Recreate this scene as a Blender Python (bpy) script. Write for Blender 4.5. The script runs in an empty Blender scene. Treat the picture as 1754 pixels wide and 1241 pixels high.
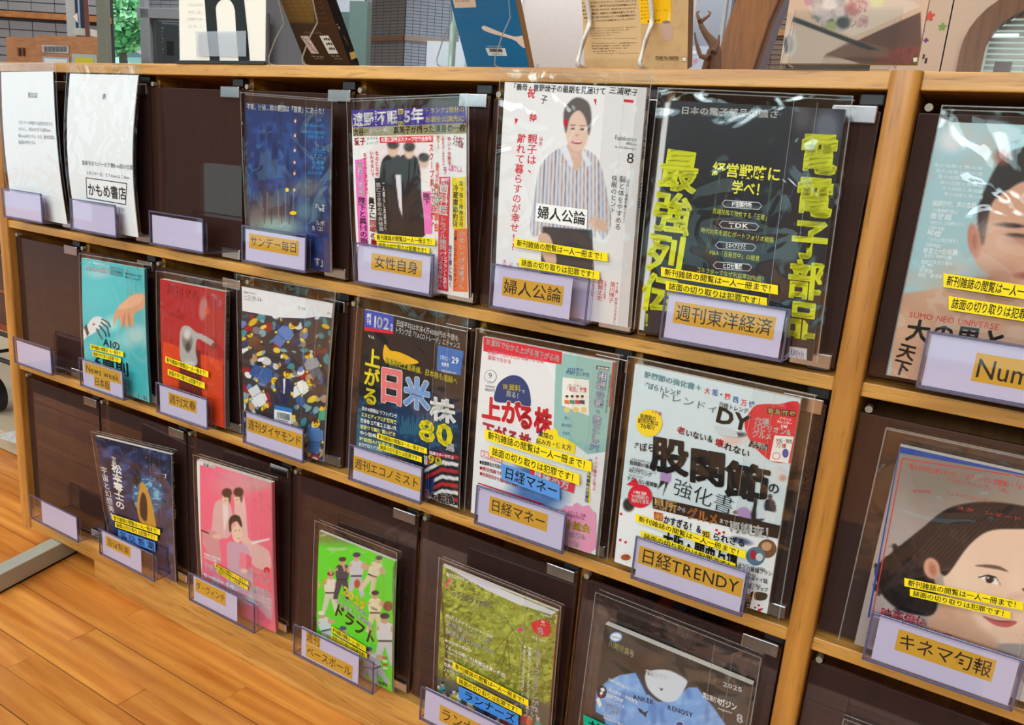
import bpy, bmesh, math, random
import numpy as np
from mathutils import Vector, Matrix
random.seed(7)
C = bpy.context.scene.collection
SC = bpy.context.scene
H = 1.141                                   # height of the rack's top above the floor

# ------------------------------------------------------------------ camera
FPX, YAW, PIT, ROL = 1341.01, -0.5219, -0.2446, 0.0817
CAM = np.array([1.916, -0.953, -0.129 + H])
_f = np.array([math.sin(YAW)*math.cos(PIT), math.cos(YAW)*math.cos(PIT), math.sin(PIT)])
_r0 = np.array([math.cos(YAW), -math.sin(YAW), 0.0]); _u0 = np.cross(_r0, _f)
_r = _r0*math.cos(ROL) + _u0*math.sin(ROL); _u = np.cross(_r, _f)
cam = bpy.data.cameras.new('camera'); co = bpy.data.objects.new('camera', cam); C.objects.link(co)
cam.sensor_width = 36; cam.lens = FPX/1754*36; cam.clip_start = 0.02; cam.clip_end = 200
co.matrix_world = Matrix(((_r[0], _u[0], -_f[0], CAM[0]), (_r[1], _u[1], -_f[1], CAM[1]), (_r[2], _u[2], -_f[2], CAM[2]), (0, 0, 0, 1)))
SC.camera = co
SC.view_settings.view_transform = 'Standard'; SC.view_settings.look = 'None'
SC.view_settings.exposure = 0.0; SC.view_settings.gamma = 1; SC.view_settings.use_curve_mapping = False
SC.cycles.max_bounces = 10; SC.cycles.transparent_max_bounces = 40; SC.cycles.diffuse_bounces = 3
SC.cycles.glossy_bounces = 4; SC.cycles.caustics_reflective = False; SC.cycles.caustics_refractive = False
SC.cycles.sample_clamp_indirect = 6

# ------------------------------------------------------------------ world and light
w = bpy.data.worlds.new('sky'); SC.world = w; w.use_nodes = True
wb = w.node_tree.nodes['Background']; wb.inputs[0].default_value = (0.72, 0.86, 1.0, 1); wb.inputs[1].default_value = 1.15
def area(name, loc, rot, sx, sy, power, col):
    l = bpy.data.lights.new(name, 'AREA'); l.shape = 'RECTANGLE'; l.size = sx; l.size_y = sy; l.energy = power; l.color = col
    o = bpy.data.objects.new(name, l); C.objects.link(o); o.location = loc; o.rotation_euler = rot
    return o
area('unseen_overhead_lamp', (0.9, -1.9, 2.88), (0, 0, 0), 3.2, 0.6, 46, (1, 0.98, 0.94))
area('unseen_overhead_lamp.001', (-2.4, -0.6, 2.88), (0, 0, 0), 3.2, 0.6, 40, (1, 0.98, 0.94))
area('unseen_overhead_lamp.002', (-2.2, 2.2, 2.88), (0, 0, 0), 3.2, 0.6, 55, (0.97, 0.99, 1))  # added out of view to brighten the walls behind the rack
area('unseen_overhead_lamp.003', (1.6, 2.4, 2.88), (0, 0, 0), 2.6, 0.6, 30, (1, 0.98, 0.94))  # another added overhead light, lifts the background on the right
area('unseen_overhead_lamp.004', (-0.6, 4.4, 2.88), (0, 0, 0), 3.2, 0.6, 45, (0.97, 0.99, 1))  # added far back, unseen, to lighten the deep background
area('window_daylight', (0.6, -4.3, 2.25), (math.radians(74), 0, 0), 5.6, 0.6, 105, (0.88, 0.96, 1.0))

sun = bpy.data.lights.new('sun', 'SUN'); sun.energy = 3.2; sun.angle = .02; so = bpy.data.objects.new('sun', sun); C.objects.link(so); so.rotation_euler = (math.radians(38), 0, math.radians(42))

# ------------------------------------------------------------------ helpers
def lin(c):
    c = np.asarray(c, float)/255.0
    return np.where(c <= 0.04045, c/12.92, ((c+0.055)/1.055)**2.4)
def tolin(c): return tuple(float(x) for x in lin(c)) + (1.0,)
_mats = {}
def nt(name):
    m = bpy.data.materials.new(name); m.use_nodes = True
    t = m.node_tree; t.nodes.clear(); out = t.nodes.new('ShaderNodeOutputMaterial')
    return m, t, out
def N(t, kind, **kw):
    n = t.nodes.new(kind)
    for k, v in kw.items():
        if k.startswith('i_'):
            n.inputs[k[2:].replace('_', ' ')].default_value = v
        else: setattr(n, k, v)
    return n
def plain(name, col, rough=0.5, metal=0.0, spec=0.5, noise=0.06, scale=40, emit=None, es=1.0, bump=0.0):
    if name in _mats: return _mats[name]
    m, t, out = nt(name); b = N(t, 'ShaderNodeBsdfPrincipled'); t.links.new(b.outputs[0], out.inputs[0])
    b.inputs['Roughness'].default_value = rough; b.inputs['Metallic'].default_value = metal
    b.inputs['Specular IOR Level'].default_value = spec
    tc = N(t, 'ShaderNodeTexCoord'); no = N(t, 'ShaderNodeTexNoise'); no.inputs['Scale'].default_value = scale
    t.links.new(tc.outputs['Object'], no.inputs['Vector'])
    mx = N(t, 'ShaderNodeMix', data_type='RGBA'); c = tolin(col)
    mx.inputs[6].default_value = tuple(x*(1-noise) for x in c[:3]) + (1,)
    mx.inputs[7].default_value = tuple(min(1, x*(1+noise)) for x in c[:3]) + (1,)
    t.links.new(no.outputs[0], mx.inputs[0]); t.links.new(mx.outputs[2], b.inputs['Base Color'])
    if bump:
        bp = N(t, 'ShaderNodeBump'); bp.inputs['Strength'].default_value = bump; bp.inputs['Distance'].default_value = 0.01
        t.links.new(no.outputs[0], bp.inputs['Height']); t.links.new(bp.outputs[0], b.inputs['Normal'])
    if emit:
        b.inputs['Emission Color'].default_value = tolin(emit); b.inputs['Emission Strength'].default_value = es
    _mats[name] = m; return m
def wood(name, dark, light, axis='X', rough=0.38, fleck=0.5, fine=1.0, vary=0.0, rings=0.0, coat=0.0):
    if name in _mats: return _mats[name]
    m, t, out = nt(name); b = N(t, 'ShaderNodeBsdfPrincipled'); t.links.new(b.outputs[0], out.inputs[0])
    b.inputs['Roughness'].default_value = rough; b.inputs['Coat Weight'].default_value = coat; b.inputs['Coat Roughness'].default_value = 0.2
    tc = N(t, 'ShaderNodeTexCoord'); oi = N(t, 'ShaderNodeObjectInfo')
    geo = N(t, 'ShaderNodeNewGeometry')
    ad = N(t, 'ShaderNodeVectorMath', operation='ADD'); sc = N(t, 'ShaderNodeVectorMath', operation='SCALE'); sc.inputs['Scale'].default_value = 37.0
    cx = N(t, 'ShaderNodeCombineXYZ'); 
    for i in range(3): t.links.new(oi.outputs['Random'], cx.inputs[i])
    t.links.new(cx.outputs[0], sc.inputs[0]); t.links.new(geo.outputs['Position'], ad.inputs[0]); t.links.new(sc.outputs[0], ad.inputs[1])
    mp = N(t, 'ShaderNodeMapping'); s = {'X': (2.2, 26, 26), 'Y': (26, 2.2, 26), 'Z': (26, 26, 2.2)}[axis]
    mp.inputs['Scale'].default_value = tuple(x*fine for x in s); t.links.new(ad.outputs[0], mp.inputs['Vector'])
    n1 = N(t, 'ShaderNodeTexNoise'); n1.inputs['Scale'].default_value = 1.6; n1.inputs['Detail'].default_value = 5; n1.inputs['Distortion'].default_value = 0.7
    t.links.new(mp.outputs[0], n1.inputs['Vector'])
    n2 = N(t, 'ShaderNodeTexNoise'); n2.inputs['Scale'].default_value = 9; n2.inputs['Detail'].default_value = 2
    t.links.new(mp.outputs[0], n2.inputs['Vector'])
    cr = N(t, 'ShaderNodeValToRGB'); cr.color_ramp.elements[0].position = 0.3; cr.color_ramp.elements[1].position = 0.72
    cr.color_ramp.elements[0].color = tolin(dark); cr.color_ramp.elements[1].color = tolin(light)
    t.links.new(n1.outputs[0], cr.inputs[0])
    cf = N(t, 'ShaderNodeValToRGB'); cf.color_ramp.elements[0].position = 0.28; cf.color_ramp.elements[1].position = 0.42
    cf.color_ramp.elements[0].color = (1-fleck,)*3 + (1,); cf.color_ramp.elements[1].color = (1, 1, 1, 1)
    t.links.new(n2.outputs[0], cf.inputs[0])
    mu = N(t, 'ShaderNodeMix', data_type='RGBA', blend_type='MULTIPLY'); mu.inputs[0].default_value = 1
    t.links.new(cr.outputs[0], mu.inputs[6]); t.links.new(cf.outputs[0], mu.inputs[7])
    last = mu.outputs[2]
    if rings:
        mp2 = N(t, 'ShaderNodeMapping'); s2 = {'X': (1.1, 9, 9), 'Y': (9, 1.1, 9), 'Z': (9, 9, 1.1)}[axis]
        mp2.inputs['Scale'].default_value = s2; t.links.new(ad.outputs[0], mp2.inputs['Vector'])
        wv = N(t, 'ShaderNodeTexWave'); wv.wave_type = 'RINGS'; wv.inputs['Scale'].default_value = 1.3
        wv.inputs['Distortion'].default_value = 7; wv.inputs['Detail'].default_value = 2; wv.inputs['Detail Scale'].default_value = 0.8
        t.links.new(mp2.outputs[0], wv.inputs['Vector'])
        m3 = N(t, 'ShaderNodeMix', data_type='RGBA', blend_type='MULTIPLY')
        fr = N(t, 'ShaderNodeMath', operation='MULTIPLY'); fr.inputs[1].default_value = rings
        t.links.new(wv.outputs['Fac'], fr.inputs[0]); t.links.new(fr.outputs[0], m3.inputs[0])
        t.links.new(last, m3.inputs[6]); m3.inputs[7].default_value = (0.72, 0.56, 0.42, 1); last = m3.outputs[2]
    if vary:
        hv = N(t, 'ShaderNodeHueSaturation'); mr = N(t, 'ShaderNodeMapRange'); mr.inputs['To Min'].default_value = 1-vary; mr.inputs['To Max'].default_value = 1+vary
        t.links.new(oi.outputs['Random'], mr.inputs['Value']); t.links.new(mr.outputs[0], hv.inputs['Value']); t.links.new(last, hv.inputs['Color']); last = hv.outputs[0]
    t.links.new(last, b.inputs['Base Color'])
    bp = N(t, 'ShaderNodeBump'); bp.inputs['Strength'].default_value = 0.12; bp.inputs['Distance'].default_value = 0.002
    t.links.new(n2.outputs[0], bp.inputs['Height']); t.links.new(bp.outputs[0], b.inputs['Normal'])
    _mats[name] = m; return m
def film(name, tint=(1, 1, 1), gloss=1.0, rough=0.06, ior=1.45, bump=0.0, bscale=30, body=0.0, bodycol=(0.8, 0.85, 0.9)):
    """clear sheet: transparent, with a fresnel-weighted gloss"""
    if name in _mats: return _mats[name]
    m, t, out = nt(name)
    tr = N(t, 'ShaderNodeBsdfTransparent'); tr.inputs[0].default_value = tuple(tint) + (1,)
    gl = N(t, 'ShaderNodeBsdfGlossy'); gl.inputs['Roughness'].default_value = rough; gl.inputs[0].default_value = (1, 1, 1, 1)
    fr = N(t, 'ShaderNodeLayerWeight'); fr.inputs[0].default_value = 0.5      # schlick, the same from both sides of the sheet
    pw = N(t, 'ShaderNodeMath', operation='POWER'); pw.inputs[1].default_value = 5.0; t.links.new(fr.outputs['Facing'], pw.inputs[0])
    f0 = ((ior-1)/(ior+1))**2
    mu = N(t, 'ShaderNodeMath', operation='MULTIPLY_ADD', use_clamp=True); mu.inputs[1].default_value = (1-f0)*gloss; mu.inputs[2].default_value = f0*gloss
    t.links.new(pw.outputs[0], mu.inputs[0])
    mx = N(t, 'ShaderNodeMixShader'); t.links.new(mu.outputs[0], mx.inputs[0]); t.links.new(gl.outputs[0], mx.inputs[2])
    if body:
        df = N(t, 'ShaderNodeBsdfDiffuse'); df.inputs[0].default_value = tuple(bodycol) + (1,)
        m2 = N(t, 'ShaderNodeMixShader'); m2.inputs[0].default_value = body
        t.links.new(tr.outputs[0], m2.inputs[1]); t.links.new(df.outputs[0], m2.inputs[2]); t.links.new(m2.outputs[0], mx.inputs[1])
    else: t.links.new(tr.outputs[0], mx.inputs[1])
    if bump:
        tc = N(t, 'ShaderNodeNewGeometry'); no = N(t, 'ShaderNodeTexNoise'); no.inputs['Scale'].default_value = bscale; no.inputs['Detail'].default_value = 1.5
        no.inputs['Distortion'].default_value = 1.2
        t.links.new(tc.outputs['Position'], no.inputs['Vector'])
        bp = N(t, 'ShaderNodeBump'); bp.inputs['Strength'].default_value = bump; bp.inputs['Distance'].default_value = 0.01
        t.links.new(no.outputs[0], bp.inputs['Height']); t.links.new(bp.outputs[0], gl.inputs['Normal']); t.links.new(bp.outputs[0], fr.inputs['Normal'])
    t.links.new(mx.outputs[0], out.inputs[0]); _mats[name] = m; return m
def printmat(name, rough=0.3, spec=0.4):
    if name in _mats: return _mats[name]
    m, t, out = nt(name); b = N(t, 'ShaderNodeBsdfPrincipled'); t.links.new(b.outputs[0], out.inputs[0])
    a = N(t, 'ShaderNodeVertexColor'); a.layer_name = 'Col'; t.links.new(a.outputs[0], b.inputs['Base Color'])
    b.inputs['Roughness'].default_value = rough; b.inputs['Specular IOR Level'].default_value = spec
    _mats[name] = m; return m

class MB:
    """collects simple shapes, then links them as ONE mesh object"""
    def __init__(s): s.v = []; s.f = []; s.mi = []; s.sm = []
    def add(s, vs, fs, mi=0, smooth=False):
        o = len(s.v); s.v += [tuple(map(float, p)) for p in vs]
        s.f += [tuple(i+o for i in f) for f in fs]; s.mi += [mi]*len(fs); s.sm += [smooth]*len(fs); return s
    def box(s, x0, x1, y0, y1, z0, z1, mi=0):
        return s.add([(x0,y0,z0),(x1,y0,z0),(x1,y1,z0),(x0,y1,z0),(x0,y0,z1),(x1,y0,z1),(x1,y1,z1),(x0,y1,z1)],
              [(0,3,2,1),(4,5,6,7),(0,1,5,4),(1,2,6,5),(2,3,7,6),(3,0,4,7)], mi)
    def hexa(s, P, mi=0):      # 8 corners in box order
        return s.add(P, [(0,3,2,1),(4,5,6,7),(0,1,5,4),(1,2,6,5),(2,3,7,6),(3,0,4,7)], mi)
    def prism(s, prof, axis, a, b, mi=0, smooth=False, caps=True):   # profile of 2-D points swept along an axis
        n = len(prof); vs = []
        for t_ in (a, b):
            for p, q in prof:
                vs.append({'X': (t_, p, q), 'Y': (p, t_, q), 'Z': (p, q, t_)}[axis])
        s.add(vs, [(i, (i+1) % n, n+(i+1) % n, n+i) for i in range(n)], mi, smooth)
        if caps: s.add(vs[:n], [tuple(range(n-1, -1, -1))], mi); s.add(vs[n:], [tuple(range(n))], mi)
        return s
    def tube(s, pts, r, mi=0, n=8, closed=False):
        pts = [Vector(p) for p in pts]; vs = []; m = len(pts)
        rr = r if isinstance(r, (list, tuple)) else [r]*m
        for i, p in enumerate(pts):
            d = (pts[min(i+1, m-1)]-pts[max(i-1, 0)]).normalized()
            a = d.cross(Vector((0, 0, 1)) if abs(d.z) < .9 else Vector((1, 0, 0))).normalized(); b = d.cross(a)
            for k in range(n):
                an = 2*math.pi*k/n; vs.append(p+(a*math.cos(an)+b*math.sin(an))*rr[i])
        fs = [(i*n+k, i*n+(k+1) % n, (i+1)*n+(k+1) % n, (i+1)*n+k) for i in range(m-1) for k in range(n)]
        s.add(vs, fs, mi, True); s.add(vs[:n], [tuple(range(n-1, -1, -1))], mi); s.add(vs[-n:], [tuple(range(n))], mi); return s
    def build(s, name, mats, parent=None, bevel=0.0, origin=None):
        me = bpy.data.meshes.new(name); me.from_pydata(s.v, [], s.f); me.update()
        if not isinstance(mats, (list, tuple)): mats = [mats]
        for m in mats: me.materials.append(m)
        me.polygons.foreach_set('material_index', s.mi); me.polygons.foreach_set('use_smooth', s.sm)
        o = bpy.data.objects.new(name, me); C.objects.link(o)
        if bevel:
            b = o.modifiers.new('bevel', 'BEVEL'); b.width = bevel; b.segments = 2; b.limit_method = 'ANGLE'
        if parent is not None: o.parent = parent; o.matrix_parent_inverse = Matrix.Translation(-parent_loc(parent))
        return o
def parent_loc(p):          # parts keep world coordinates, so only a top-level parent has an offset
    return Vector(p.location) if p.parent is None else Vector((0, 0, 0))
def box(name, x0, x1, y0, y1, z0, z1, mat, parent=None, bevel=0.0):
    return MB().box(x0, x1, y0, y1, z0, z1).build(name, mat, parent, bevel)
def thing(name, label, cat, loc=(0, 0, 0), group=None):
    o = bpy.data.objects.new(name, None); C.objects.link(o); o.location = loc; o.empty_display_size = 0.05
    o['label'] = label; o['category'] = cat
    if group: o['group'] = group
    return o
def tag(o, label=None, cat=None, group=None, kind=None):
    if label: o['label'] = label
    if cat: o['category'] = cat
    if group: o['group'] = group
    if kind: o['kind'] = kind
    return o

# ------------------------------------------------------------------ materials
OAKX = wood('oak_along', (176, 120, 54), (220, 166, 86), 'X', 0.35, 0.42, coat=0.15)
OAKZ = wood('oak_upright', (164, 106, 42), (208, 146, 68), 'Z', 0.33, 0.3, coat=0.2)
OAKIN = wood('oak_inside', (150, 98, 50), (186, 130, 72), 'Z', 0.5, 0.2)
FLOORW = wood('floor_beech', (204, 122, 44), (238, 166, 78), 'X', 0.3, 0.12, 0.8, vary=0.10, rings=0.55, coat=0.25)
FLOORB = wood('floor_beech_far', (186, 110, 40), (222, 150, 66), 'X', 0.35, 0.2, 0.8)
JOINT = plain('floor_joint', (70, 55, 40), 0.8)
SMOKE = film('smoked_acrylic', (0.56, 0.47, 0.46), 1.1, 0.015, 1.48, body=0.30, bodycol=(0.108, 0.056, 0.050))  # brown body puts the reflected warm room into the door colour
SMOKE_EDGE = plain('smoked_acrylic_edge', (74, 50, 46), 0.2, noise=0.02)
CLEAR = film('clear_acrylic', (0.93, 0.92, 0.97), 1.0, 0.02, 1.5)
CLEARE = film('clear_acrylic_edge', (0.50, 0.48, 0.66), 1.0, 0.1, 1.5, body=0.35, bodycol=(0.26, 0.25, 0.40))
GLASSY = film('display_acrylic', (0.96, 0.975, 0.98), 0.14, 0.02, 1.5)
GLASSE = film('display_acrylic_edge', (0.75, 0.8, 0.8), 1.5, 0.1, 1.5, body=0.75, bodycol=(0.82, 0.86, 0.86))
FILM = film('sleeve_film', (0.99, 0.995, 0.995), 1.1, 0.05, 1.5, bump=0.4, bscale=14)
SEAM_SHINE = film('sleeve_seam_highlight', (0.82, 0.84, 0.84), 1.8, 0.12, 1.5, body=0.22, bodycol=(0.75, 0.78, 0.78))  # whitish strips paint the highlight along sleeve edges and folds
CHROME = plain('brushed_chrome', (200, 200, 205), 0.18, 1.0, noise=0.05, scale=300)
BLACK = plain('black_rubber', (16, 15, 16), 0.45)
NUB = plain('clear_bumper', (150, 142, 124), 0.25)
PRINT = printmat('printed_gloss_paper', 0.4, 0.25)
CARDP = printmat('printed_card', 0.6, 0.2)
PAGES = plain('page_edges', (226, 224, 218), 0.7, noise=0.1, scale=600)
BACKD = plain('dark_back_cover', (40, 38, 42), 0.5)

# ------------------------------------------------------------------ lettering: glyph outlines cached as triangles
_gl = {}
_cu = bpy.data.curves.new('glyph', 'FONT'); _cu.resolution_u = 2
_go = bpy.data.objects.new('glyph', _cu); C.objects.link(_go)
def glyph(ch, bold):
    k = (ch, bold)
    if k in _gl: return _gl[k]
    _cu.body = ch; _cu.offset = bold
    ev = _go.evaluated_get(bpy.context.evaluated_depsgraph_get()); me = ev.to_mesh(); me.calc_loop_triangles()
    v = np.array([q.co[:2] for q in me.vertices]).reshape(-1, 2); f = np.array([q.vertices[:] for q in me.loop_triangles], int).reshape(-1, 3)
    ev.to_mesh_clear()
    adv = 1.0 if ord(ch) > 0x2e80 else (0.33 if ch in ' .,:;!|' else (v[:, 0].max()+0.07 if len(v) else 0.33))
    if ch == ' ': adv = 0.33
    _gl[k] = (v, f, adv); return _gl[k]
ROTV = 'ー（）「」〈〉…―'
def line_h(text, bold):
    """horizontal line -> verts in em units starting at x = 0, vertical centre 0, and its length"""
    x = 0.0; V = []; F = []; n = 0
    for ch in text:
        v, f, a = glyph(ch, bold)
        if len(v):
            V.append(v + (x, -0.36)); F.append(f+n); n += len(v)
        x += a
    return (np.concatenate(V) if V else np.zeros((0, 2))), (np.concatenate(F) if F else np.zeros((0, 3), int)), x
def line_v(text, bold):
    """vertical line -> verts in em units going down from y = 0, horizontal centre 0"""
    y = 0.0; V = []; F = []; n = 0
    for ch in text:
        v, f, a = glyph(ch, bold)
        if len(v):
            if ch in ROTV:
                c = v - (0.5, 0.36); c = np.stack([c[:, 1], -c[:, 0]], 1); V.append(c + (0, -y-0.5))
            elif ch in '、。っゃゅょッャュョ': V.append(v - (0.36, 0.22) + (0, -y-0.5))
            else: V.append(v - (a/2, 0.36) + (0, -y-0.5))
            F.append(f+n); n += len(v)
        y += 1.0 if ch != ' ' else 0.4
    return (np.concatenate(V) if V else np.zeros((0, 2))), (np.concatenate(F) if F else np.zeros((0, 3), int)), y

def project(P):
    d = np.asarray(P) - CAM; z = d @ _f
    return np.stack([877 + FPX*(d @ _r)/z, 620.5 - FPX*(d @ _u)/z], -1)
def ray(px, py): return _f + _r*((px-877)/FPX) - _u*((py-620.5)/FPX)
def homog(src, dst):
    A = []; b = []
    for (x, y), (X, Y) in zip(src, dst):
        A.append([x, y, 1, 0, 0, 0, -X*x, -X*y]); b.append(X)
        A.append([0, 0, 0, x, y, 1, -Y*x, -Y*y]); b.append(Y)
    return np.append(np.linalg.solve(np.array(A), np.array(b)), 1).reshape(3, 3)
def happly(Hm, pts):
    p = np.asarray(pts, float).reshape(-1, 2); q = np.c_[p, np.ones(len(p))] @ Hm.T
    return q[:, :2]/q[:, 2:3]
def vnoise(X, Y, seed=0):
    """smooth value noise on arrays"""
    r = np.random.RandomState(seed); G = r.rand(64, 64)
    xi = np.floor(X).astype(int); yi = np.floor(Y).astype(int); fx = X-xi; fy = Y-yi
    fx = fx*fx*(3-2*fx); fy = fy*fy*(3-2*fy)
    g = lambda a, b: G[a % 64, b % 64]
    return (g(xi, yi)*(1-fx)+g(xi+1, yi)*fx)*(1-fy)+(g(xi, yi+1)*(1-fx)+g(xi+1, yi+1)*fx)*fy
def smooth_loop(pts, k=5):
    P = np.asarray(pts, float); n = len(P); out = []
    for i in range(n):
        a, b, c, d = P[i-1], P[i], P[(i+1) % n], P[(i+2) % n]
        for j in range(k):
            t = j/k; out.append(0.5*((2*b)+(-a+c)*t+(2*a-5*b+4*c-d)*t*t+(-a+3*b-3*c+d)*t**3))
    return np.array(out)

class Sheet:
    """a printed sheet: corners in space (BL, BR, TL, TR), artwork given in the picture frame of one crop (ox, oy, s)"""
    def __init__(s, BL, BR, TL, TR, crop=(0, 0, 1), bow=0.0, grid=(60, 84)):
        s.c = [np.array(p, float) for p in (BL, BR, TL, TR)]; s.crop = crop; s.bow = bow
        s.w = np.linalg.norm(s.c[1]-s.c[0]); s.h = np.linalg.norm(s.c[2]-s.c[0])
        n = np.cross(s.c[1]-s.c[0], s.c[2]-s.c[0]); s.n = n/np.linalg.norm(n)
        ox, oy, k = crop; uv = [(0, 0), (1, 0), (0, 1), (1, 1)]
        px = (project(np.array(s.c)) - (ox, oy))*k
        s.p2u = homog(px, uv); s.u2p = homog(uv, px)
        s.V = []; s.F = []; s.K = []; s.n_v = 0; s.layer = 0; s.base = 0.0003; s.lim = (0.0, 1.0)
        gx, gy = grid; s.grid = grid
        U, W = np.meshgrid(np.linspace(0, 1, gx), np.linspace(0, 1, gy)); s.gu = U.ravel(); s.gv = W.ravel()
        q = happly(s.u2p, np.c_[s.gu, s.gv]); s.X, s.Y = q[:, 0], q[:, 1]
        s.img = np.ones((gx*gy, 3))*np.array((230, 230, 230.))
    def P(s, uv, off=0.0):
        uv = np.asarray(uv, float).reshape(-1, 2); u = uv[:, 0:1]; v = uv[:, 1:2]; a, b, c, d = s.c
        p = a*(1-u)*(1-v)+b*u*(1-v)+c*(1-u)*v+d*u*v
        b_ = s.bow*np.sin(np.pi*np.clip(v, 0, 1))
        return p + s.n*(np.asarray(off).reshape(-1, 1) if np.ndim(off) else off) + s.n*b_
    # ---- painting the picture (soft tones, on the grid)
    def fill(s, col): s.img[:] = col
    def mix(s, a, col): a = np.clip(a, 0, 1)[:, None]; s.img = s.img*(1-a) + np.asarray(col, float)*a
    def blob(s, cx, cy, rx, ry, col, a=1.0, soft=0.25, rot=0.0):
        t = math.radians(rot); dx = s.X-cx; dy = s.Y-cy
        x = (dx*math.cos(t)+dy*math.sin(t))/rx; y = (-dx*math.sin(t)+dy*math.cos(t))/ry
        d = np.sqrt(x*x+y*y); s.mix(a*np.clip((1+soft-d)/(2*soft), 0, 1), col)
    def area(s, pts, col, a=1.0, f=1.5, smooth=False, clip=None):
        P = smooth_loop(pts) if smooth else np.asarray(pts, float)
        x, y = s.X, s.Y; inside = np.zeros(len(x), bool); dist = np.full(len(x), 1e9); n = len(P)
        for i in range(n):
            x1, y1 = P[i]; x2, y2 = P[(i+1) % n]
            if y1 != y2:
                c = ((y1 > y) != (y2 > y)) & (x < (x2-x1)*(y-y1)/(y2-y1)+x1); inside ^= c
            dx, dy = x2-x1, y2-y1; L = dx*dx+dy*dy+1e-9; t = np.clip(((x-x1)*dx+(y-y1)*dy)/L, 0, 1)
            dist = np.minimum(dist, np.hypot(x-x1-t*dx, y-y1-t*dy))
        sd = np.where(inside, dist, -dist); m = a*np.clip(sd/(2*f)+0.5, 0, 1)
        if clip is not None: m = m*clip
        s.mix(m, col); return m
    def noise(s, sx, sy, col, lo=0.5, hi=0.7, a=1.0, seed=1, mask=None):
        v = vnoise(s.X/sx+seed*3.3, s.Y/sy+seed*7.7, seed)*0.65+vnoise(s.X/sx*2.3, s.Y/sy*2.3, seed+5)*0.35
        m = np.clip((v-lo)/(hi-lo), 0, 1)*a
        if mask is not None: m = m*mask
        s.mix(m, col)
    # ---- crisp print (vector shapes)
    def _push(s, uv, F, col, lay):
        s.V.append(s.P(uv, s.base+0.00003*lay)); s.F.append(np.asarray(F, int)+s.n_v)
        s.K.append(np.tile(np.append(lin(col), 1), (len(uv), 1))); s.n_v += len(uv)
    def poly(s, pts, col, smooth=False, lay=None):
        if smooth: pts = smooth_loop(pts)
        uv = happly(s.p2u, pts)
        uv = np.clip(uv, s.lim[0], s.lim[1]); s.layer += 1
        bm = bmesh.new(); vs = [bm.verts.new((float(a), float(b), 0)) for a, b in uv]
        try: bm.faces.new(vs)
        except ValueError: bm.free(); return
        bmesh.ops.triangulate(bm, faces=bm.faces[:])
        if s.bow:
            for k in range(1, 12):
                bmesh.ops.bisect_plane(bm, geom=bm.verts[:]+bm.edges[:]+bm.faces[:], plane_co=(0, k/12, 0), plane_no=(0, 1, 0))
            bmesh.ops.triangulate(bm, faces=bm.faces[:])
        bm.verts.index_update(); U = np.array([v.co[:2] for v in bm.verts]); F = [[v.index for v in f.verts] for f in bm.faces]; bm.free()
        if len(F): s._push(U, F, col, s.layer)
    def quad(s, x1, y1, x2, y2, h, col):       # a bar along the centre line (x1,y1)-(x2,y2), h high on the picture
        s.poly([(x1, y1-h/2), (x2, y2-h/2), (x2, y2+h/2), (x1, y1+h/2)], col)
    def ell(s, cx, cy, rx, ry, col, n=22):
        s.poly([(cx+rx*math.cos(2*math.pi*i/n), cy+ry*math.sin(2*math.pi*i/n)) for i in range(n)], col)
    def _text(s, kind, text, p1, p2, size, col, bold, lay):
        R = 0.0
        if bold > 0.022: R = (bold-0.012)*0.5; bold = 0.012
        v, f, L = (line_h if kind == 'h' else line_v)(text, bold)
        if not len(v): return
        if R:                                   # heavy weights: the stroke swept round a small circle
            k = (4 if R < 0.022 else 8) if size > 24 else 2
            if k == 2: R *= 0.6
            n0 = len(v); a_ = [(R*math.cos(2*math.pi*i/k+.4), R*math.sin(2*math.pi*i/k+.4)) for i in range(k)]
            v = np.concatenate([v+q for q in a_]); f = np.concatenate([f+i*n0 for i in range(k)])
        M = np.array([s.w, s.h]); a, b = happly(s.p2u, [p1, p2])*M
        mid = (np.array(p1)+np.array(p2))/2
        if kind == 'h':
            e1 = happly(s.p2u, [mid+(0, size/2), mid-(0, size/2)])*M; th = np.linalg.norm(e1[1]-e1[0])
            d = (b-a)/L; n = np.array([-d[1], d[0]]); n = n/np.linalg.norm(n)*th
            q = a + v[:, :1]*d + v[:, 1:]*n
        else:
            e1 = happly(s.p2u, [mid-(size/2, 0), mid+(size/2, 0)])*M; tw = np.linalg.norm(e1[1]-e1[0])
            d = (a-b)/L; n = np.array([d[1], -d[0]]); n = n/np.linalg.norm(n)*tw
            q = a + v[:, 1:]*d + v[:, :1]*n
        q = q/M; ok = (q > s.lim[0]-0.004).all(1) & (q < s.lim[1]+0.004).all(1)
        f = f[ok[f].all(1)]
        if len(f): s._push(q, f, col, lay)
    def T(s, text, x1, y1, x2, y2, size, col=(20, 20, 22), b=0.0, o=None, ow=0.05):
        if o is not None: s._text('h', text, (x1, y1), (x2, y2), size, o, b+ow, s.layer+1)
        s._text('h', text, (x1, y1), (x2, y2), size, col, b, s.layer+2)
    def VT(s, text, x1, y1, x2, y2, size, col=(20, 20, 22), b=0.0, o=None, ow=0.05):
        if o is not None: s._text('v', text, (x1, y1), (x2, y2), size, o, b+ow, s.layer+1)
        s._text('v', text, (x1, y1), (x2, y2), size, col, b, s.layer+2)
    # ---- build
    def build_picture(s, name, mat, parent):
        gx, gy = s.grid; V = s.P(np.c_[s.gu, s.gv], 0.0)
        i = (np.arange(gy-1)[:, None]*gx+np.arange(gx-1)[None]).ravel()
        return mesh_col(name, V, np.c_[i, i+1, i+gx+1, i+gx], np.c_[lin(np.clip(s.img, 0, 255)), np.ones(len(s.img))], mat, parent, True)
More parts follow.
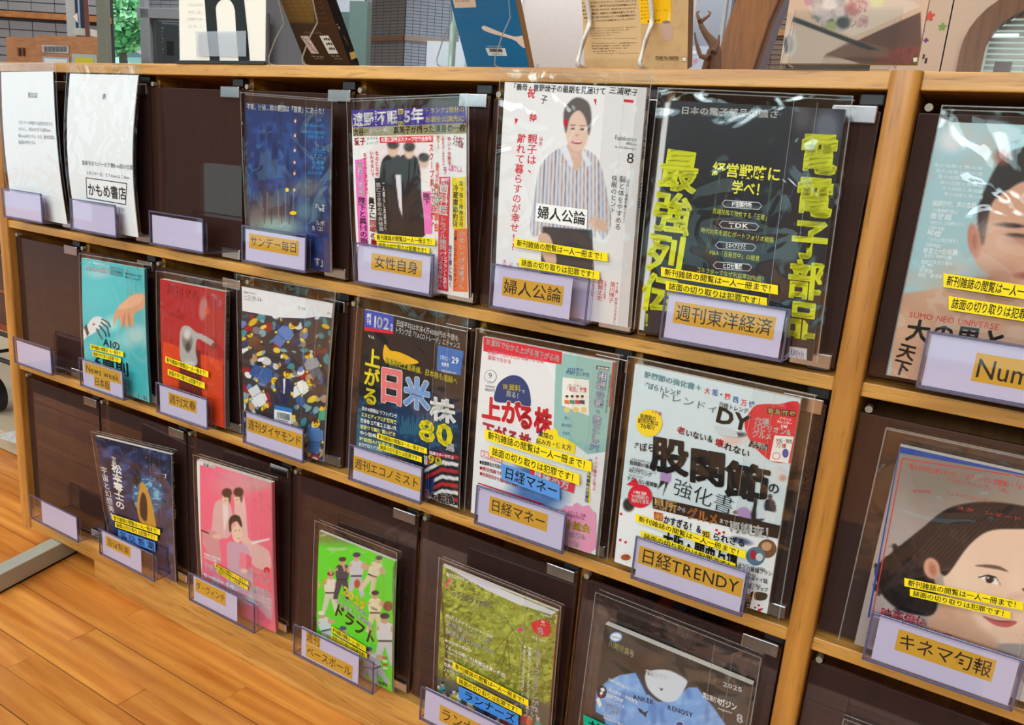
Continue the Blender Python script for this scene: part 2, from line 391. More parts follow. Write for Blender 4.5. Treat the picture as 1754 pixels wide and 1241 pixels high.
    def build_print(s, name, mat, parent):
        if not s.V: return None
        return mesh_col(name, np.concatenate(s.V), np.concatenate(s.F), np.concatenate(s.K), mat, parent)
def mesh_col(name, V, F, K, mat, parent, smooth=False):
    me = bpy.data.meshes.new(name); k = F.shape[1]
    me.vertices.add(len(V)); me.vertices.foreach_set('co', V.astype('f').ravel())
    me.loops.add(len(F)*k); me.loops.foreach_set('vertex_index', F.astype('i').ravel())
    me.polygons.add(len(F)); me.polygons.foreach_set('loop_start', np.arange(len(F), dtype='i')*k)
    me.update(calc_edges=True)
    if smooth: me.polygons.foreach_set('use_smooth', np.ones(len(F), bool))
    ca = me.color_attributes.new('Col', 'FLOAT_COLOR', 'POINT'); ca.data.foreach_set('color', K.astype('f').ravel())
    me.materials.append(mat)
    o = bpy.data.objects.new(name, me); C.objects.link(o)
    if parent is not None: o.parent = parent; o.matrix_parent_inverse = Matrix.Translation(-parent_loc(parent))
    return o

def film_patch(name, sh, u0, u1, v0, v1, off, amp, mat, parent, seed=0, nx=16, ny=24, edge=False):
    """a wavy clear sheet a little in front of the sheet sh"""
    U, W = np.meshgrid(np.linspace(u0, u1, nx), np.linspace(v0, v1, ny)); u, v = U.ravel(), W.ravel()
    wv = vnoise(u*6+seed, v*5+seed*2, seed)-0.5 + 0.5*(vnoise(u*14+seed, v*9, seed+3)-0.5)
    P = sh.P(np.c_[u, v], off + amp*wv)
    i = (np.arange(ny-1)[:, None]*nx+np.arange(nx-1)[None]).ravel(); F = np.c_[i, i+1, i+nx+1, i+nx]
    me = bpy.data.meshes.new(name); me.from_pydata(P.tolist(), [], F.tolist()); me.materials.append(mat)
    me.polygons.foreach_set('use_smooth', np.ones(len(F), bool))
    o = bpy.data.objects.new(name, me); C.objects.link(o); o.parent = parent; o.matrix_parent_inverse = Matrix.Translation(-parent_loc(parent))
    return o

# ------------------------------------------------------------------ the room
def struct(name, *a):
    o = box(name, *a); o['kind'] = 'structure'; return o
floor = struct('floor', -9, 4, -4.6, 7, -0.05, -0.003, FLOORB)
jr = box('joint_bed', -1.6, 2.1, -1.6, 1.5, -0.0029, -0.0015, JOINT, floor)
PW = 0.0585
for j in range(-26, 25):
    y0 = 0.0085 + j*PW; wide = 0.0011 if j % 2 == 0 else 0.0003
    x = -1.6 + ((j*0.371) % 0.8) - 0.8; k = 0
    while x < 2.1:
        L = 0.62 + 0.33*(((j*7+k*13) % 10)/10.0)
        if x+L > -1.6 and (j > -12 and j < 13):
            a = max(x, -1.6); b_ = min(x+L, 2.1); z1 = 0.0 + 0.0002*((j+k) % 3)
            lo = wide if j % 2 == 0 else 0.0003; hi = 0.0003 if j % 2 == 0 else 0.0011
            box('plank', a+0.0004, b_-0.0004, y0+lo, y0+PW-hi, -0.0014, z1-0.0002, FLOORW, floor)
        x += L; k += 1
WALLP = plain('painted_wall', (150, 146, 140), 0.8)
CEIL = plain('ceiling_board', (224, 222, 216), 0.9)
struct('ceiling', -9, 4, -4.6, 7, 3.0, 3.06, CEIL)
# the wall behind the photographer, with three windows
wf = struct('wall_front', -7, 4, -4.66, -4.56, 0.80, 1.7, WALLP)
MBW = MB().box(-7, 4, -4.66, -4.56, 2.6, 3.0)
for a, b_ in ((-7, -5.2), (-3.7, -2.9), (-1.4, -0.6), (0.9, 1.7), (3.2, 4)): MBW.box(a, b_, -4.66, -4.56, 1.7, 2.6)
MBW.box(-7, 4, -4.66, -4.56, 0, .06)
for a, b_ in ((-7, -5.2), (-3.7, -2.9), (-1.4, -0.6), (0.9, 1.7), (3.2, 4)): MBW.box(a, b_, -4.66, -4.56, 0.06, 0.80)
MBW.build('wall_front_upper', WALLP)['kind'] = 'structure'
PANE = plain('bright_window_pane', (235, 245, 245), 0.3, emit=(196, 238, 242), es=5.0)
PANE2 = plain('low_glint_pane', (200, 215, 215), 0.3, emit=(170, 226, 232), es=1.1)  # low glowing pane, added unseen so the sleeves catch glints
FRAME = plain('window_frame_grey', (150, 156, 158), 0.4)
for k, a in enumerate((-5.2, -2.9, -0.6, 1.7)):
    f_ = MB().box(a, a+1.5, -4.62, -4.57, 1.7, 1.76).box(a, a+1.5, -4.62, -4.57, 2.54, 2.6).box(a, a+0.06, -4.62, -4.57, 1.76, 2.54).box(a+1.44, a+1.5, -4.62, -4.57, 1.76, 2.54).box(a+0.72, a+0.78, -4.62, -4.57, 1.76, 2.54).build('window_%d' % (k+2), FRAME); f_['kind'] = 'structure'
    box('pane', a+0.01, a+1.49, -4.61, -4.60, 0.07, 0.79, PANE2, f_)
    box('pane', a+0.06, a+0.72, -4.61, -4.60, 1.76, 2.54, PANE, f_); box('pane', a+0.78, a+1.44, -4.61, -4.60, 1.76, 2.54, PANE, f_)
struct('wall_right', 3.9, 4, -4.6, 7, 0, 3, WALLP)

# ------------------------------------------------------------------ the rack
TOPX0, POSTX, POSTW, XR = 0.0, 1.80, 0.030, 2.62
rack = thing('magazine_rack', 'long oak library magazine rack with three rows of smoked doors', 'magazine rack', (1.3, 0.15, 0))
def Z(z): return z+H
YF, YB = 0.0, 0.30
def board(name, x0, x1, z0, z1, yf=YF):
    return box(name, x0, x1, yf, YB, Z(z0), Z(z1), OAKX, rack, 0.0015)
board('top_board', 0.0, POSTX, -0.019, 0.0); board('top_board', POSTX+POSTW, XR, -0.019, 0.0)
ROWZ = {1: (-0.335, -0.019), 2: (-0.664, -0.352), 3: (-1.042, -0.682)}
for z0, z1 in ((-0.352, -0.335), (-0.682, -0.664)):
    board('shelf_board', 0.034, POSTX, z0, z1); board('shelf_board', POSTX+POSTW, XR, z0, z1)
board('bottom_board', 0.034, POSTX, -1.090, -1.042); board('bottom_board', POSTX+POSTW, XR, -1.090, -1.042)
box('plinth', 0.292, 2.5, 0.001, 0.28, 0.0, Z(-1.0902), OAKX, rack, 0.002)
def bull(x0, x1, ypro, yb, n=10):      # rounded front edge
    xm = (x0+x1)/2; r = (x1-x0)/2; pr = [(x1, yb), (x0, yb)]
    for i in range(n+1):
        a = math.pi*i/n; pr.append((xm-r*math.cos(a), ypro+r*0.45-r*0.45*math.sin(a)))
    return pr
MB().prism(bull(0.0, 0.0345, -0.008, YB), 'Z', Z(-1.090), Z(-0.019)-0.0004, 0, False).build('side_panel', OAKZ, rack)
MB().prism(bull(POSTX, POSTX+POSTW, -0.010, YB), 'Z', 0.0, Z(0.0), 0, True).build('post', OAKZ, rack)
MB().prism(bull(XR, XR+0.03, -0.010, YB), 'Z', 0.0, Z(0.0), 0, True).build('side_panel', OAKZ, rack)
box('back_panel', 0.0345, XR, YB-0.012, YB+0.002, Z(-1.0415), Z(-0.0195), OAKIN, rack)
DY0, DY1 = 0.012, 0.017
def door(xa, xb, z0, z1, left_clip=False):
    d = MB().box(xa, xb, DY0, DY1, Z(z0), Z(z1)).build('door', SMOKE, rack, 0.001)
    e = MB().box(xb-0.0004, xb+0.0002, DY0, DY1, Z(z0), Z(z1)).box(xa, xb, DY0, DY1, Z(z1)-0.0006, Z(z1)+0.0002)
    e.box(xa-0.0002, xa+0.0004, DY0, DY1, Z(z0), Z(z1)); e.build('edge', SMOKE_EDGE, d)
    for zc, zt in ((z1-0.013, z1+0.006), (z0-0.002, z0+0.016)):
        MB().box(xb-0.050, xb-0.003, DY0-0.0035, DY1+0.004, Z(zc), Z(zt)).build('hinge_clip', CHROME, d, 0.0015)
    MB().box(xb-0.024, xb+0.002, DY0+0.001, DY1+0.010, Z(z1)+0.0061, Z(z1)+0.0195).build('hinge_block', BLACK, d, 0.002)
    MB().box(xb-0.030, xb-0.006, DY0-0.001, DY1+0.004, Z(z0)-0.0046, Z(z0)-0.0021).build('pivot_pad', BLACK, d, 0.0008)
    MB().tube([(xa+0.008, DY0-0.003, Z(z1)+0.006), (xa+0.008, DY1+0.003, Z(z1)+0.006)], 0.0042, 0, 10).build('bumper', NUB, d)
def bay(x0, x1, n, row):
    z0, z1 = ROWZ[row]; p = (x1-x0)/n
    for k in range(n):
        a = x0+k*p; b_ = a+p
        door(a+0.003, b_-0.005, z0+0.0062, z1-0.0215)
        if k: box('divider', a-0.006, a+0.006, DY1+0.012, YB-0.0125, Z(z0)+0.0005, Z(z1)-0.0005, OAKZ, rack)
    return [(x0+k*p, x0+(k+1)*p) for k in range(n)]
COL = {1: bay(0.0345, POSTX, 7, 1), 2: bay(0.0345, POSTX, 7, 2), 3: bay(0.0345, POSTX, 6, 3)}
for r_ in (1, 2, 3): COL[r_] += bay(POSTX+POSTW, XR, 3, r_)

# ------------------------------------------------------------------ magazines in clear sleeves
TZ = {1: -0.3192, 2: -0.6472, 3: -1.0267}
NOTE = ('新刊雑誌の閲覧は一人一冊まで！', '誌面の切り取りは犯罪です！')
YEL = (252, 226, 30)
def magazine(label, row, crop, xl, xr, TL, TR, draw, th=0.006, spine=(70, 60, 60), bow=0.002, grid=(80, 112), strips=(), yb=-0.014,
             sleeve=True, stop=0.016, sl=0.006, sr=0.007, blue=None, wav=0.0016, spine_text=None, name='magazine', back=0.004, foot=0.0):
    zb = TZ[row]+foot
    sh = Sheet((xl, yb, Z(zb)), (xr, yb, Z(zb)), (TL[0], TL[1], Z(TL[2])), (TR[0], TR[1], Z(TR[2])), crop, bow, grid)
    t = thing(name, label, 'magazine', ((xl+xr)/2, yb, Z(zb)))
    draw(sh)
    # body of pages
    m = MB(); n = 14
    for i in range(n):
        a, b_ = i/n, (i+1)/n
        q = []
        for v in (a, b_):
            for u, o in ((0, -0.0004), (1, -0.0004), (1, -th), (0, -th)):
                q.append(sh.P((u, v), o)[0])
        m.add([q[1], q[2], q[6], q[5]], [(0, 1, 2, 3)], 1); m.add([q[3], q[0], q[4], q[7]], [(0, 1, 2, 3)], 0); m.add([q[2], q[3], q[7], q[6]], [(0, 1, 2, 3)], 2)
        m.add([q[0], q[1], q[5], q[4]], [(0, 1, 2, 3)], 0)
        if i == 0: m.add(q[:4], [(3, 2, 1, 0)], 0)
        if i == n-1: m.add(q[4:], [(0, 1, 2, 3)], 0)
    m.build('pages', [PAGES, plain('spine_%d_%d_%d' % spine, spine, 0.4), BACKD], t)
    sh.build_picture('cover', PRINT, t); sh.build_print('cover_print', PRINT, t)
    if spine_text:
        s2 = Sheet(sh.P((1, 0), -0.0004)[0], sh.P((1, 0), -th)[0], sh.P((1, 1), -0.0004)[0], sh.P((1, 1), -th)[0], (0, 0, 1), 0, (2, 2))
        s2.n = -s2.n if s2.n[0] < 0 else s2.n; s2.base = 0.0002
        ps = happly(s2.u2p, [(0.5, 0.97), (0.5, 0.5)]); s2.VT(spine_text[0], ps[0][0], ps[0][1], ps[1][0], ps[1][1], 5.5, spine_text[1], 0.02)
        s2.build_print('spine_lettering', PRINT, t)
    if sleeve:
        w_, h_ = sh.w, sh.h; u0, u1, v0, v1 = -sl/w_, 1+sr/w_, 0.001, 1+stop/h_; o1 = 0.0028
        sd = int(abs(xl)*97) % 40
        film_patch('clear_sleeve', sh, u0, u1, v0, v1, o1, wav, FILM, t, sd)
        film_patch('sleeve_back', sh, u0, u1, v0, v1-0.01, -th-0.002, wav*0.5, FILM, t, sd+3, 8, 10)
        film_patch('sleeve_flap', sh, 0.74, u1-0.004, v0, v1-0.004, o1-0.0012, 0.0004, FILM, t, sd+5, 5, 12)
        sm = MB()
        def strip(ua, va, ub, vb, wu, wv, off):
            k = 14; pts = [sh.P((ua+(ub-ua)*i/k, va+(vb-va)*i/k), off)[0] for i in range(k+1)]; pts2 = [sh.P((ua+(ub-ua)*i/k+wu, va+(vb-va)*i/k+wv), off)[0] for i in range(k+1)]
            sm.add(pts+pts2, [(i, i+1, k+2+i, k+1+i) for i in range(k)])
        o2 = o1+0.0016; bw, bh = 0.0014/w_, 0.0014/h_
        strip(u0, v0, u0, v1, bw, 0, o2); strip(u1, v0, u1, v1, -bw, 0, o2); strip(u0, v1, u1, v1, 0, -bh, o2)
        strip(u0, v1-0.01, u1, v1-0.01, 0, -bh, -th-0.001)
        strip(0.74, v0, 0.74, v1-0.02, bw*0.5, 0, o1+0.0012); strip(0.86, 0.5, 0.86, v1-0.03, bw*0.4, 0, o1+0.0012)
        sm.build('sleeve_seam_highlight', SEAM_SHINE, t)
    for txt, (x1, y1, x2, y2, h) in zip(NOTE, strips):
        tape(sh, t, txt, x1, y1, x2, y2, h, YEL)
    if blue: tape(sh, t, *blue)
    return t, sh
def tape(sh, t, txt, x1, y1, x2, y2, h, col, ins=0.03, tcol=(20, 20, 20), name='notice_strip', ts=0.82, bold=0.012, base=0.0052):
    a = Sheet(*sh.c, sh.crop, sh.bow, (2, 2)); a.base = base; a.lim = (-.12, 1.1); a.quad(x1, y1, x2, y2, h, col)
    o = a.build_print(name, CARDP, t)
    b_ = Sheet(*sh.c, sh.crop, sh.bow, (2, 2)); b_.base = base+0.00015; b_.lim = (-.12, 1.1)
    dx, dy = x2-x1, y2-y1; b_.T(txt, x1+dx*ins, y1+dy*ins, x2-dx*ins*0.6, y2-dy*ins*0.6, h*ts, tcol, bold)
    b_.build_print('lettering', CARDP, o); return o

W_, K_, R_ = (242, 242, 240), (22, 22, 24), (214, 24, 48)
SKIN, HAIR = (232, 196, 172), (40, 30, 28)
# ---- row 1
def d_sunday(s):
    s.fill((34, 50, 104)); s.noise(60, 90, (44, 76, 140), .5, .7, .8, 3); s.noise(40, 120, (24, 34, 78), .5, .72, .8, 8)
    s.blob(220, 800, 130, 120, (104, 74, 64), .75, .5); s.blob(250, 880, 170, 60, (150, 178, 168), .9, .4); s.blob(150, 820, 50, 70, (120, 112, 104), .7, .4)
    s.blob(470, 640, 95, 60, (96, 102, 112), .8, .5); s.blob(450, 780, 60, 60, (120, 160, 160), .6, .5); s.blob(500, 170, 70, 18, (70, 78, 100), .8, .5)
    for i, x in enumerate((285, 305, 330, 352, 378, 196, 215, 240)): s.area([(x, 660-(i % 3)*18), (x+6, 660), (x+6, 860), (x, 860)], ((150, 128, 112), (80, 56, 50))[i % 2], .8)
    s.T('不眠、便秘…病の要因は「猫背」にあった！', 84, 118, 584, 150, 42, W_, .03)
    cy = (38, 150, 220)
    s.T('69', 525, 205, 552, 207, 26, cy, .02); s.T('定価660円', 450, 238, 568, 246, 24, cy); s.T('大相撲名古屋場所', 430, 280, 578, 290, 24, cy); s.T('横綱の土俵', 470, 312, 570, 318, 24, cy)
    s.T('定価660円', 500, 396, 578, 402, 22, cy); s.quad(490, 411, 578, 416, 2, cy); s.T('7.27', 510, 434, 562, 438, 34, cy, .02)
    s.T('志 美 和', 498, 478, 574, 482, 26, cy, .02); s.T('博 心 央', 498, 508, 574, 512, 26, cy, .02); s.T('名店の味', 470, 540, 560, 545, 24, cy)
    for y in (212, 305, 400, 476, 546, 648): s.ell(390, y, 7, 12, (226, 176, 150)); s.ell(394, y-16, 7, 9, (90, 76, 84))
    s.ell(345, 648, 11, 13, (240, 206, 30)); s.ell(382, 792, 22, 12, (240, 206, 30))
    s.T('プ」で', 515, 748, 578, 752, 26, W_, .02); s.T('予防', 540, 772, 578, 775, 24, W_, .02)
    s.T('ルポ', 520, 852, 578, 858, 34, W_, .03); s.T('告（上）', 498, 884, 580, 892, 30, W_, .03); s.T('す」', 510, 1088, 584, 1096, 58, W_, .04)
def d_josei(s):
    s.fill((236, 234, 234)); s.blob(300, 420, 120, 120, (228, 190, 196), .5, .6)
    for cx in (262, 345): s.area([(cx-52, 380), (cx+50, 380), (cx+75, 600), (cx+90, 800), (cx-80, 800), (cx-75, 560)], (40, 36, 40), 1, 3, True)
    s.area([(275, 470), (305, 470), (315, 700), (295, 640)], (226, 224, 232), 1, 2); s.blob(262, 330, 30, 44, (222, 190, 170), 1, .15); s.blob(262, 305, 32, 26, (72, 66, 64), 1, .2)
    s.blob(350, 345, 28, 38, (222, 190, 170), 1, .15); s.blob(350, 318, 31, 26, (60, 56, 56), 1, .2); s.blob(430, 400, 26, 34, (218, 180, 164), 1, .2); s.blob(430, 375, 30, 24, (52, 44, 44), 1, .2)
    s.poly([(38, 112), (660, 78), (668, 190), (46, 215)], (66, 44, 140))
    s.T('遠野', 48, 176, 158, 170, 78, W_, .04); s.VT('なぎこ', 167, 122, 170, 206, 14, W_, .01); s.T('不眠', 174, 166, 284, 160, 78, W_, .04)
    s.poly([(288, 118), (314, 117), (316, 208), (290, 210)], (226, 206, 40)); s.VT('苦悶', 301, 120, 303, 206, 26, (60, 40, 110), .03)
    s.T('5年', 320, 156, 428, 150, 84, W_, .05); s.T('トランク2個分の', 432, 126, 655, 118, 32, (250, 228, 60), .03); s.T('お酒を公演先に', 434, 172, 655, 166, 34, (250, 228, 60), .03)
    s.poly([(46, 216), (668, 190), (672, 246), (50, 262)], (150, 142, 98))
    s.T('大谷', 52, 240, 106, 238, 44, K_, .03); s.T('翔平', 108, 238, 128, 237, 22, K_); s.T('勇姿を娘に', 130, 236, 260, 231, 42, W_, .03); s.T('真美子が撮った渾身の一枚', 264, 230, 664, 216, 44, K_, .03)
    s.T('愛子', 56, 292, 116, 288, 44, R_, .04); s.T('スマイル', 120, 276, 184, 272, 18, K_); s.T('ピンナップ', 120, 300, 184, 296, 18, K_)
    s.poly([(190, 266), (480, 258), (480, 292), (192, 298)], (226, 40, 60)); s.T('炎夏に涼呼ぶスクープ満載合併号', 198, 281, 474, 275, 26, W_, .02)
    s.poly([(62, 390), (118, 380), (134, 900), (84, 900)], (238, 110, 196)); s.VT('驚愕の悲鳴', 88, 400, 96, 585, 30, W_, .03); s.VT('陛下と異例の雨中', 98, 590, 112, 886, 40, K_, .04)
    s.VT('なぜなのに言わせない', 112, 350, 124, 580, 20, R_, .02); s.VT('眞子に', 148, 590, 154, 710, 34, K_, .04); s.VT('怨嗟の暑中', 154, 712, 164, 890, 36, R_, .04)
    s.VT('いわせないで', 148, 340, 156, 480, 20, R_, .02); s.VT('なのになぜ', 176, 340, 180, 480, 18, R_, .02)
    s.poly([(166, 486), (228, 484), (236, 778), (180, 780)], (34, 32, 38)); s.VT('悠仁さま夜の牛丼修業', 184, 510, 202, 776, 26, W_, .03); s.VT('一人暮らし真面目に', 212, 500, 224, 770, 14, W_)
    s.poly([(424, 560), (470, 556), (478, 790), (436, 790)], (240, 120, 190)); s.VT('陛下', 446, 566, 450, 630, 38, K_, .04)
    s.VT('スクープ炎上で治療へ', 470, 300, 486, 760, 26, R_, .02); s.VT('骨が砕けた理由', 506, 400, 500, 780, 22, (240, 90, 60), .02); s.poly([(490, 520), (512, 518), (512, 650), (492, 652)], (90, 140, 110)); s.VT('あんぱん', 502, 540, 502, 650, 20, W_, .02)
    s.VT('最新プレス', 508, 258, 510, 330, 18, (226, 120, 30), .02); s.VT('こちらでデータタキデス', 536, 258, 540, 420, 18, R_, .02); s.VT('ホントの数字', 570, 262, 574, 420, 22, R_, .02); s.VT('神様占い', 548, 424, 550, 470, 20, (230, 60, 140), .03); s.T('うち祝儀', 590, 280, 652, 300, 60, R_, .03); s.T('ム節ウしム', 566, 430, 648, 440, 40, (236, 90, 160), .02)
    s.poly([(518, 480), (578, 478), (562, 1110), (506, 1096)], (214, 24, 60)); s.T('悪報', 526, 496, 574, 494, 20, W_, .02); s.VT('歯科医', 544, 510, 540, 690, 50, W_, .05); s.VT('トラブル頻発', 538, 694, 536, 880, 40, W_, .04); s.VT('アゴの骨が砕けた', 526, 886, 516, 1090, 24, W_, .03); s.VT('インプラント治療で', 550, 884, 544, 1096, 20, W_, .02)
    s.poly([(588, 484), (664, 478), (664, 760), (592, 762)], (236, 214, 30)); s.VT('冷蔵庫節約術', 610, 520, 606, 752, 30, (40, 70, 50), .04); s.VT('突っ張り棒神活用', 640, 500, 640, 752, 24, (40, 70, 50), .03)
    s.poly([(600, 764), (690, 762), (672, 1112), (590, 1106)], (236, 110, 60)); s.VT('かゆいイボは胃がん', 648, 772, 636, 1096, 34, W_, .04); s.VT('皮膚に出るがんのサイン', 608, 770, 602, 1090, 20, K_, .02); s.VT('空き腹に効く', 578, 850, 576, 1090, 18, (60, 40, 120), .02)
def d_fujin(s):
    s.fill((229, 228, 231)); s.blob(400, 620, 260, 520, (238, 237, 240), .7, .6)
    # striped shirt, trousers, arms
    m = s.area([(360, 340), (450, 350), (520, 400), (562, 560), (576, 690), (536, 760), (500, 650), (490, 760), (270, 740), (262, 640), (246, 740), (212, 720), (232, 560), (262, 420)], (206, 208, 220), 1, 2, True)
    for i, x in enumerate(range(222, 580, 16)):
        c = ((120, 92, 96), (150, 150, 170), (176, 130, 92))[i % 3]
        s.area([(x+8, 340), (x+13, 340), (x+5-(400-x)*.10, 770), (x-(400-x)*.10, 770)], c, .8, 1, clip=m)
    s.area([(268, 700), (492, 716), (500, 930), (256, 920)], (62, 62, 66), 1, 2); s.area([(250, 738), (300, 744), (330, 860), (286, 870), (256, 800)], (214, 178, 158), 1, 3, True)
    s.blob(520, 690, 46, 28, (216, 182, 162), 1, .2, 25); s.area([(380, 330), (450, 336), (446, 400), (420, 450), (392, 400)], (214, 176, 156), 1, 2, True)
    s.blob(424, 270, 52, 92, (226, 194, 178), 1, .08); s.area([(372, 280), (362, 190), (390, 140), (430, 122), (476, 150), (488, 220), (476, 290), (462, 220), (430, 180), (392, 210)], (92, 84, 82), 1, 4, True)
    s.blob(404, 262, 10, 4, (70, 52, 48), 1, .3); s.blob(446, 264, 10, 4, (70, 52, 48), 1, .3); s.blob(404, 246, 14, 3, (110, 90, 84), .8, .4); s.blob(447, 248, 14, 3, (110, 90, 84), .8, .4)
    s.blob(424, 290, 8, 5, (196, 150, 136), .9, .5); s.blob(422, 322, 24, 7, (176, 76, 82), 1, .25, 4); s.blob(422, 319, 18, 3, (236, 226, 222), 1, .3)
    s.area([(340, 345), (378, 340), (408, 420), (398, 440)], (222, 224, 234), 1, 1.5); s.area([(448, 344), (492, 420), (470, 430), (444, 380)], (222, 224, 234), 1, 1.5)
    s.T('「義母・曽野綾子の最期を見届けて', 120, 74, 552, 96, 34, K_, .012); s.T('三浦暁子', 566, 90, 700, 102, 34, K_, .012)
    s.VT('親子は、', 222, 284, 216, 470, 46, R_, .01); s.VT('離れて暮らすのが幸せ!?', 174, 284, 132, 814, 42, R_, .01); s.VT('（特集）', 262, 286, 258, 352, 17, R_)
    s.T('祝', 196, 100, 232, 108, 44, R_, .02); s.T('子', 256, 128, 288, 136, 44, K_); s.T('特', 206, 208, 240, 220, 40, R_, .02); s.VT('集号', 372, 218, 372, 256, 24, R_, .02); s.poly([(140, 214), (156, 220), (142, 242)], R_); s.poly([(632, 130), (676, 134), (674, 146), (632, 142)], R_); s.poly([(498, 128), (510, 130), (506, 160)], R_)
    s.T('Fujinkoron', 594, 298, 692, 308, 30, K_); s.T('860yen', 644, 324, 692, 330, 18, K_); s.T('No.1622 2025 August', 594, 340, 690, 350, 14, K_); s.T('8', 646, 388, 684, 392, 66, K_)
    s.VT('脳と体をやすめる', 630, 470, 606, 716, 30, K_); s.VT('快眠のヒント', 594, 468, 584, 640, 27, K_); s.VT('（寝苦しい季節を乗りきろう）', 656, 472, 632, 694, 16, K_)
    s.VT('皆川博子', 584, 950, 572, 1050, 26, R_); s.VT('鹿賀丈史', 530, 940, 522, 1040, 28, R_); s.VT('95歳、好奇心のままに', 604, 950, 588, 1150, 15, R_); s.VT('（名優たちの転機）', 552, 940, 544, 1040, 12, R_)
    s.VT('を叶える', 96, 852, 90, 920, 20, R_); s.VT('「最期」', 122, 856, 116, 925, 20, R_); s.VT('桜木紫乃', 160, 866, 156, 930, 20, R_); s.VT('佐藤愛子', 196, 870, 190, 936, 24, R_); s.VT('藤井風林火山', 500, 930, 488, 1020, 12, R_)
    s.poly([(694, 60), (760, 66), (640, 1180), (600, 1178)], (214, 212, 214)); s.VT('婦人公論 特別増大号', 740, 160, 700, 520, 12, (90, 90, 92))
    s.poly([(240, 594), (472, 624), (468, 710), (234, 676)], (250, 250, 250)); s.T('婦人公論', 246, 636, 464, 666, 62, K_, .02)
def d_toyo(s):
    s.fill((12, 15, 24)); s.noise(120, 160, (24, 30, 50), .45, .8, .8, 4); s.blob(400, 700, 240, 60, (30, 62, 74), .8, .6); s.blob(430, 980, 300, 160, (20, 38, 66), .8, .6)
    for x0, x1, col in ((300, 350, (70, 110, 60)), (520, 590, (60, 96, 70)), (360, 350, (120, 80, 60)), (640, 600, (60, 80, 130))):
        s.area([(x0+110, 380), (x0+114, 380), (x1+6, 720), (x1, 720)], col, .8, 2)
    s.area([(196, 84), (172, 86), (56, 1060), (80, 1064)], (205, 205, 205), 1, 1.5)
    s.blob(860, 190, 56, 70, (96, 102, 116), .9, .4); s.blob(760, 150, 40, 60, (92, 88, 92), .7, .5); s.area([(330, 125), (600, 135), (600, 150), (330, 142)], (120, 122, 128), .8, 4)
    Y = (214, 220, 24)
    s.T('日本の電子部品の強さ', 240, 120, 660, 138, 34, W_, .03)
    s.VT('最強列伝', 248, 284, 136, 985, 168, Y, .06); s.T('！', 80, 1010, 140, 1016, 70, Y, .05)
    s.VT('電電子部品', 836, 214, 750, 1096, 162, Y, .06)
    s.T('経営戦略に', 378, 364, 670, 390, 62, (226, 224, 60), .02); s.T('学べ！', 460, 440, 612, 455, 60, (226, 224, 60), .02)
    bl = (70, 80, 150)
    def pill(t, cx, cy, w): 
        for k, c in ((0, (190, 194, 200)), (3, (26, 30, 42))):
            s.poly([(cx-w+k, cy-4), (cx-w+14+k*.6, cy-20+k), (cx+w-14-k*.6, cy-10+k), (cx+w-k, cy+4), (cx+w-14-k*.6, cy+22-k), (cx-w+14+k*.6, cy+12-k)], c)
        s.T(t, cx-w*.5, cy-2, cx+w*.5, cy+3, 26, W_, .02)
    pill('村田製作所', 504, 514, 86); pill('TDK', 492, 602, 86); pill('ミネベアミツミ', 478, 690, 88); pill('ヒロセ電機', 464, 776, 84)
    g = (196, 206, 60)
    s.T('先端技術で独走する「王者」', 380, 540, 622, 572, 26, g); s.T('時代の先を読むポートフォリオ戦略', 330, 622, 640, 666, 26, g); s.T('M&A「百発百中」の極意', 366, 716, 580, 744, 26, g); s.T('コネクターでなぜ利益率20％超？', 310, 790, 608, 834, 26, g)
    s.poly([(704, 1122), (776, 1132), (774, 1182), (698, 1170)], (200, 200, 206)); s.T('130th', 704, 1146, 764, 1156, 34, (40, 50, 130)); s.T('since 1895', 726, 1168, 764, 1174, 10, K_)
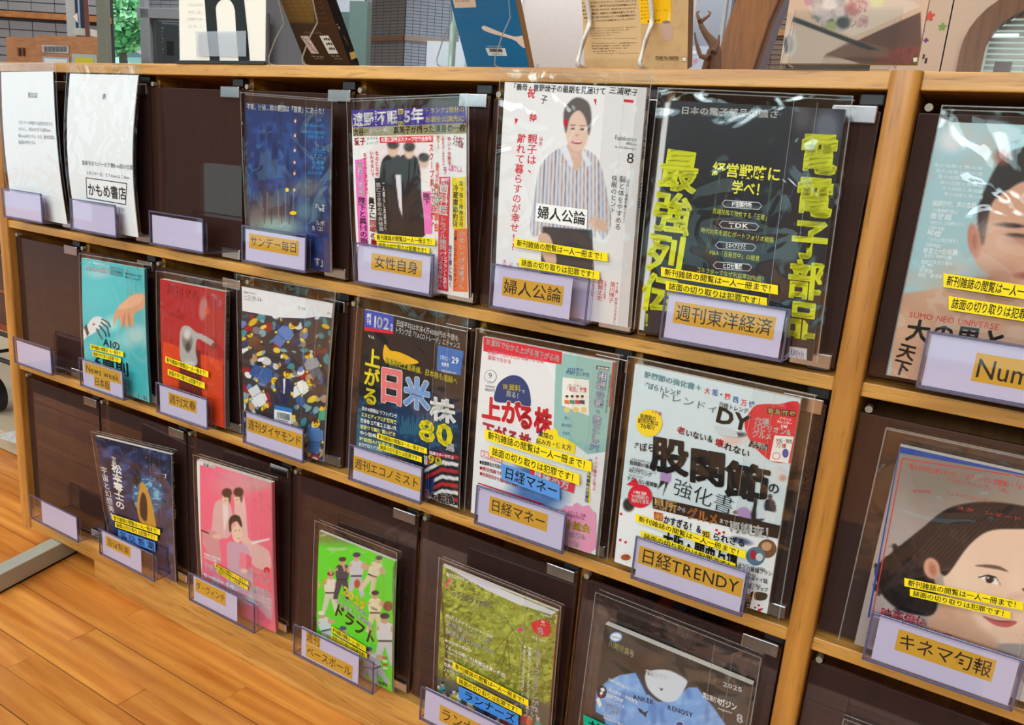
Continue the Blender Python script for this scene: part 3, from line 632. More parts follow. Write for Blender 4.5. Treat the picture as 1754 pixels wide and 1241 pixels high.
def d_number(s):
    s.fill((158, 192, 200)); s.blob(320, 170, 120, 50, (176, 204, 214), .8, .6); s.blob(310, 180, 40, 40, (224, 222, 224), .8, .5)
    s.area([(110, 760), (260, 740), (420, 690), (640, 700), (1000, 760), (1000, 1400), (40, 1400)], (190, 148, 122), 1, 6); s.noise(140, 90, (206, 168, 142), .5, .8, .5, 6)
    s.area([(404, 520), (430, 400), (470, 300), (560, 250), (800, 260), (900, 420), (880, 640), (780, 800), (600, 820), (470, 700), (402, 640)], (206, 158, 132), 1, 4, True)
    s.area([(418, 560), (410, 440), (452, 330), (500, 250), (560, 210), (700, 190), (880, 260), (900, 400), (780, 330), (600, 330), (520, 370), (462, 420), (436, 560)], (36, 28, 26), 1, 5, True)
    s.blob(505, 240, 30, 30, (150, 74, 56), .8, .5); s.blob(396, 560, 24, 66, (190, 122, 98), 1, .15, -8); s.blob(398, 560, 10, 36, (150, 84, 66), .8, .5)
    s.blob(530, 500, 56, 9, (50, 36, 32), 1, .3, 4); s.blob(560, 540, 46, 9, (40, 26, 24), 1, .3, 6); s.blob(560, 556, 50, 16, (180, 130, 110), .7, .5); s.blob(470, 560, 60, 90, (216, 176, 154), .7, .6); s.blob(470, 720, 80, 60, (150, 104, 84), .6, .8)
    s.blob(700, 500, 60, 10, (50, 36, 32), 1, .3); s.blob(700, 545, 46, 9, (40, 26, 24), 1, .3); s.blob(630, 620, 34, 20, (180, 120, 98), .7, .5); s.blob(620, 690, 70, 14, (150, 80, 74), .9, .4)
    g = (226, 236, 238)
    for i, (t, a, b_, c) in enumerate((('横綱四代、鬼の血脈', 238, 404, 420), ('（元豊横綱が語る）', 232, 344, 446), ('豊昇龍', 228, 312, 466), ('「自分らしさは譲れない」', 222, 366, 492), ('（大関の肖像）', 216, 292, 510), ('琴櫻', 216, 272, 530), ('「されど男が道を」', 212, 344, 556), ('（同部屋対談）', 206, 276, 576), ('尊富士×伯桜鵬', 202, 334, 598), ('（新世代・新時代の旗）', 198, 320, 618), ('新時代を切り拓く', 196, 316, 640), ('玉鷲', 190, 240, 655), ('安青錦', 188, 240, 672), ('若碇　藤凌駕', 184, 276, 690))):
        s.T(t, a, c-3, b_, c+5, 24 if t in ('横綱四代、鬼の血脈', '豊昇龍', '琴櫻', '尊富士×伯桜鵬', '玉鷲') else 16, g, .01)
    for i in range(6): s.T('鬼の血脈と男の道', 240+8*i, 270+22*i, 430, 285+22*i, 15, g)
    s.T('SUMO NEO UNIVERSE', 150, 836, 492, 886, 32, (196, 50, 48), .0)
    s.T('大の男と', 138, 896, 520, 948, 92, (34, 30, 32), .05); s.VT('天下', 150, 950, 110, 1070, 70, (34, 30, 32), .05)
# ---- row 2
def d_news(s):
    s.fill((72, 190, 198)); s.blob(150, 300, 160, 140, (104, 206, 214), .7, .8); s.blob(180, 170, 70, 30, (180, 214, 222), .8, .6); s.blob(420, 550, 70, 60, (190, 222, 222), .8, .5); s.blob(330, 600, 80, 50, (150, 210, 214), .7, .6)
    s.blob(90, 660, 60, 60, (130, 200, 206), .6, .6); s.blob(265, 480, 40, 40, (200, 236, 236), .8, .8)
    # reaching hand from the right and jointed machine hand from the left
    s.area([(470, 300), (470, 372), (430, 400), (400, 430), (404, 470), (390, 500), (372, 470), (362, 520), (344, 470), (322, 510), (318, 460), (296, 440), (280, 490), (274, 440), (300, 380), (350, 330), (400, 296)], (222, 160, 124), 1, 2.5, True)
    s.area([(300, 385), (350, 335), (400, 300), (465, 304), (440, 350), (380, 380)], (238, 186, 150), .8, 5, True); s.blob(340, 455, 8, 40, (176, 110, 84), .6, .6, 10); s.blob(372, 450, 7, 36, (176, 110, 84), .6, .6, -6)
    s.area([(74, 600), (74, 540), (110, 490), (150, 440), (196, 436), (226, 470), (196, 500), (150, 540), (110, 560)], (226, 230, 232), 1, 2.5, True)
    for a in ([(200, 450), (240, 470), (256, 500)], [(196, 470), (236, 500), (250, 560)], [(186, 490), (220, 530), (232, 560)], [(170, 510), (190, 550), (204, 575)]):
        for (x, y), (x2, y2) in zip(a, a[1:]): s.area([(x-5, y), (x+5, y-4), (x2+4, y2-3), (x2-4, y2+3)], (46, 60, 70), 1, 1.5)
    s.blob(152, 482, 7, 7, (180, 60, 50)); s.area([(92, 500), (108, 480), (124, 540), (112, 560)], (80, 56, 46), .9, 2)
    s.T('AI活用の6原則', 88, 134, 246, 162, 36, W_, .04); s.T('テクノロジー', 90, 98, 138, 106, 13, (240, 230, 60), .02); s.T('最速思考法が上がる', 146, 108, 246, 130, 14, W_, .01)
    s.poly([(248, 124), (334, 142), (332, 196), (250, 178)], (70, 160, 172)); s.T('トランプ政権に', 252, 156, 330, 172, 15, K_); s.T('テクノクラート', 252, 176, 334, 190, 13, K_); s.T('習近平のルーツは', 344, 172, 448, 192, 16, K_, .01); s.T('揺らぐ一人っ子', 344, 192, 440, 214, 16, K_, .01); s.T('米国', 256, 134, 272, 138, 11, R_); s.T('中国', 346, 154, 366, 160, 11, R_)
    s.T('AIの', 212, 590, 318, 624, 62, (28, 40, 44), .05); s.T('6原則', 156, 712, 372, 774, 92, (28, 40, 44), .06); s.T('7・22', 420, 940, 484, 956, 32, (206, 60, 60), .03)
def d_bun(s):
    s.fill((176, 34, 42)); s.area([(590, 606), (960, 728), (960, 1200), (560, 1200)], (222, 70, 30), 1, 2); s.area([(700, 640), (820, 660), (830, 960), (680, 900)], (112, 40, 28), 1, 4)
    s.area([(690, 600), (700, 520), (740, 506), (790, 545), (830, 560), (900, 600), (905, 640), (850, 610), (800, 590), (790, 660), (800, 740), (760, 770), (700, 740)], (176, 172, 170), 1, 2.5, True)
    s.blob(738, 600, 32, 62, (120, 112, 110), .9, .2, -6); s.blob(742, 640, 16, 30, (70, 62, 60), .9, .4); s.blob(736, 560, 22, 30, (216, 214, 212), .9, .4); s.blob(744, 742, 40, 16, (208, 206, 204), .9, .3); s.blob(902, 636, 14, 22, (110, 50, 44), 1, .3)
    s.blob(834, 396, 26, 74, (190, 140, 132), .8, .25, 4); s.blob(862, 414, 14, 20, (226, 70, 30), 1, .2)
    s.T('週刊文春', 606, 268, 812, 330, 84, (156, 28, 36), .0); s.T('7月24日号', 624, 432, 720, 462, 22, (140, 24, 34))
def d_dia(s):
    s.fill((60, 52, 56)); rs = np.random.RandomState(5)
    pal = [(58, 92, 150), (100, 130, 190), (226, 180, 40), (236, 206, 70), (214, 214, 214), (236, 234, 230), (150, 36, 40), (34, 34, 44), (90, 60, 44), (60, 140, 150), (120, 170, 180), (40, 60, 100), (190, 150, 110), (120, 120, 126)]
    for i in range(300):
        x, y = rs.uniform(50, 620), rs.uniform(280, 1160); a = rs.uniform(0, 180); c = pal[rs.randint(len(pal))]; r = rs.uniform(10, 34)
        s.blob(x, y, r, r*rs.uniform(.4, .9), c, .95, .08, a)
    
    # small plastic block people
    def toy(cx, cy, k, coat, leg, face=(240, 200, 40), rot=0):
        t = math.radians(rot); f = lambda x, y: (cx+k*(x*math.cos(t)-y*math.sin(t)), cy+k*(x*math.sin(t)+y*math.cos(t)))
        s.area([f(-20, -40), f(20, -40), f(28, 14), f(-28, 14)], coat, 1, 1.2); s.area([f(-26, 16), f(26, 16), f(26, 58), f(-26, 58)], leg, 1, 1.2)
        s.area([f(-34, -30), f(-22, -34), f(-26, 6), f(-38, 6)], coat, 1, 1.2); s.area([f(22, -34), f(34, -30), f(38, 6), f(26, 6)], coat, 1, 1.2)
        p = f(0, -58); s.blob(p[0], p[1], 17*k, 17*k, face, 1, .08); p = f(0, -70); s.blob(p[0], p[1], 18*k, 9*k, (70, 40, 36), 1, .12, rot)
        for q in (-6, 6): p = f(q, -58); s.blob(p[0], p[1], 2.4*k, 3*k, (20, 20, 20))
        p = f(0, -49); s.blob(p[0], p[1], 7*k, 2*k, (120, 30, 30)); p = f(-36, 14); s.blob(p[0], p[1], 6*k, 6*k, face); p = f(36, 14); s.blob(p[0], p[1], 6*k, 6*k, face)
    toy(180, 650, 1.3, (56, 96, 160), (50, 84, 150), rot=118); toy(470, 600, 1.2, (150, 156, 166), (90, 96, 110), rot=-24); toy(300, 410, 1.3, (96, 126, 190), (88, 116, 176), rot=40)
    toy(400, 730, 1.1, (236, 236, 232), (230, 230, 226), rot=60); toy(130, 460, 1.0, (110, 70, 50), (90, 56, 40), rot=-30); toy(480, 1010, 1.4, (90, 130, 190), (70, 110, 170), rot=6); toy(540, 900, 1.0, (80, 170, 130), (60, 60, 70)); toy(150, 780, 1.2, (224, 226, 228), (210, 214, 218), rot=150)
    toy(302, 730, 1.5, (38, 46, 82), (34, 42, 76), rot=14); s.area([(296, 672), (310, 674), (304, 760), (298, 760)], (230, 230, 236), 1, 1)
    s.poly([(50, 100), (600, 196), (590, 300), (500, 290), (420, 305), (270, 300), (56, 262)], (226, 224, 228))
    s.T('週刊ダイヤモンド', 62, 142, 136, 152, 17, K_, .02); s.T('2025', 62, 166, 84, 170, 12, K_); s.T('7/19-26', 86, 172, 168, 188, 34, K_); s.T('特別定価 780円', 62, 186, 130, 198, 10, K_); s.T('7/19', 380, 236, 424, 246, 28, K_); s.T('19-26', 552, 268, 600, 282, 28, K_)
    s.poly([(246, 822), (350, 846), (346, 868), (244, 846)], (40, 120, 190)); s.poly([(244, 846), (346, 868), (342, 934), (240, 912)], (236, 236, 238))
    for i in range(20):
        x = 258+i*4; s.poly([(x, 858+i*.9), (x+1.2+(i % 3)*.6, 858+i*.9), (x+.8+(i % 3)*.6, 894+i*.9), (x-.4, 894+i*.9)], K_)
    s.T('9784478400', 262, 902, 326, 916, 10, K_)
def d_eco(s):
    s.fill((18, 22, 30)); s.blob(380, 740, 240, 160, (30, 70, 120), .8, .7); s.noise(24, 20, (50, 120, 170), .6, .75, .6, 4, mask=np.clip((s.Y-560)/60, 0, 1)*np.clip((900-s.Y)/60, 0, 1))
    for i in range(26):
        x = 300+i*11; hh = 30+60*abs(math.sin(i*1.3)); s.area([(x, 760-hh), (x+6, 760-hh), (x+6, 770), (x, 770)], (60, 150, 150), .6, 1.5)
    s.blob(160, 900, 120, 80, (150, 190, 200), .8, .6); s.blob(230, 910, 70, 24, (110, 40, 46), .7, .5); s.blob(80, 780, 40, 160, (80, 130, 160), .6, .6)
    for i in range(8):
        y = 860+i*40; s.area([(430, y+60), (520, y+10), (610, y+24), (610, y+44), (520, y+32), (430, y+82)], ((184, 40, 50), (226, 226, 228))[i % 2], 1, 1.5)
    s.area([(420, 1020), (480, 1010), (470, 1120), (420, 1110)], (30, 60, 120), 1, 3)
    s.poly([(108, 122), (264, 152), (262, 232), (108, 212)], (54, 74, 180)); s.poly([(108, 212), (262, 232), (262, 248), (108, 228)], (210, 30, 50)); s.VT('創刊', 132, 142, 132, 200, 24, W_, .02); s.T('102', 150, 180, 244, 198, 80, W_, .03); s.VT('周年', 254, 196, 254, 236, 14, W_)
    s.T('日経平均は年末4万4000円の予想も', 278, 192, 610, 276, 34, W_, .03); s.T('トランプ式「TACOトレード」にチャンス', 272, 226, 618, 312, 34, W_, .03); s.T('Vol.', 130, 256, 168, 264, 22, W_)
    s.poly([(218, 300), (250, 330), (300, 340), (400, 390), (330, 402), (220, 385)], (232, 176, 30), True); s.blob(350, 330, 130, 40, (96, 92, 92), .0)
    s.poly([(500, 306), (636, 338), (622, 460), (496, 434)], (34, 110, 190)); s.T('29', 574, 378, 612, 388, 46, W_, .02); s.T('7月22・', 512, 366, 570, 378, 26, W_); s.T('合併号', 520, 400, 560, 408, 22, W_, .02); s.T('特別定価870円', 520, 434, 600, 450, 14, W_)
    s.T('米国株史上最高値、日本株も追随へ', 222, 380, 606, 490, 36, (240, 226, 50), .03, K_)
    s.VT('上がる', 160, 322, 142, 618, 82, (250, 232, 40), .06, K_); s.T('日', 184, 500, 330, 530, 200, (232, 120, 120), .08, W_, .03); s.T('米', 322, 540, 462, 570, 170, (120, 160, 214), .08, W_, .03); s.T('株', 460, 630, 596, 655, 130, W_, .07, K_); s.T('80', 402, 740, 590, 778, 158, (248, 232, 30), .06, K_, .03); s.T('選', 542, 832, 590, 842, 46, W_, .05, K_)
    for i, (t, h) in enumerate((('次の10倍株は ソフトバンク', 0), ('エヌビディアに好機再来', 1), ('防衛株 三菱重工 に追い風', 0), ('逆張りで臨む 買いどき', 1), ('中小型株は 狙い目', 0), ('対話型AIで攻める', 1), ('訪日客増で 任天堂 サンリオ', 0))):
        y = 640+i*33; s.T(t, 98-i*3, y-10, 288-i*3, y+34, 24, W_ if i % 2 == 0 else (240, 236, 120), .02)
    s.poly([(456, 858), (528, 874), (526, 890), (456, 876)], (220, 50, 130)); s.T('投資スターが選ぶ', 458, 868, 586, 896, 20, W_, .02); s.T('90', 450, 900, 524, 918, 66, (248, 232, 30), .05, K_); s.T('銘柄', 526, 914, 548, 936, 26, W_, .02); s.VT('注目', 438, 884, 436, 936, 22, W_, .02)
    s.T('大転換', 452, 1112, 584, 1138, 56, K_, .06, W_, .05); s.T('政', 430, 1098, 452, 1104, 50, (200, 30, 50), .05, W_)
def d_money(s):
    s.fill((234, 233, 236)); s.blob(350, 850, 130, 90, (70, 110, 170), .9, .4); s.blob(330, 760, 110, 60, (60, 96, 150), .8, .4); s.noise(12, 12, (120, 150, 200), .6, .7, .5, 3, mask=np.clip(1-np.hypot(s.X-350, s.Y-860)/110, 0, 1))
    s.poly([(440, 150), (740, 206), (690, 640), (600, 650), (520, 590), (430, 560)], (146, 194, 188))
    s.poly([(82, 72), (470, 150), (466, 212), (82, 146)], (220, 34, 58)); s.T('IR資料で分かる上がる株下がる株', 98, 100, 456, 186, 36, W_, .03); s.T('IR資料で分かる上がる株下がる株', 104, 150, 380, 196, 26, (226, 110, 120), .02); s.T('業績で分かる', 104, 176, 220, 200, 24, (226, 110, 120), .02)
    s.ell(118, 270, 30, 32, (40, 40, 44)); s.ell(118, 270, 28, 30, (234, 233, 236)); s.T('9', 108, 264, 128, 266, 36, K_); s.T('2025', 104, 292, 130, 296, 9, K_); s.T('特別定価', 94, 316, 138, 322, 12, K_); s.T('880円', 92, 332, 140, 340, 19, K_)
    s.poly([(142, 390), (146, 330), (170, 290), (220, 264), (272, 276), (308, 330), (312, 420), (230, 400)], (26, 60, 118), True); s.T('IR資料', 180, 318, 268, 330, 34, (250, 230, 60), .03); s.T('で', 270, 342, 290, 344, 18, W_); s.T('探る！', 196, 352, 272, 368, 32, W_, .03)
    s.T('上が', 78, 420, 268, 458, 118, (214, 26, 50), .09, W_); s.T('る株', 250, 462, 422, 500, 130, (214, 26, 50), .09, W_); s.T('下がる株', 78, 528, 320, 600, 84, (214, 60, 76), .08, W_)
    s.T('2025年の', 496, 234, 578, 240, 20, (20, 90, 150), .02); s.T('税制改正に対応', 490, 250, 606, 264, 20, (20, 90, 150), .02)
    s.poly([(474, 274), (604, 288), (606, 462), (470, 410)], (240, 238, 232)); s.T('「相続」対策', 488, 328, 594, 338, 28, (200, 40, 60), .02); s.T('知って安心', 504, 310, 570, 318, 11, K_)
    for x, c in ((496, (230, 120, 60)), (522, (50, 140, 120)), (548, (200, 60, 60)), (572, (60, 70, 90))): s.ell(x, 372, 8, 9, SKIN); s.ell(x, 366, 8, 6, HAIR); s.poly([(x-12, 384), (x+12, 386), (x+12, 406), (x-12, 402)], c)
    for x in (498, 540, 580): s.ell(x, 432, 15, 14, (232, 206, 130))
    s.poly([(642, 216), (706, 226), (702, 242), (640, 234)], K_); s.T('別冊付録', 646, 226, 702, 236, 14, W_, .02)
    s.VT('相続の新・落とし穴', 672, 248, 630, 634, 46, (244, 248, 250), .04, (24, 96, 180), .10); s.T('要注目の', 470, 506, 524, 510, 18, (20, 90, 150)); s.T('手法を', 476, 546, 514, 550, 18, (20, 90, 150)); s.T('先に', 484, 470, 512, 474, 18, (20, 90, 150))
    s.poly([(386, 540), (400, 524), (420, 532), (436, 518), (452, 536), (456, 560), (500, 578), (540, 600), (536, 650), (340, 600), (350, 570)], (250, 224, 40)); s.T('業績の', 356, 548, 432, 570, 30, K_, .02); s.T('読み方・備え方', 346, 584, 520, 620, 30, K_, .02)
    s.poly([(74, 630), (180, 664), (176, 698), (72, 662)], (214, 60, 76)); s.poly([(77, 635), (177, 666), (173, 692), (75, 660)], (240, 236, 238)); s.T('スゴ腕の技', 80, 650, 172, 678, 24, (214, 40, 60), .02)
    for i, (t, c) in enumerate((('●業績悪化を先読み', K_), ('●受注残高でわかる', R_), ('●社長発言から強気度を測る', R_))): s.T(t, 66, 690+i*28, 178+i*38, 716+i*44, 22, c, .03)
    s.poly([(58, 792), (380, 896), (380, 902), (58, 798)], R_); s.T('最高そろえや手数料と合わせて徹底比較', 60, 824, 380, 920, 20, R_, .03)
    s.poly([(318, 700), (540, 790), (530, 844), (312, 760)], (224, 60, 76)); s.T('見極め方', 330, 752, 510, 806, 50, W_, .05)
    s.VT('グーグル地震株の回避術', 614, 672, 594, 890, 20, K_, .03); s.VT('ナハツ事件に学ぶ', 644, 660, 630, 830, 16, R_, .01); s.poly([(604, 690), (610, 690), (612, 890), (604, 890)], (240, 226, 60))
    pts = []
    for i in range(28):
        a = 2*math.pi*i/28; rr = 1.0 if i % 2 else .88; pts.append((546+140*rr*math.cos(a), 1030+142*rr*math.sin(a)))
    s.poly([(min(x, 640), min(y, 1150)) for x, y in pts], (240, 160, 196)); s.T('フジ・メディア、日産', 462, 924, 590, 956, 17, (160, 20, 90), .02); s.T('注目の総会の行方は…', 456, 940, 596, 974, 17, (160, 20, 90), .02)
    s.T('株主総会', 446, 985, 612, 1024, 46, (250, 226, 60), .04, (190, 30, 100)); s.T('振返り&', 470, 1044, 590, 1064, 34, W_, .04, (190, 30, 100)); s.T('活用法', 478, 1084, 560, 1106, 34, W_, .04, (190, 30, 100))
    s.poly([(722, 200), (742, 204), (718, 420), (704, 420)], (190, 50, 60)); s.VT('資産運用の総合誌', 712, 260, 690, 450, 11, K_)
def d_trendy(s):
    s.fill((206, 222, 228)); s.blob(500, 620, 300, 300, (206, 220, 226), .6, .8); s.area([(40, 650), (240, 700), (760, 830), (720, 1200), (0, 1200), (0, 640)], (238, 240, 242), 1, 4)
    for cx, cy, r in ((100, 700, 26),): pass
    # people and small pictures
    s.blob(264, 518, 8, 11, (90, 60, 50)); s.area([(244, 536), (286, 540), (282, 580), (240, 572)], (170, 140, 190), 1, 2, True); s.area([(240, 572), (276, 580), (250, 640), (262, 580), (226, 612)], (30, 30, 34), 1, 2)
    s.blob(724, 642, 10, 12, (60, 44, 40)); s.area([(706, 656), (742, 660), (748, 710), (700, 700)], (40, 46, 60), 1, 2, True); s.area([(708, 704), (744, 710), (744, 766), (730, 764), (726, 720), (716, 760), (702, 756)], (226, 226, 230), 1, 2)
    s.blob(572, 712, 12, 9, (130, 90, 76)); s.area([(580, 700), (620, 690), (652, 730), (640, 750), (590, 740)], (180, 146, 196), 1, 2, True); s.area([(640, 720), (656, 650), (668, 650), (662, 740), (700, 740), (690, 750), (640, 752)], (34, 34, 38), 1, 2)
    s.blob(560, 390, 50, 26, (220, 180, 168), .8, .5); s.blob(590, 370, 30, 10, (40, 40, 46), .8, .5); s.blob(770, 540, 24, 30, (216, 210, 214), .9, .3); s.blob(780, 560, 16, 14, (190, 140, 110), .8, .4)
    s.blob(98, 680, 26, 30, (50, 50, 44), 1, .2); s.blob(596, 838, 46, 14, (70, 80, 120), .9, .4, 14); s.T
    s.ell(710, 872, 42, 42, (120, 84, 56)); s.ell(708, 862, 22, 20, (206, 160, 112)); s.ell(660, 906, 42, 42, (90, 120, 140)); s.ell(650, 900, 14, 22, (170, 40, 50)); s.ell(676, 910, 16, 18, (210, 214, 216))
    s.poly([(640, 1066), (650, 1062), (628, 1158), (604, 1150), (612, 1110)], K_); s.T('新', 606, 1088, 640, 1096, 42, (226, 170, 60), .05); s.T('旧', 606, 1132, 634, 1140, 36, (226, 170, 60), .05); s.ell(664, 1084, 14, 20, (190, 110, 40)); s.poly([(664, 1068), (708, 1074), (702, 1100), (664, 1102)], (70, 60, 44), True)
    s.ell(672, 1126+0, 6, 5, R_); s.poly([(670, 1140), (684, 1144), (678, 1160), (666, 1152)], R_); s.ell(656, 1136, 5, 4, (40, 50, 120)); s.poly([(678, 1138), (692, 1140), (686, 1148)], (40, 50, 120))
    s.ell(84, 912, 32, 22, (236, 234, 230)); s.ell(84, 914, 22, 14, (170, 90, 50)); s.ell(90, 908, 8, 6, (190, 40, 40))
    for x, y in ((488, 790), (500, 804), (520, 800), (64, 720), (84, 846), (60, 836)): s.ell(x, y, 6, 6, R_)
    s.T('股関節の強化書＋', 166, 104, 424, 168, 30, (90, 140, 150), .02)
    for ch, x, y, c in (('大', 446, 178, (226, 60, 70)), ('阪', 482, 186, (60, 110, 170)), ('・', 508, 194, K_), ('関', 536, 204, (226, 60, 70)), ('西', 572, 216, (60, 110, 170)), ('万', 608, 230, (226, 60, 70)), ('博', 642, 238, (60, 110, 170))): s.T(ch, x-13, y-2, x+13, y+2, 30, c, .02)
    s.T('ずぼらトレンド', 160, 150, 330, 190, 30, (80, 120, 130), .02); s.T('トレンドィ', 230, 190, 500, 262, 40, (100, 116, 124), .0); s.T('日経トレンディ', 498, 236, 650, 274, 26, K_, .01); s.T('DY', 488, 276, 640, 326, 96, K_, .06); s.blob(440, 290, 0.1, 0.1, (0, 0, 0), 0)
    s.poly([(480, 330), (560, 346), (580, 380), (500, 366)], (196, 206, 210), True)
    s.poly([(650, 250), (690, 236), (760, 236), (858, 240), (830, 470), (800, 492), (720, 480), (640, 400), (612, 320)], (216, 34, 54), True)
    for i, ch in enumerate('緊急付録'): s.poly([(712+i*32, 250+i*4), (740+i*32, 253+i*4), (739+i*32, 280+i*4), (711+i*32, 277+i*4)], K_); s.T(ch, 714+i*32, 264+i*4, 738+i*32, 267+i*4, 24, (236, 206, 130), .03)
    s.T('穴場', 656, 306, 720, 318, 36, W_, .04); s.T('パビリオン&', 650, 334, 818, 360, 34, W_, .04); s.T('グルメ', 646, 362, 732, 380, 36, W_, .04); s.T('イベント', 764, 296, 820, 306, 15, W_, .02); s.T('カレンダー', 754, 310, 822, 322, 15, W_, .02); s.T('公開', 770, 330, 800, 336, 14, W_, .02)
    s.poly([(640, 396), (716, 412), (714, 440), (628, 420)], K_); s.T('会場内', 648, 404, 704, 416, 18, W_, .03); s.T('マップ付き', 636, 418, 714, 432, 18, W_, .03)
    s.poly([(744, 372), (828, 378), (804, 494), (722, 482)], (236, 234, 230)); s.T('大阪・関西', 750, 394, 822, 400, 20, K_, .03); s.T('万博', 750, 414, 796, 420, 24, (214, 60, 60), .04); s.ell(792, 450, 14, 20, (60, 80, 160)); s.ell(752, 462, 18, 16, (214, 60, 60)); s.ell(752, 462, 15, 13, (236, 234, 230))
    s.ell(190, 318, 58, 60, (248, 214, 40)); s.T('7千年', 202, 268, 246, 280, 20, R_, .03); s.T('股関節の', 150, 288, 222, 300, 24, K_, .04); s.T('耐用年数は', 140, 306, 232, 322, 24, K_, .04); s.T('70年!?', 152, 330, 216, 340, 26, K_, .04)
    s.T('老', 314, 346, 350, 356, 34, (214, 40, 60), .05); s.T('いない＆', 352, 360, 476, 392, 36, K_, .04); s.T('壊', 482, 402, 520, 410, 38, (214, 40, 60), .05); s.T('れない', 522, 416, 636, 456, 38, K_, .04); s.T('ずぼら', 112, 422, 218, 428, 40, K_, .02)
    s.T('股', 196, 450, 366, 480, 160, K_, .08); s.T('関', 366, 500, 532, 530, 160, K_, .08); s.T('節', 524, 560, 724, 600, 166, K_, .08); s.T('の', 714, 600, 768, 608, 54, K_, .02)
    s.T('強化書', 296, 594, 566, 690, 86, (30, 30, 34), -.008)
    s.T('人生100年時代の必修知識', 110, 474, 226, 500, 12, K_); s.T('股関節の壊れ方', 104, 490, 224, 518, 22, K_, .03); s.T('一軍三塁の新トレーニング', 106, 512, 224, 540, 12, K_); s.T('3Dジグリング', 100, 524, 202, 548, 22, K_, .03); s.T('歩き方でかわる！', 100, 546, 170, 560, 12, K_); s.T('ケガしない股関節', 92, 560, 228, 594, 22, K_, .03)
    s.ell(150, 640, 54, 52, (216, 34, 54)); s.poly([(88, 590), (130, 560), (150, 600)], (216, 34, 54)); s.T('入場証回数', 118, 620, 180, 630, 14, W_, .02); s.T('200回超の', 112, 638, 190, 648, 20, W_, .04); s.T('知見を凝縮', 112, 658, 192, 668, 20, W_, .04)
    s.poly([(206, 642), (770, 768), (758, 826), (206, 694)], (54, 36, 26)); s.T('見所', 208, 668, 314, 690, 52, (240, 190, 120), .06); s.T('から', 316, 690, 354, 706, 24, W_, .03); s.T('グルメ', 358, 712, 498, 746, 56, (240, 150, 80), .06); s.T('まで', 500, 746, 542, 758, 24, W_, .03); s.T('再調査！', 544, 772, 752, 808, 54, W_, .06)
    s.poly([(212, 708), (250, 716), (250, 752), (212, 742)], (214, 40, 50)); s.T('細', 214, 726, 248, 734, 32, (240, 200, 80), .04); s.T('かすぎる！＆', 254, 742, 424, 790, 40, K_, .05); s.poly([(426, 790), (460, 796), (458, 830), (424, 822)], (240, 200, 60)); s.T('知', 426, 806, 458, 812, 30, K_, .03); s.T('られざる', 470, 816, 616, 850, 38, K_, .04)
    s.poly([(220, 850), (400, 890), (380, 930), (210, 880)], (150, 24, 40)); s.T('大阪・関西万博', 250, 830, 580, 930, 90, K_, .06)
    s.T('1日18パビリオンを回る', 584, 938, 704, 966, 15, K_, .01); s.T('タイパ最強プラン', 580, 950, 734, 984, 22, K_, .04); s.T('マニアックすぎる', 580, 972, 664, 994, 15, K_, .01); s.T('裏側の深イイ話', 584, 990, 712, 1018, 22, K_, .04); s.T('ネタを探せ', 620, 1026, 684, 1038, 15, K_); s.T('「生活」マップ', 590, 1032, 714, 1056, 22, K_, .04)
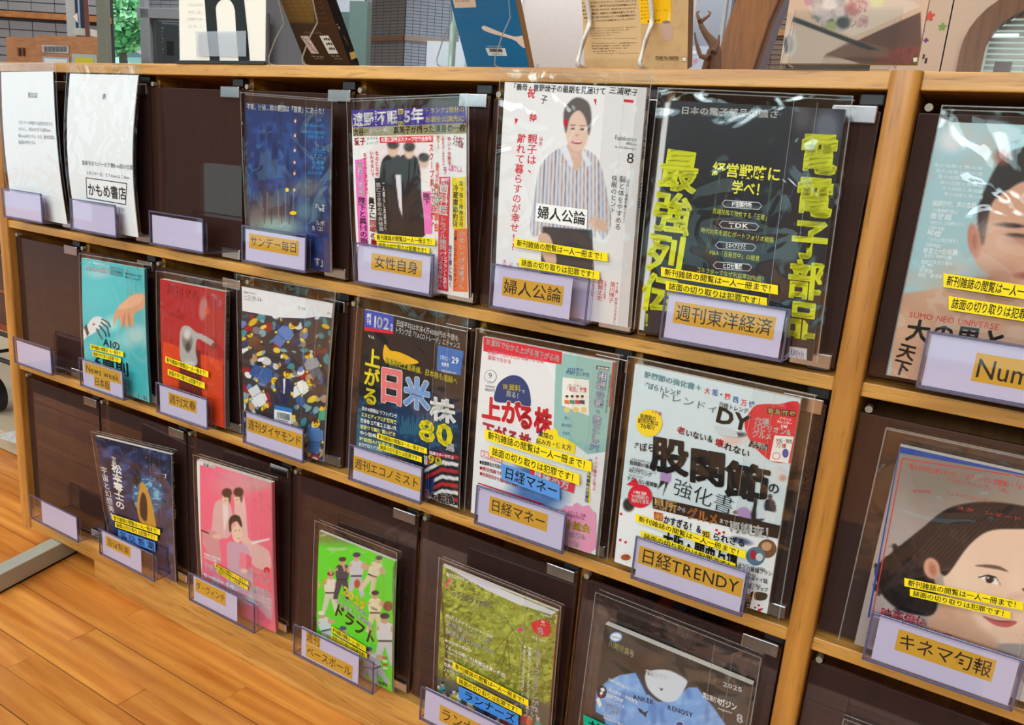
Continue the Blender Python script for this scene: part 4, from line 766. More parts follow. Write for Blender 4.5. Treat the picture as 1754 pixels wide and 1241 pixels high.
def d_kinema(s):
    s.fill((164, 150, 146)); s.blob(400, 220, 400, 140, (112, 104, 94), .7, .7); s.blob(650, 380, 150, 60, (150, 132, 88), .5, .6); s.blob(230, 640, 60, 300, (186, 174, 170), .5, .8)
    sk = (236, 200, 176)
    s.area([(360, 800), (600, 760), (640, 900), (600, 1000), (760, 1100), (1000, 1120), (1000, 1400), (200, 1400), (330, 960), (370, 900)], (216, 168, 142), 1, 8)
    s.area([(560, 1010), (640, 960), (760, 1080), (1000, 1100), (1000, 1400), (500, 1400)], (222, 214, 212), 1, 6)
    s.area([(430, 560), (520, 480), (600, 440), (760, 440), (900, 500), (960, 640), (900, 800), (800, 900), (700, 905), (620, 900), (520, 830), (440, 720), (420, 640)], sk, 1, 4, True)
    s.area([(365, 795), (480, 700), (560, 830), (640, 900), (600, 960), (430, 960), (360, 880)], (206, 158, 132), 1, 14, True); s.blob(500, 650, 60, 130, (242, 212, 190), .6, .9, -20)
    s.area([(440, 620), (520, 510), (600, 450), (700, 440), (820, 450), (900, 520), (960, 620), (1000, 560), (900, 400), (760, 350), (600, 330), (470, 345), (400, 380), (340, 430), (240, 510), (180, 560), (140, 600), (150, 660), (180, 720), (240, 770), (310, 790), (372, 790), (396, 740), (380, 640), (350, 600), (360, 566), (390, 575), (410, 620)], (34, 26, 28), 1, 4, True)
    s.noise(26, 70, (74, 56, 52), .6, .8, .45, 5, mask=(s.img.sum(1) < 150)*1.0); s.noise(30, 24, (12, 10, 12), .5, .7, .8, 8, mask=(np.hypot((s.X-240)/110, (s.Y-640)/150) < 1)*1.0)
    
    dark = (s.img.sum(1) < 160)*1.0
    for k in range(16):
        x0, y0 = 470+k*24, 352+abs(k-6)*2; s.area([(x0, y0), (x0+5, y0), (300+k*17, 560+k*3), (180+k*16, 690-k*6), (174+k*16, 688-k*6), (292+k*17, 556+k*3)], (84, 64, 58), .5, 3, clip=dark)
    s.blob(372, 600, 32, 44, (214, 160, 134), 1, .12, -14); s.blob(376, 604, 14, 26, (168, 104, 84), .8, .5, -14)
    s.area([(548, 588), (600, 584), (650, 592), (684, 614), (640, 604), (590, 596)], (84, 62, 56), .85, 3, True)
    s.area([(566, 632), (600, 626), (632, 640), (650, 664), (612, 660), (580, 646)], (244, 238, 236), 1, 1.5, True); s.blob(608, 644, 17, 16, (40, 28, 26), 1, .12); s.blob(602, 638, 4, 4, (240, 240, 240), 1, .3)
    for p, q in (((562, 634), (600, 624)), ((600, 624), (634, 634)), ((634, 634), (652, 664))): s.area([p, q, (q[0], q[1]+6), (p[0], p[1]+5)], (30, 20, 20), 1, 1.2)
    s.area([(738, 684), (752, 676), (790, 690), (790, 700), (750, 696)], (40, 28, 26), 1, 2)
    s.blob(716, 712, 30, 14, (210, 160, 138), .7, .6); s.blob(690, 728, 9, 5, (150, 96, 80), .8, .4); s.blob(720, 650, 30, 70, (244, 214, 194), .6, .9, 8)
    s.area([(580, 794), (620, 806), (660, 812), (700, 812), (720, 820), (690, 838), (650, 838), (612, 822)], (190, 92, 92), 1, 2, True); s.area([(580, 794), (640, 812), (716, 820), (640, 818)], (120, 48, 52), .9, 1.5); s.blob(640, 790, 40, 8, (226, 180, 158), .5, .8); s.blob(700, 870, 120, 24, (222, 176, 150), .5, .8)
    s.poly([(240, 96), (900, 218), (900, 250), (238, 130)], (36, 70, 150)); s.poly([(240, 96), (900, 218), (900, 226), (240, 104)], (220, 222, 226)); s.poly([(232, 130), (240, 130), (118, 800), (110, 800)], (36, 70, 150))
    s.poly([(250, 154), (254, 154), (126, 820), (122, 820)], (206, 50, 60)); s.poly([(250, 152), (900, 250), (900, 254), (250, 156)], (206, 50, 60))
    s.T('「私たちが光と想うすべて」/「スタントマン 武替道」/「よそ', 266, 182, 760, 272, 25, (214, 56, 60), .01); s.T('「スタンティング」「光」', 420, 236, 700, 290, 20, (196, 60, 60)); s.T('「ススパンシング」', 420, 290, 620, 330, 18, (196, 60, 60)); s.T('スタ　ンダード', 470, 352, 740, 400, 18, (196, 60, 60)); s.T('監督特集', 294, 286, 370, 288, 12, (206, 50, 80))
    s.T('映画俳優', 162, 780, 356, 826, 50, (220, 70, 96), .03); s.T('広瀬すず', 160, 830, 350, 876, 50, (220, 70, 96), .03); s.T('本音', 362, 872, 458, 892, 50, (220, 70, 96), .03)
# ---- row 3
def d_gei(s):
    s.fill((34, 44, 84)); s.noise(60, 60, (70, 90, 150), .55, .8, .8, 3); s.noise(90, 60, (24, 26, 46), .5, .75, .9, 9); s.noise(8, 8, (190, 200, 230), .86, .92, .8, 12)
    s.blob(484, 536, 116, 146, (40, 90, 140), 1, .06, -18); s.noise(26, 14, (150, 210, 236), .55, .7, .8, 6, mask=(np.hypot((s.X-484)/112, (s.Y-536)/142) < 1)*1.0); s.blob(544, 530, 24, 30, (130, 200, 230), .8, .6); s.blob(610, 606, 50, 18, (30, 70, 90), .7, .6)
    s.area([(430, 440), (462, 470), (500, 560), (530, 680), (545, 780), (500, 790), (440, 760), (404, 640), (412, 540)], (206, 150, 60), 1, 4, True); s.area([(440, 520), (470, 560), (480, 660), (470, 730), (430, 690), (424, 600)], (56, 40, 34), 1, 5, True); s.area([(392, 366), (434, 420), (400, 484), (362, 424)], (34, 28, 28), 1, 2)
    s.area([(62, 88), (100, 100), (216, 820), (196, 812)], (224, 222, 218), 1, 2); s.blob(380, 856, 40, 22, (150, 30, 40), .9, .3)
    s.VT('松本零士の', 250, 300, 290, 640, 62, W_, .05); s.VT('宇宙と幻想美女', 166, 320, 240, 710, 40, W_, .0); s.VT('前人未踏', 232, 240, 236, 300, 30, W_, .01); s.T('7', 602, 392, 630, 396, 50, W_, .03); s.VT('の', 82, 120, 86, 170, 34, K_)
    s.T('GEIJUTSU SHINCHO', 520, 360, 600, 380, 12, (150, 160, 190))
def d_davi(s):
    s.fill((244, 106, 136)); s.blob(340, 200, 120, 90, (226, 150, 160), .8, .5); s.blob(480, 210, 90, 40, (220, 160, 164), .8, .5)
    pk = (226, 176, 176)
    s.area([(232, 310), (300, 320), (330, 460), (300, 540), (240, 560), (220, 700), (180, 640), (140, 560), (190, 500), (205, 360)], pk, 1, 3, True); s.area([(340, 280), (396, 300), (420, 520), (440, 560), (520, 600), (560, 640), (560, 740), (460, 720), (400, 600), (340, 480)], (232, 184, 184), 1, 3, True)
    s.area([(140, 520), (210, 500), (240, 560), (250, 700), (180, 660)], (216, 150, 156), 1, 4, True); s.blob(225, 534, 26, 14, (232, 192, 170)); s.blob(410, 560, 30, 10, (232, 192, 170)); s.area([(260, 330), (290, 330), (300, 400), (270, 520)], (240, 226, 226), .8, 3)
    for cx, cy in ((284, 296), (356, 292)): s.blob(cx, cy, 26, 44, (236, 200, 176), 1, .1, 5); s.blob(cx+2, cy-32, 31, 28, (72, 50, 40), 1, .15); s.blob(cx+20, cy, 9, 30, (72, 50, 40), .8, .3); s.blob(cx-8, cy+16, 8, 3, (190, 90, 90), 1, .3); s.blob(cx-12, cy-6, 5, 2.4, (60, 40, 36)); s.blob(cx+8, cy-5, 5, 2.4, (60, 40, 36))
    s.area([(290, 580), (340, 570), (420, 600), (440, 700), (450, 820), (430, 900), (340, 950), (280, 900), (290, 720)], (206, 164, 184), 1, 4, True); s.area([(300, 900), (440, 840), (560, 900), (570, 1040), (540, 1050), (450, 960), (340, 980)], (214, 164, 184), 1, 4, True)
    s.blob(352, 516, 32, 56, (238, 202, 178), 1, .08, -4); s.area([(304, 500), (302, 430), (330, 400), (368, 412), (384, 470), (372, 470), (350, 440), (318, 456), (316, 500)], (58, 40, 34), 1, 2.5, True); s.blob(362, 540, 11, 4, (236, 232, 230), 1, .3); s.blob(362, 544, 11, 3, (190, 90, 90), .8, .4); s.blob(342, 498, 5, 2.5, (50, 36, 30)); s.blob(366, 496, 5, 2.5, (50, 36, 30))
    s.area([(372, 630), (412, 640), (408, 740), (364, 724)], (238, 130, 150), 1, 1.5); s.area([(412, 640), (446, 664), (440, 760), (408, 740)], (226, 100, 130), 1, 1.5); s.blob(396, 750, 22, 14, (234, 196, 174)); s.area([(130, 490), (180, 512), (178, 520), (130, 502)], (110, 50, 50), 1, 1.5); s.area([(440, 566), (556, 546), (556, 556), (444, 586)], (236, 226, 230), 1, 1.5); s.blob(440, 940, 20, 40, (196, 214, 214), 1, .3, -30); s.blob(216, 850, 36, 60, (190, 214, 222), .7, .5)
    s.poly([(112, 62), (210, 92), (212, 118), (112, 90)], (236, 220, 220)); s.T('鬼滅の刃', 138, 90, 210, 108, 22, K_, .03); s.poly([(98, 70), (118, 62), (138, 830), (124, 826)], (238, 226, 224))
    s.T('劇場版 無限城編', 148, 644, 250, 680, 18, W_, .02); s.T('7月18日公開', 148, 664, 226, 690, 18, W_, .02); s.T('『鬼滅の刃』', 138, 716, 360, 790, 52, W_, .03, (214, 110, 150), .03); s.T('受け継がれる想い', 144, 778, 360, 870, 34, W_, .02)
    s.T('最愛に愛を、応援！', 424, 736, 562, 782, 22, W_, .03); s.T('サンリオ', 410, 770, 562, 824, 50, W_, .03); s.T('推し活', 436, 862, 564, 896, 52, W_, .03); s.T('川尻 蓮', 490, 910, 556, 932, 22, W_); s.T('×川西拓実', 476, 928, 562, 958, 22, W_); s.T('×河野純喜', 470, 952, 564, 982, 22, W_)
    s.ell(540, 744, 20, 19, (214, 30, 60)); s.T('2', 532, 748, 548, 752, 20, W_, .03)
def d_base(s):
    s.fill((94, 214, 44)); s.blob(360, 130, 220, 80, (120, 100, 90), .9, .5); s.blob(240, 180, 60, 24, (120, 140, 60), .9, .4); s.noise(60, 20, (206, 200, 190), .6, .8, .6, 4, mask=np.clip((330-s.Y)/80, 0, 1))
    def player(cx, cy, h, body=(226, 224, 220), cap=(50, 46, 60), sk=(206, 160, 130), lean=0, arm=1):
        t = math.radians(lean); f = lambda x, y: (cx+h*(x*math.cos(t)-y*math.sin(t)), cy+h*(x*math.sin(t)+y*math.cos(t)))
        s.area([f(-.14, -.3), f(.14, -.3), f(.12, .05), f(-.12, .05)], body, 1, 2, True); s.area([f(-.13, .0), f(.12, .0), f(.2, .48), f(.1, .5), f(.0, .12), f(-.12, .5), f(-.22, .48)], tuple(np.array(body)*.94), 1, 2)
        s.area([f(-.12, -.28), f(-.28*arm, -.08), f(-.34*arm, -.24), f(-.28*arm, -.26), f(-.26*arm, -.15), f(-.1, -.2)], sk, 1, 2); s.area([f(.12, -.28), f(.3, -.2), f(.26, -.1), f(.1, -.16)], sk, 1, 2)
        p = f(0, -.4); s.blob(p[0], p[1], .075*h, .09*h, sk, 1, .12); p = f(0, -.46); s.blob(p[0], p[1], .09*h, .055*h, cap, 1, .15); s.area([f(-.13, .0), f(.13, .0), f(.13, .035), f(-.13, .035)], (40, 40, 46), 1, 1)
    player(275, 500, 240, (224, 216, 200), (150, 50, 50)); player(345, 420, 250, (70, 66, 78), (60, 50, 60)); player(430, 400, 260, (200, 196, 204), (50, 60, 90)); player(530, 400, 230, (224, 210, 180), (60, 60, 80), lean=20)
    player(545, 620, 250, (232, 220, 180), (40, 40, 50)); player(605, 790, 320, (214, 214, 218), (36, 36, 44)); player(245, 730, 230, (214, 214, 214), (220, 220, 220), lean=-14); player(350, 830, 240, (196, 200, 206), (60, 70, 110)); player(425, 920, 200, (196, 200, 206), (50, 60, 100)); player(545, 960, 260, (200, 204, 210), (50, 60, 100), lean=-20); player(495, 960, 160, (196, 200, 206), (50, 60, 100))
    s.blob(624, 585, 28, 30, (130, 70, 46), 1, .15); s.blob(436, 450, 18, 26, (180, 80, 60), 1, .2); s.blob(242, 432, 12, 16, (214, 150, 80), 1, .2)
    for k in range(4): s.area([(590, 892+k*22), (618, 896+k*22), (618, 906+k*22), (590, 902+k*22)], ((200, 40, 50), (236, 236, 236))[k % 2], 1, 1)
    s.T('2025', 352, 480, 486, 590, 66, (250, 232, 30), .07, (70, 150, 30)); s.T('スカウト垂涎の', 330, 520, 500, 640, 32, W_, .03, (60, 130, 30)); s.T('有力選手一挙掲載!!', 305, 548, 536, 712, 34, W_, .03, (60, 130, 30)); s.T('ドラフト', 296, 590, 548, 800, 96, (62, 50, 40), .07); s.T('TOKAI', 516, 590, 560, 606, 20, (60, 60, 80), .04)
    s.T('高校野球', 560, 1054, 616, 1074, 26, K_, .03); s.T('週刊ベースボール', 560, 1090, 616, 1104, 14, (40, 90, 30)); s.poly([(650, 360), (672, 300), (662, 640), (650, 640)], (60, 150, 40)); s.VT('春季大会', 664, 420, 658, 560, 14, W_)
def d_run(s):
    s.fill((134, 142, 50)); s.noise(60, 50, (176, 186, 74), .48, .7, .9, 3); s.noise(26, 22, (96, 104, 36), .52, .7, .9, 11); s.noise(14, 12, (206, 206, 110), .62, .75, .7, 17); s.noise(20, 18, (150, 110, 50), .68, .8, .6, 23); s.blob(660, 560, 200, 200, (176, 192, 80), .4, .8)
    for (x0, y0, x1, y1, w_) in ((180, 300, 230, 900, 12), (230, 620, 190, 940, 18), (560, 720, 700, 560, 6), (600, 860, 640, 640, 5), (660, 880, 640, 650, 5), (540, 880, 640, 690, 4), (700, 640, 860, 860, 6), (890, 440, 960, 560, 8), (620, 500, 700, 620, 4)):
        s.area([(x0, y0), (x0+w_, y0), (x1+w_, y1), (x1, y1)], (84, 66, 40), .85, 2)
    s.area([(130, 900), (500, 960), (980, 1100), (960, 1500), (100, 1500)], (92, 88, 84), .9, 20); rs = np.random.RandomState(3)
    for i in range(70):
        x = rs.uniform(140, 930); y = 985+(x-200)*.28+rs.uniform(-30, 170); c = [(230, 110, 50), (236, 236, 232), (60, 160, 160), (230, 220, 60), (70, 90, 150), (190, 50, 60), (40, 44, 60)][rs.randint(7)]
        s.blob(x, y+30, 20, 30, c, .95, .15); s.blob(x, y-8, 11, 14, (206, 160, 132), 1, .15); s.blob(x, y-18, 12, 8, [(40, 34, 32), (220, 220, 220), (50, 60, 110)][rs.randint(3)], 1, .2)
    s.poly([(190, 150), (224, 135), (972, 470), (940, 486), (700, 410), (500, 320), (280, 196)], (214, 214, 222)); s.poly([(230, 150), (600, 270), (500, 300), (300, 205)], (206, 198, 216))
    s.T('誰でもフルマラソンを', 220, 208, 400, 262, 26, W_, .02, (60, 60, 40)); s.T('ランニングマガジン', 260, 340, 540, 430, 40, (40, 40, 34), .03, W_); s.ell(240, 250, 10, 14, (236, 60, 140)); s.ell(226, 282, 9, 12, (236, 60, 140))
    w2 = (246, 246, 236); kk = (66, 60, 40)
    s.T('約2万人のチャレンジャー必読', 220, 482, 544, 634, 28, w2, .01, kk, .04); s.T('北海道マラソンを', 220, 532, 530, 672, 44, w2, .03, kk, .05); s.T('快走&楽しみ尽くす！', 220, 584, 580, 756, 46, w2, .03, kk, .05); s.T('MCC年間大賞2024', 214, 650, 400, 726, 24, w2, .01, kk)
    s.T('「オール納車」で3年連続大賞レポ1位', 210, 690, 630, 896, 30, w2, .02, kk); s.T('（主催者のブレ賞・キロ一〜専有クラシック）', 212, 722, 510, 860, 16, w2, .0, kk); s.T('2018年', 208, 776, 278, 802, 22, w2, .01, kk); s.T('世界王者が実践する', 206, 812, 430, 920, 28, w2, .02, kk); s.T('ノルウェー', 204, 850, 310, 890, 28, w2, .02, kk)
    s.poly([(806, 540), (840, 524), (880, 516), (930, 550), (930, 610), (890, 632), (840, 610), (812, 580)], (220, 36, 50), True); s.T('8', 848, 588, 888, 596, 66, W_, .03); s.T('25', 868, 528, 894, 536, 20, W_, .02); s.T('AUGUST', 864, 548, 900, 558, 12, W_); s.ell(730, 584, 18, 12, (236, 60, 140)); s.T('Runners', 868, 480, 940, 500, 20, W_); s.T('定価 800円', 812, 632, 900, 666, 16, W_)
    s.VT('今ハーフマラソンが熱い！', 850, 716, 820, 1224, 50, w2, .04, kk, .05); s.VT('★最旬ランキング上位に聞く', 796, 690, 776, 1160, 20, w2, .01, kk); s.VT('★走りたくなる大会ガイド ★ハーフ', 762, 684, 736, 1160, 20, w2, .01, kk)
def d_soc(s):
    s.fill((66, 56, 48)); s.noise(200, 120, (76, 66, 58), .4, .8, .7, 3); bl = (120, 164, 224)
    s.area([(470, 770), (600, 752), (720, 940), (800, 1000), (900, 990), (1060, 880), (1130, 880), (1280, 1060), (1420, 1260), (1420, 1500), (340, 1500), (340, 1120), (260, 1080), (260, 900), (360, 820)], bl, 1, 5)
    s.noise(110, 60, (150, 190, 240), .5, .75, .8, 6, mask=(s.Y > 760)*1.0*(s.img[:, 2] > 180)); s.noise(80, 140, (84, 124, 196), .55, .8, .7, 9, mask=(s.img[:, 2] > 180)*1.0)
    s.area([(690, 760), (780, 730), (900, 740), (1030, 810), (1040, 860), (960, 980), (860, 1000), (760, 940), (700, 860)], (206, 214, 226), 1, 5, True); s.area([(604, 756), (624, 756), (730, 930), (700, 940)], (50, 60, 90), 1, 3)
    s.area([(1020, 720), (1280, 760), (1300, 860), (1180, 840), (1060, 830)], (110, 90, 74), .8, 10); s.blob(770, 650, 90, 50, (100, 76, 56), .7, .7)
    s.ell(430, 450, 56, 42, (110, 150, 210)); s.ell(430, 450, 46, 32, (226, 232, 240)); s.T('FRONTALE', 395, 446, 470, 462, 22, (40, 60, 120), .03)
    s.T('川崎特集号', 370, 500, 590, 600, 64, (206, 190, 130), .03); s.T('週刊サッカー', 690, 750, 920, 800, 54, (226, 226, 220), .02, (90, 110, 150))
    s.T('ANKER', 584, 950, 764, 1000, 58, (46, 54, 80), .03); s.T('RENOSY', 880, 1040, 1100, 1112, 56, (46, 54, 80), .03)
    s.poly([(620, 1044), (650, 1056), (680, 1084), (720, 1072), (700, 1096), (696, 1130), (672, 1104), (640, 1084)], (46, 54, 80)); s.poly([(806, 872), (824, 890), (842, 880), (832, 908), (818, 896)], (60, 60, 70))
    s.ell(312, 908, 44, 56, (40, 40, 46)); s.poly([(300, 880), (330, 870), (340, 900), (310, 910)], (226, 226, 226)); s.ell(308, 920, 14, 12, (226, 226, 226)); s.ell(306, 942, 12, 10, (210, 40, 50)); s.poly([(262, 970), (290, 954), (316, 1020), (290, 1042)], (226, 226, 230))
    w2 = (224, 228, 236)
    s.T('川崎の開拓者たち', 370, 800, 552, 888, 30, w2, .02); s.T('池上壮史・中西哲生', 372, 886, 628, 1004, 36, w2, .02); s.T('我那覇和樹', 350, 934, 502, 990, 36, w2, .02); s.T('ジュニーニョ', 350, 974, 510, 1034, 34, w2, .02); s.T('中村憲剛', 342, 1010, 462, 1054, 36, w2, .03); s.T('谷口彰悟', 336, 1052, 458, 1096, 36, w2, .03); s.T('大島僚太…', 330, 1100, 456, 1146, 26, w2, .01); s.T('脇坂泰斗が語る', 328, 1124, 500, 1192, 26, w2, .01)
    s.T('2025', 1350, 850, 1516, 904, 52, W_, .05); s.T('ガジン', 1320, 1000, 1470, 1050, 70, W_, .02); s.T('magazine', 1310, 1050, 1430, 1092, 26, W_); s.T('8', 1466, 1130, 1526, 1146, 100, W_, .05); s.T('国立競技場', 1180, 940, 1330, 1000, 50, (226, 222, 220), .02)
    s.ell(985, 1190, 40, 34, (170, 190, 220)); s.ell(985, 1190, 30, 24, (60, 80, 140))
def d_last(s):
    s.fill((60, 58, 62)); s.blob(300, 300, 300, 200, (190, 180, 176), .6, .6)

CR = dict(sunday=(400, 150, 3.65), josei=(590, 150, 3.182), fujin=(830, 120, 2.64), toyo=(1070, 140, 2.482), number=(1490, 160, 2.216), news=(120, 420, 3.65), bun=(120, 420, 3.65), dia=(400, 460, 3.447),
          eco=(590, 490, 3.1025), money=(800, 550, 2.886), trendy=(1040, 600, 2.585), kinema=(1440, 720, 2.382), gei=(140, 730, 4.279), davi=(310, 770, 3.65), base=(490, 870, 3.546), run=(710, 930, 3.99), soc=(970, 1000, 5.011))
M = magazine
M('navy blue magazine with white headline in a clear sleeve, fourth cell of the top row', 1, CR['sunday'], .842, 1.024, (.842, -.028, -.063), (1.024, -.021, -.067), d_sunday, spine=(110, 84, 60), grid=(90, 120))
M('crowded pink and purple gossip weekly with two men in black suits', 1, CR['josei'], 1.084, 1.295, (1.080, -.036, -.067), (1.288, -.040, -.056), d_josei, th=.008, spine=(150, 60, 60), grid=(110, 140),
  strips=((178, 806, 504, 832, 38), (188, 850, 472, 882, 38)))
M('white magazine with a smiling person in a striped shirt on the cover', 1, CR['fujin'], 1.339, 1.544, (1.336, -.024, -.022), (1.541, -.034, -.026), d_fujin, th=.012, spine=(216, 214, 216), grid=(170, 240),
  strips=((146, 772, 568, 838, 40), (168, 862, 530, 922, 40)), spine_text=('婦人公論 八月号', (60, 60, 60)))
M('black business magazine with huge yellow characters down both sides', 1, CR['toyo'], 1.560, 1.774, (1.556, -.018, -.038), (1.764, -.020, -.042), d_toyo, th=.006, spine=(24, 24, 28), grid=(120, 160),
  strips=((164, 798, 660, 876, 40), (184, 858, 614, 930, 40)), stop=.014)
M('pale blue sports magazine with a dark-haired man, right of the post', 1, CR['number'], 1.854, 2.064, (1.855, -.010, -.050), (2.065, -.010, -.050), d_number, th=.006, grid=(150, 200),
  strips=((280, 706, 706, 770, 52), (300, 792, 690, 852, 52)), stop=.016, sl=.001, wav=.003)
M('turquoise magazine with a human hand reaching towards a machine hand', 2, CR['news'], .325, .543, (.334, -.014, -.382), (.541, -.014, -.377), d_news, spine=(60, 120, 130), grid=(110, 140),
  strips=((146, 620, 350, 668, 32), (158, 664, 334, 708, 30)), stop=.010, sl=.002, sr=.004)
M('dark red and orange magazine with a grey metal pouring can', 2, CR['bun'], .588, .768, (.588, -.014, -.390), (.770, -.012, -.388), d_bun, th=.011, spine=(110, 106, 104), grid=(90, 120),
  strips=((616, 712, 884, 808, 38), (630, 790, 860, 878, 38)), spine_text=('週刊文春 七月二十四日号', (30, 30, 32)))
M('magazine with a heap of coloured plastic toy people under a white title band', 2, CR['dia'], .823, 1.017, (.818, -.018, -.371), (1.030, -.012, -.369), d_dia, th=.004, spine=(180, 180, 176), grid=(150, 210), stop=.022, wav=.003)
M('black finance weekly with huge red, blue and yellow characters', 2, CR['eco'], 1.090, 1.300, (1.098, -.014, -.367), (1.296, -.018, -.368), d_eco, spine=(40, 30, 40), grid=(110, 140), stop=.024, sl=.012,
  strips=((190, 776, 454, 856, 32), (198, 834, 426, 904, 32)), wav=.0026)
M('white and red money magazine with a pale green supplement panel', 2, CR['money'], 1.325, 1.536, (1.324, -.014, -.371), (1.534, -.018, -.367), d_money, th=.008, spine=(200, 190, 190), grid=(110, 140), stop=.012, sl=.010,
  strips=((100, 548, 626, 708, 52), (122, 628, 566, 772, 52)), blue=('日経マネー', 180, 730, 468, 836, 78, (92, 150, 222), .05))
M('pale magazine with large black characters, bursting red corner and yellow circle', 2, CR['trendy'], 1.565, 1.774, (1.562, -.018, -.364), (1.771, -.024, -.364), d_trendy, th=.008, spine=(214, 212, 214), grid=(140, 190), stop=.010, sl=.010, sr=.016,
  strips=((134, 730, 620, 894, 34), (158, 806, 576, 950, 34)))
M('cinema magazine with the portrait of a dark-haired woman, right of the post', 2, CR['kinema'], 1.877, 2.087, (1.881, -.010, -.397), (2.091, -.010, -.397), d_kinema, th=.012, grid=(200, 250),
  strips=((262, 648, 744, 746, 34), (284, 690, 692, 782, 30)), stop=.018, sl=.018)
M('dark starry art magazine with a blue planet, bottom row', 3, CR['gei'], .402, .611, (.402, -.045, -.746), (.610, -.016, -.741), d_gei, spine=(30, 28, 34), grid=(110, 140), stop=.012,
  strips=((246, 684, 592, 806, 38), (266, 734, 572, 846, 36)), blue=('芸 術 新 潮', 286, 800, 554, 902, 60, (84, 140, 222), .05), spine_text=('宇宙と幻想', (150, 140, 130)))
M('pink magazine with three seated young men in pale pink suits', 3, CR['davi'], .697, .904, (.697, -.023, -.727), (.904, -.026, -.715), d_davi, th=.009, spine=(226, 100, 130), grid=(110, 150), stop=.012,
  strips=((226, 706, 436, 822, 24), (240, 744, 430, 854, 24)))
M('bright green baseball weekly crowded with cut-out players', 3, CR['base'], 1.012, 1.190, (1.012, -.014, -.779), (1.187, -.018, -.776), d_base, th=.006, spine=(60, 150, 40), grid=(120, 160), stop=.020, sl=.008,
  strips=((294, 716, 500, 840, 34), (290, 764, 508, 886, 34)))
M('running magazine with a leafy green avenue above a crowd of runners', 3, CR['run'], 1.286, 1.495, (1.288, -.026, -.744), (1.495, -.030, -.744), d_run, th=.005, spine=(190, 70, 40), grid=(170, 230), stop=.014,
  strips=((282, 810, 796, 1070, 46), (308, 910, 750, 1134, 46)), blue=('ランナーズ', 320, 995, 726, 1194, 84, (70, 140, 226), .08))
M('football monthly with a light blue jersey on dark brown', 3, CR['soc'], 1.562, 1.776, (1.563, -.014, -.746), (1.772, -.016, -.750), d_soc, th=.010, spine=(200, 196, 192), grid=(150, 200), stop=.046, sl=.020,
  strips=((96, 1240, 900, 1610, 110), (120, 1360, 880, 1710, 110)), blue=('サッカー', 166, 1150, 760, 1420, 130, (10, 172, 140), .06))
M('magazine in a sleeve at the lower right corner, below the cinema magazine', 3, (1154, 816, 2.92), 1.888, 2.090, (1.888, -.010, -.768), (2.090, -.010, -.768), d_last, th=.008, grid=(40, 56), stop=.020, sl=.006)

# ------------------------------------------------------------------ clear label holders and their title cards
LIPY = -0.034
ORG = (240, 186, 52)
HR = {1: (-0.3225, 0.150, 0.062), 2: (-0.6505, 0.150, 0.063), 3: (-1.0300, 0.190, 0.063)}
_proto = {}
def holder(x, row, label, tilt=0.0):
    z, w, h = HR[row]
    key = 3 if row == 3 else 1
    if key not in _proto:
        t = thing('label_holder', label, 'label holder', (x, LIPY, Z(z)), 'clear label holders along the shelves')
        def pl(name, x0, x1, y0, y1, z0, z1, par):
            m = MB().box(x+x0, x+x1, y0+LIPY, y1+LIPY, Z(z)+z0, Z(z)+z1); o = m.build(name, [CLEAR, CLEARE], par, 0.0006)
            small = sorted([(x1-x0), (y1-y0), (z1-z0)])[0]
            for p in o.data.polygons:
                n = p.normal; d = {0: x1-x0, 1: y1-y0, 2: z1-z0}[max(range(3), key=lambda i: abs(n[i]))]
                p.material_index = 0 if d == small else 1
            return o
        pl('base_tray', 0, w, 0.0, 0.0440, 0.0, 0.0030, t)
        f = pl('front_lip', 0, w, -0.0028, 0.0, 0.0, h, t)
        pl('card_pocket', 0.0, w+0.004, 0.0028, 0.0048, 0.0032, h-0.007, t)
        # thick polished rims
        MB().box(x, x+w, LIPY-0.0032, LIPY-0.0004, Z(z)+h-0.0022, Z(z)+h+0.0003).box(x, x+w, LIPY-0.0032, LIPY-0.0004, Z(z)-0.0002, Z(z)+0.0030).box(x-0.0003, x+0.0022, LIPY-0.0032, LIPY-0.0004, Z(z), Z(z)+h).box(x+w-0.0022, x+w+0.0003, LIPY-0.0032, LIPY-0.0004, Z(z), Z(z)+h).build('rim', CLEARE, f, 0.0005)
        _proto[key] = t; return t
    src = _proto[key]; r = src.copy(); C.objects.link(r); r.location = (x, LIPY, Z(z)); r['label'] = label
    for ch in list(src.children):
        c = ch.copy(); C.objects.link(c); c.parent = r; c.matrix_parent_inverse = ch.matrix_parent_inverse.copy()
        for g in ch.children: d = g.copy(); C.objects.link(d); d.parent = c
    return r
CARDC = (226, 222, 236)
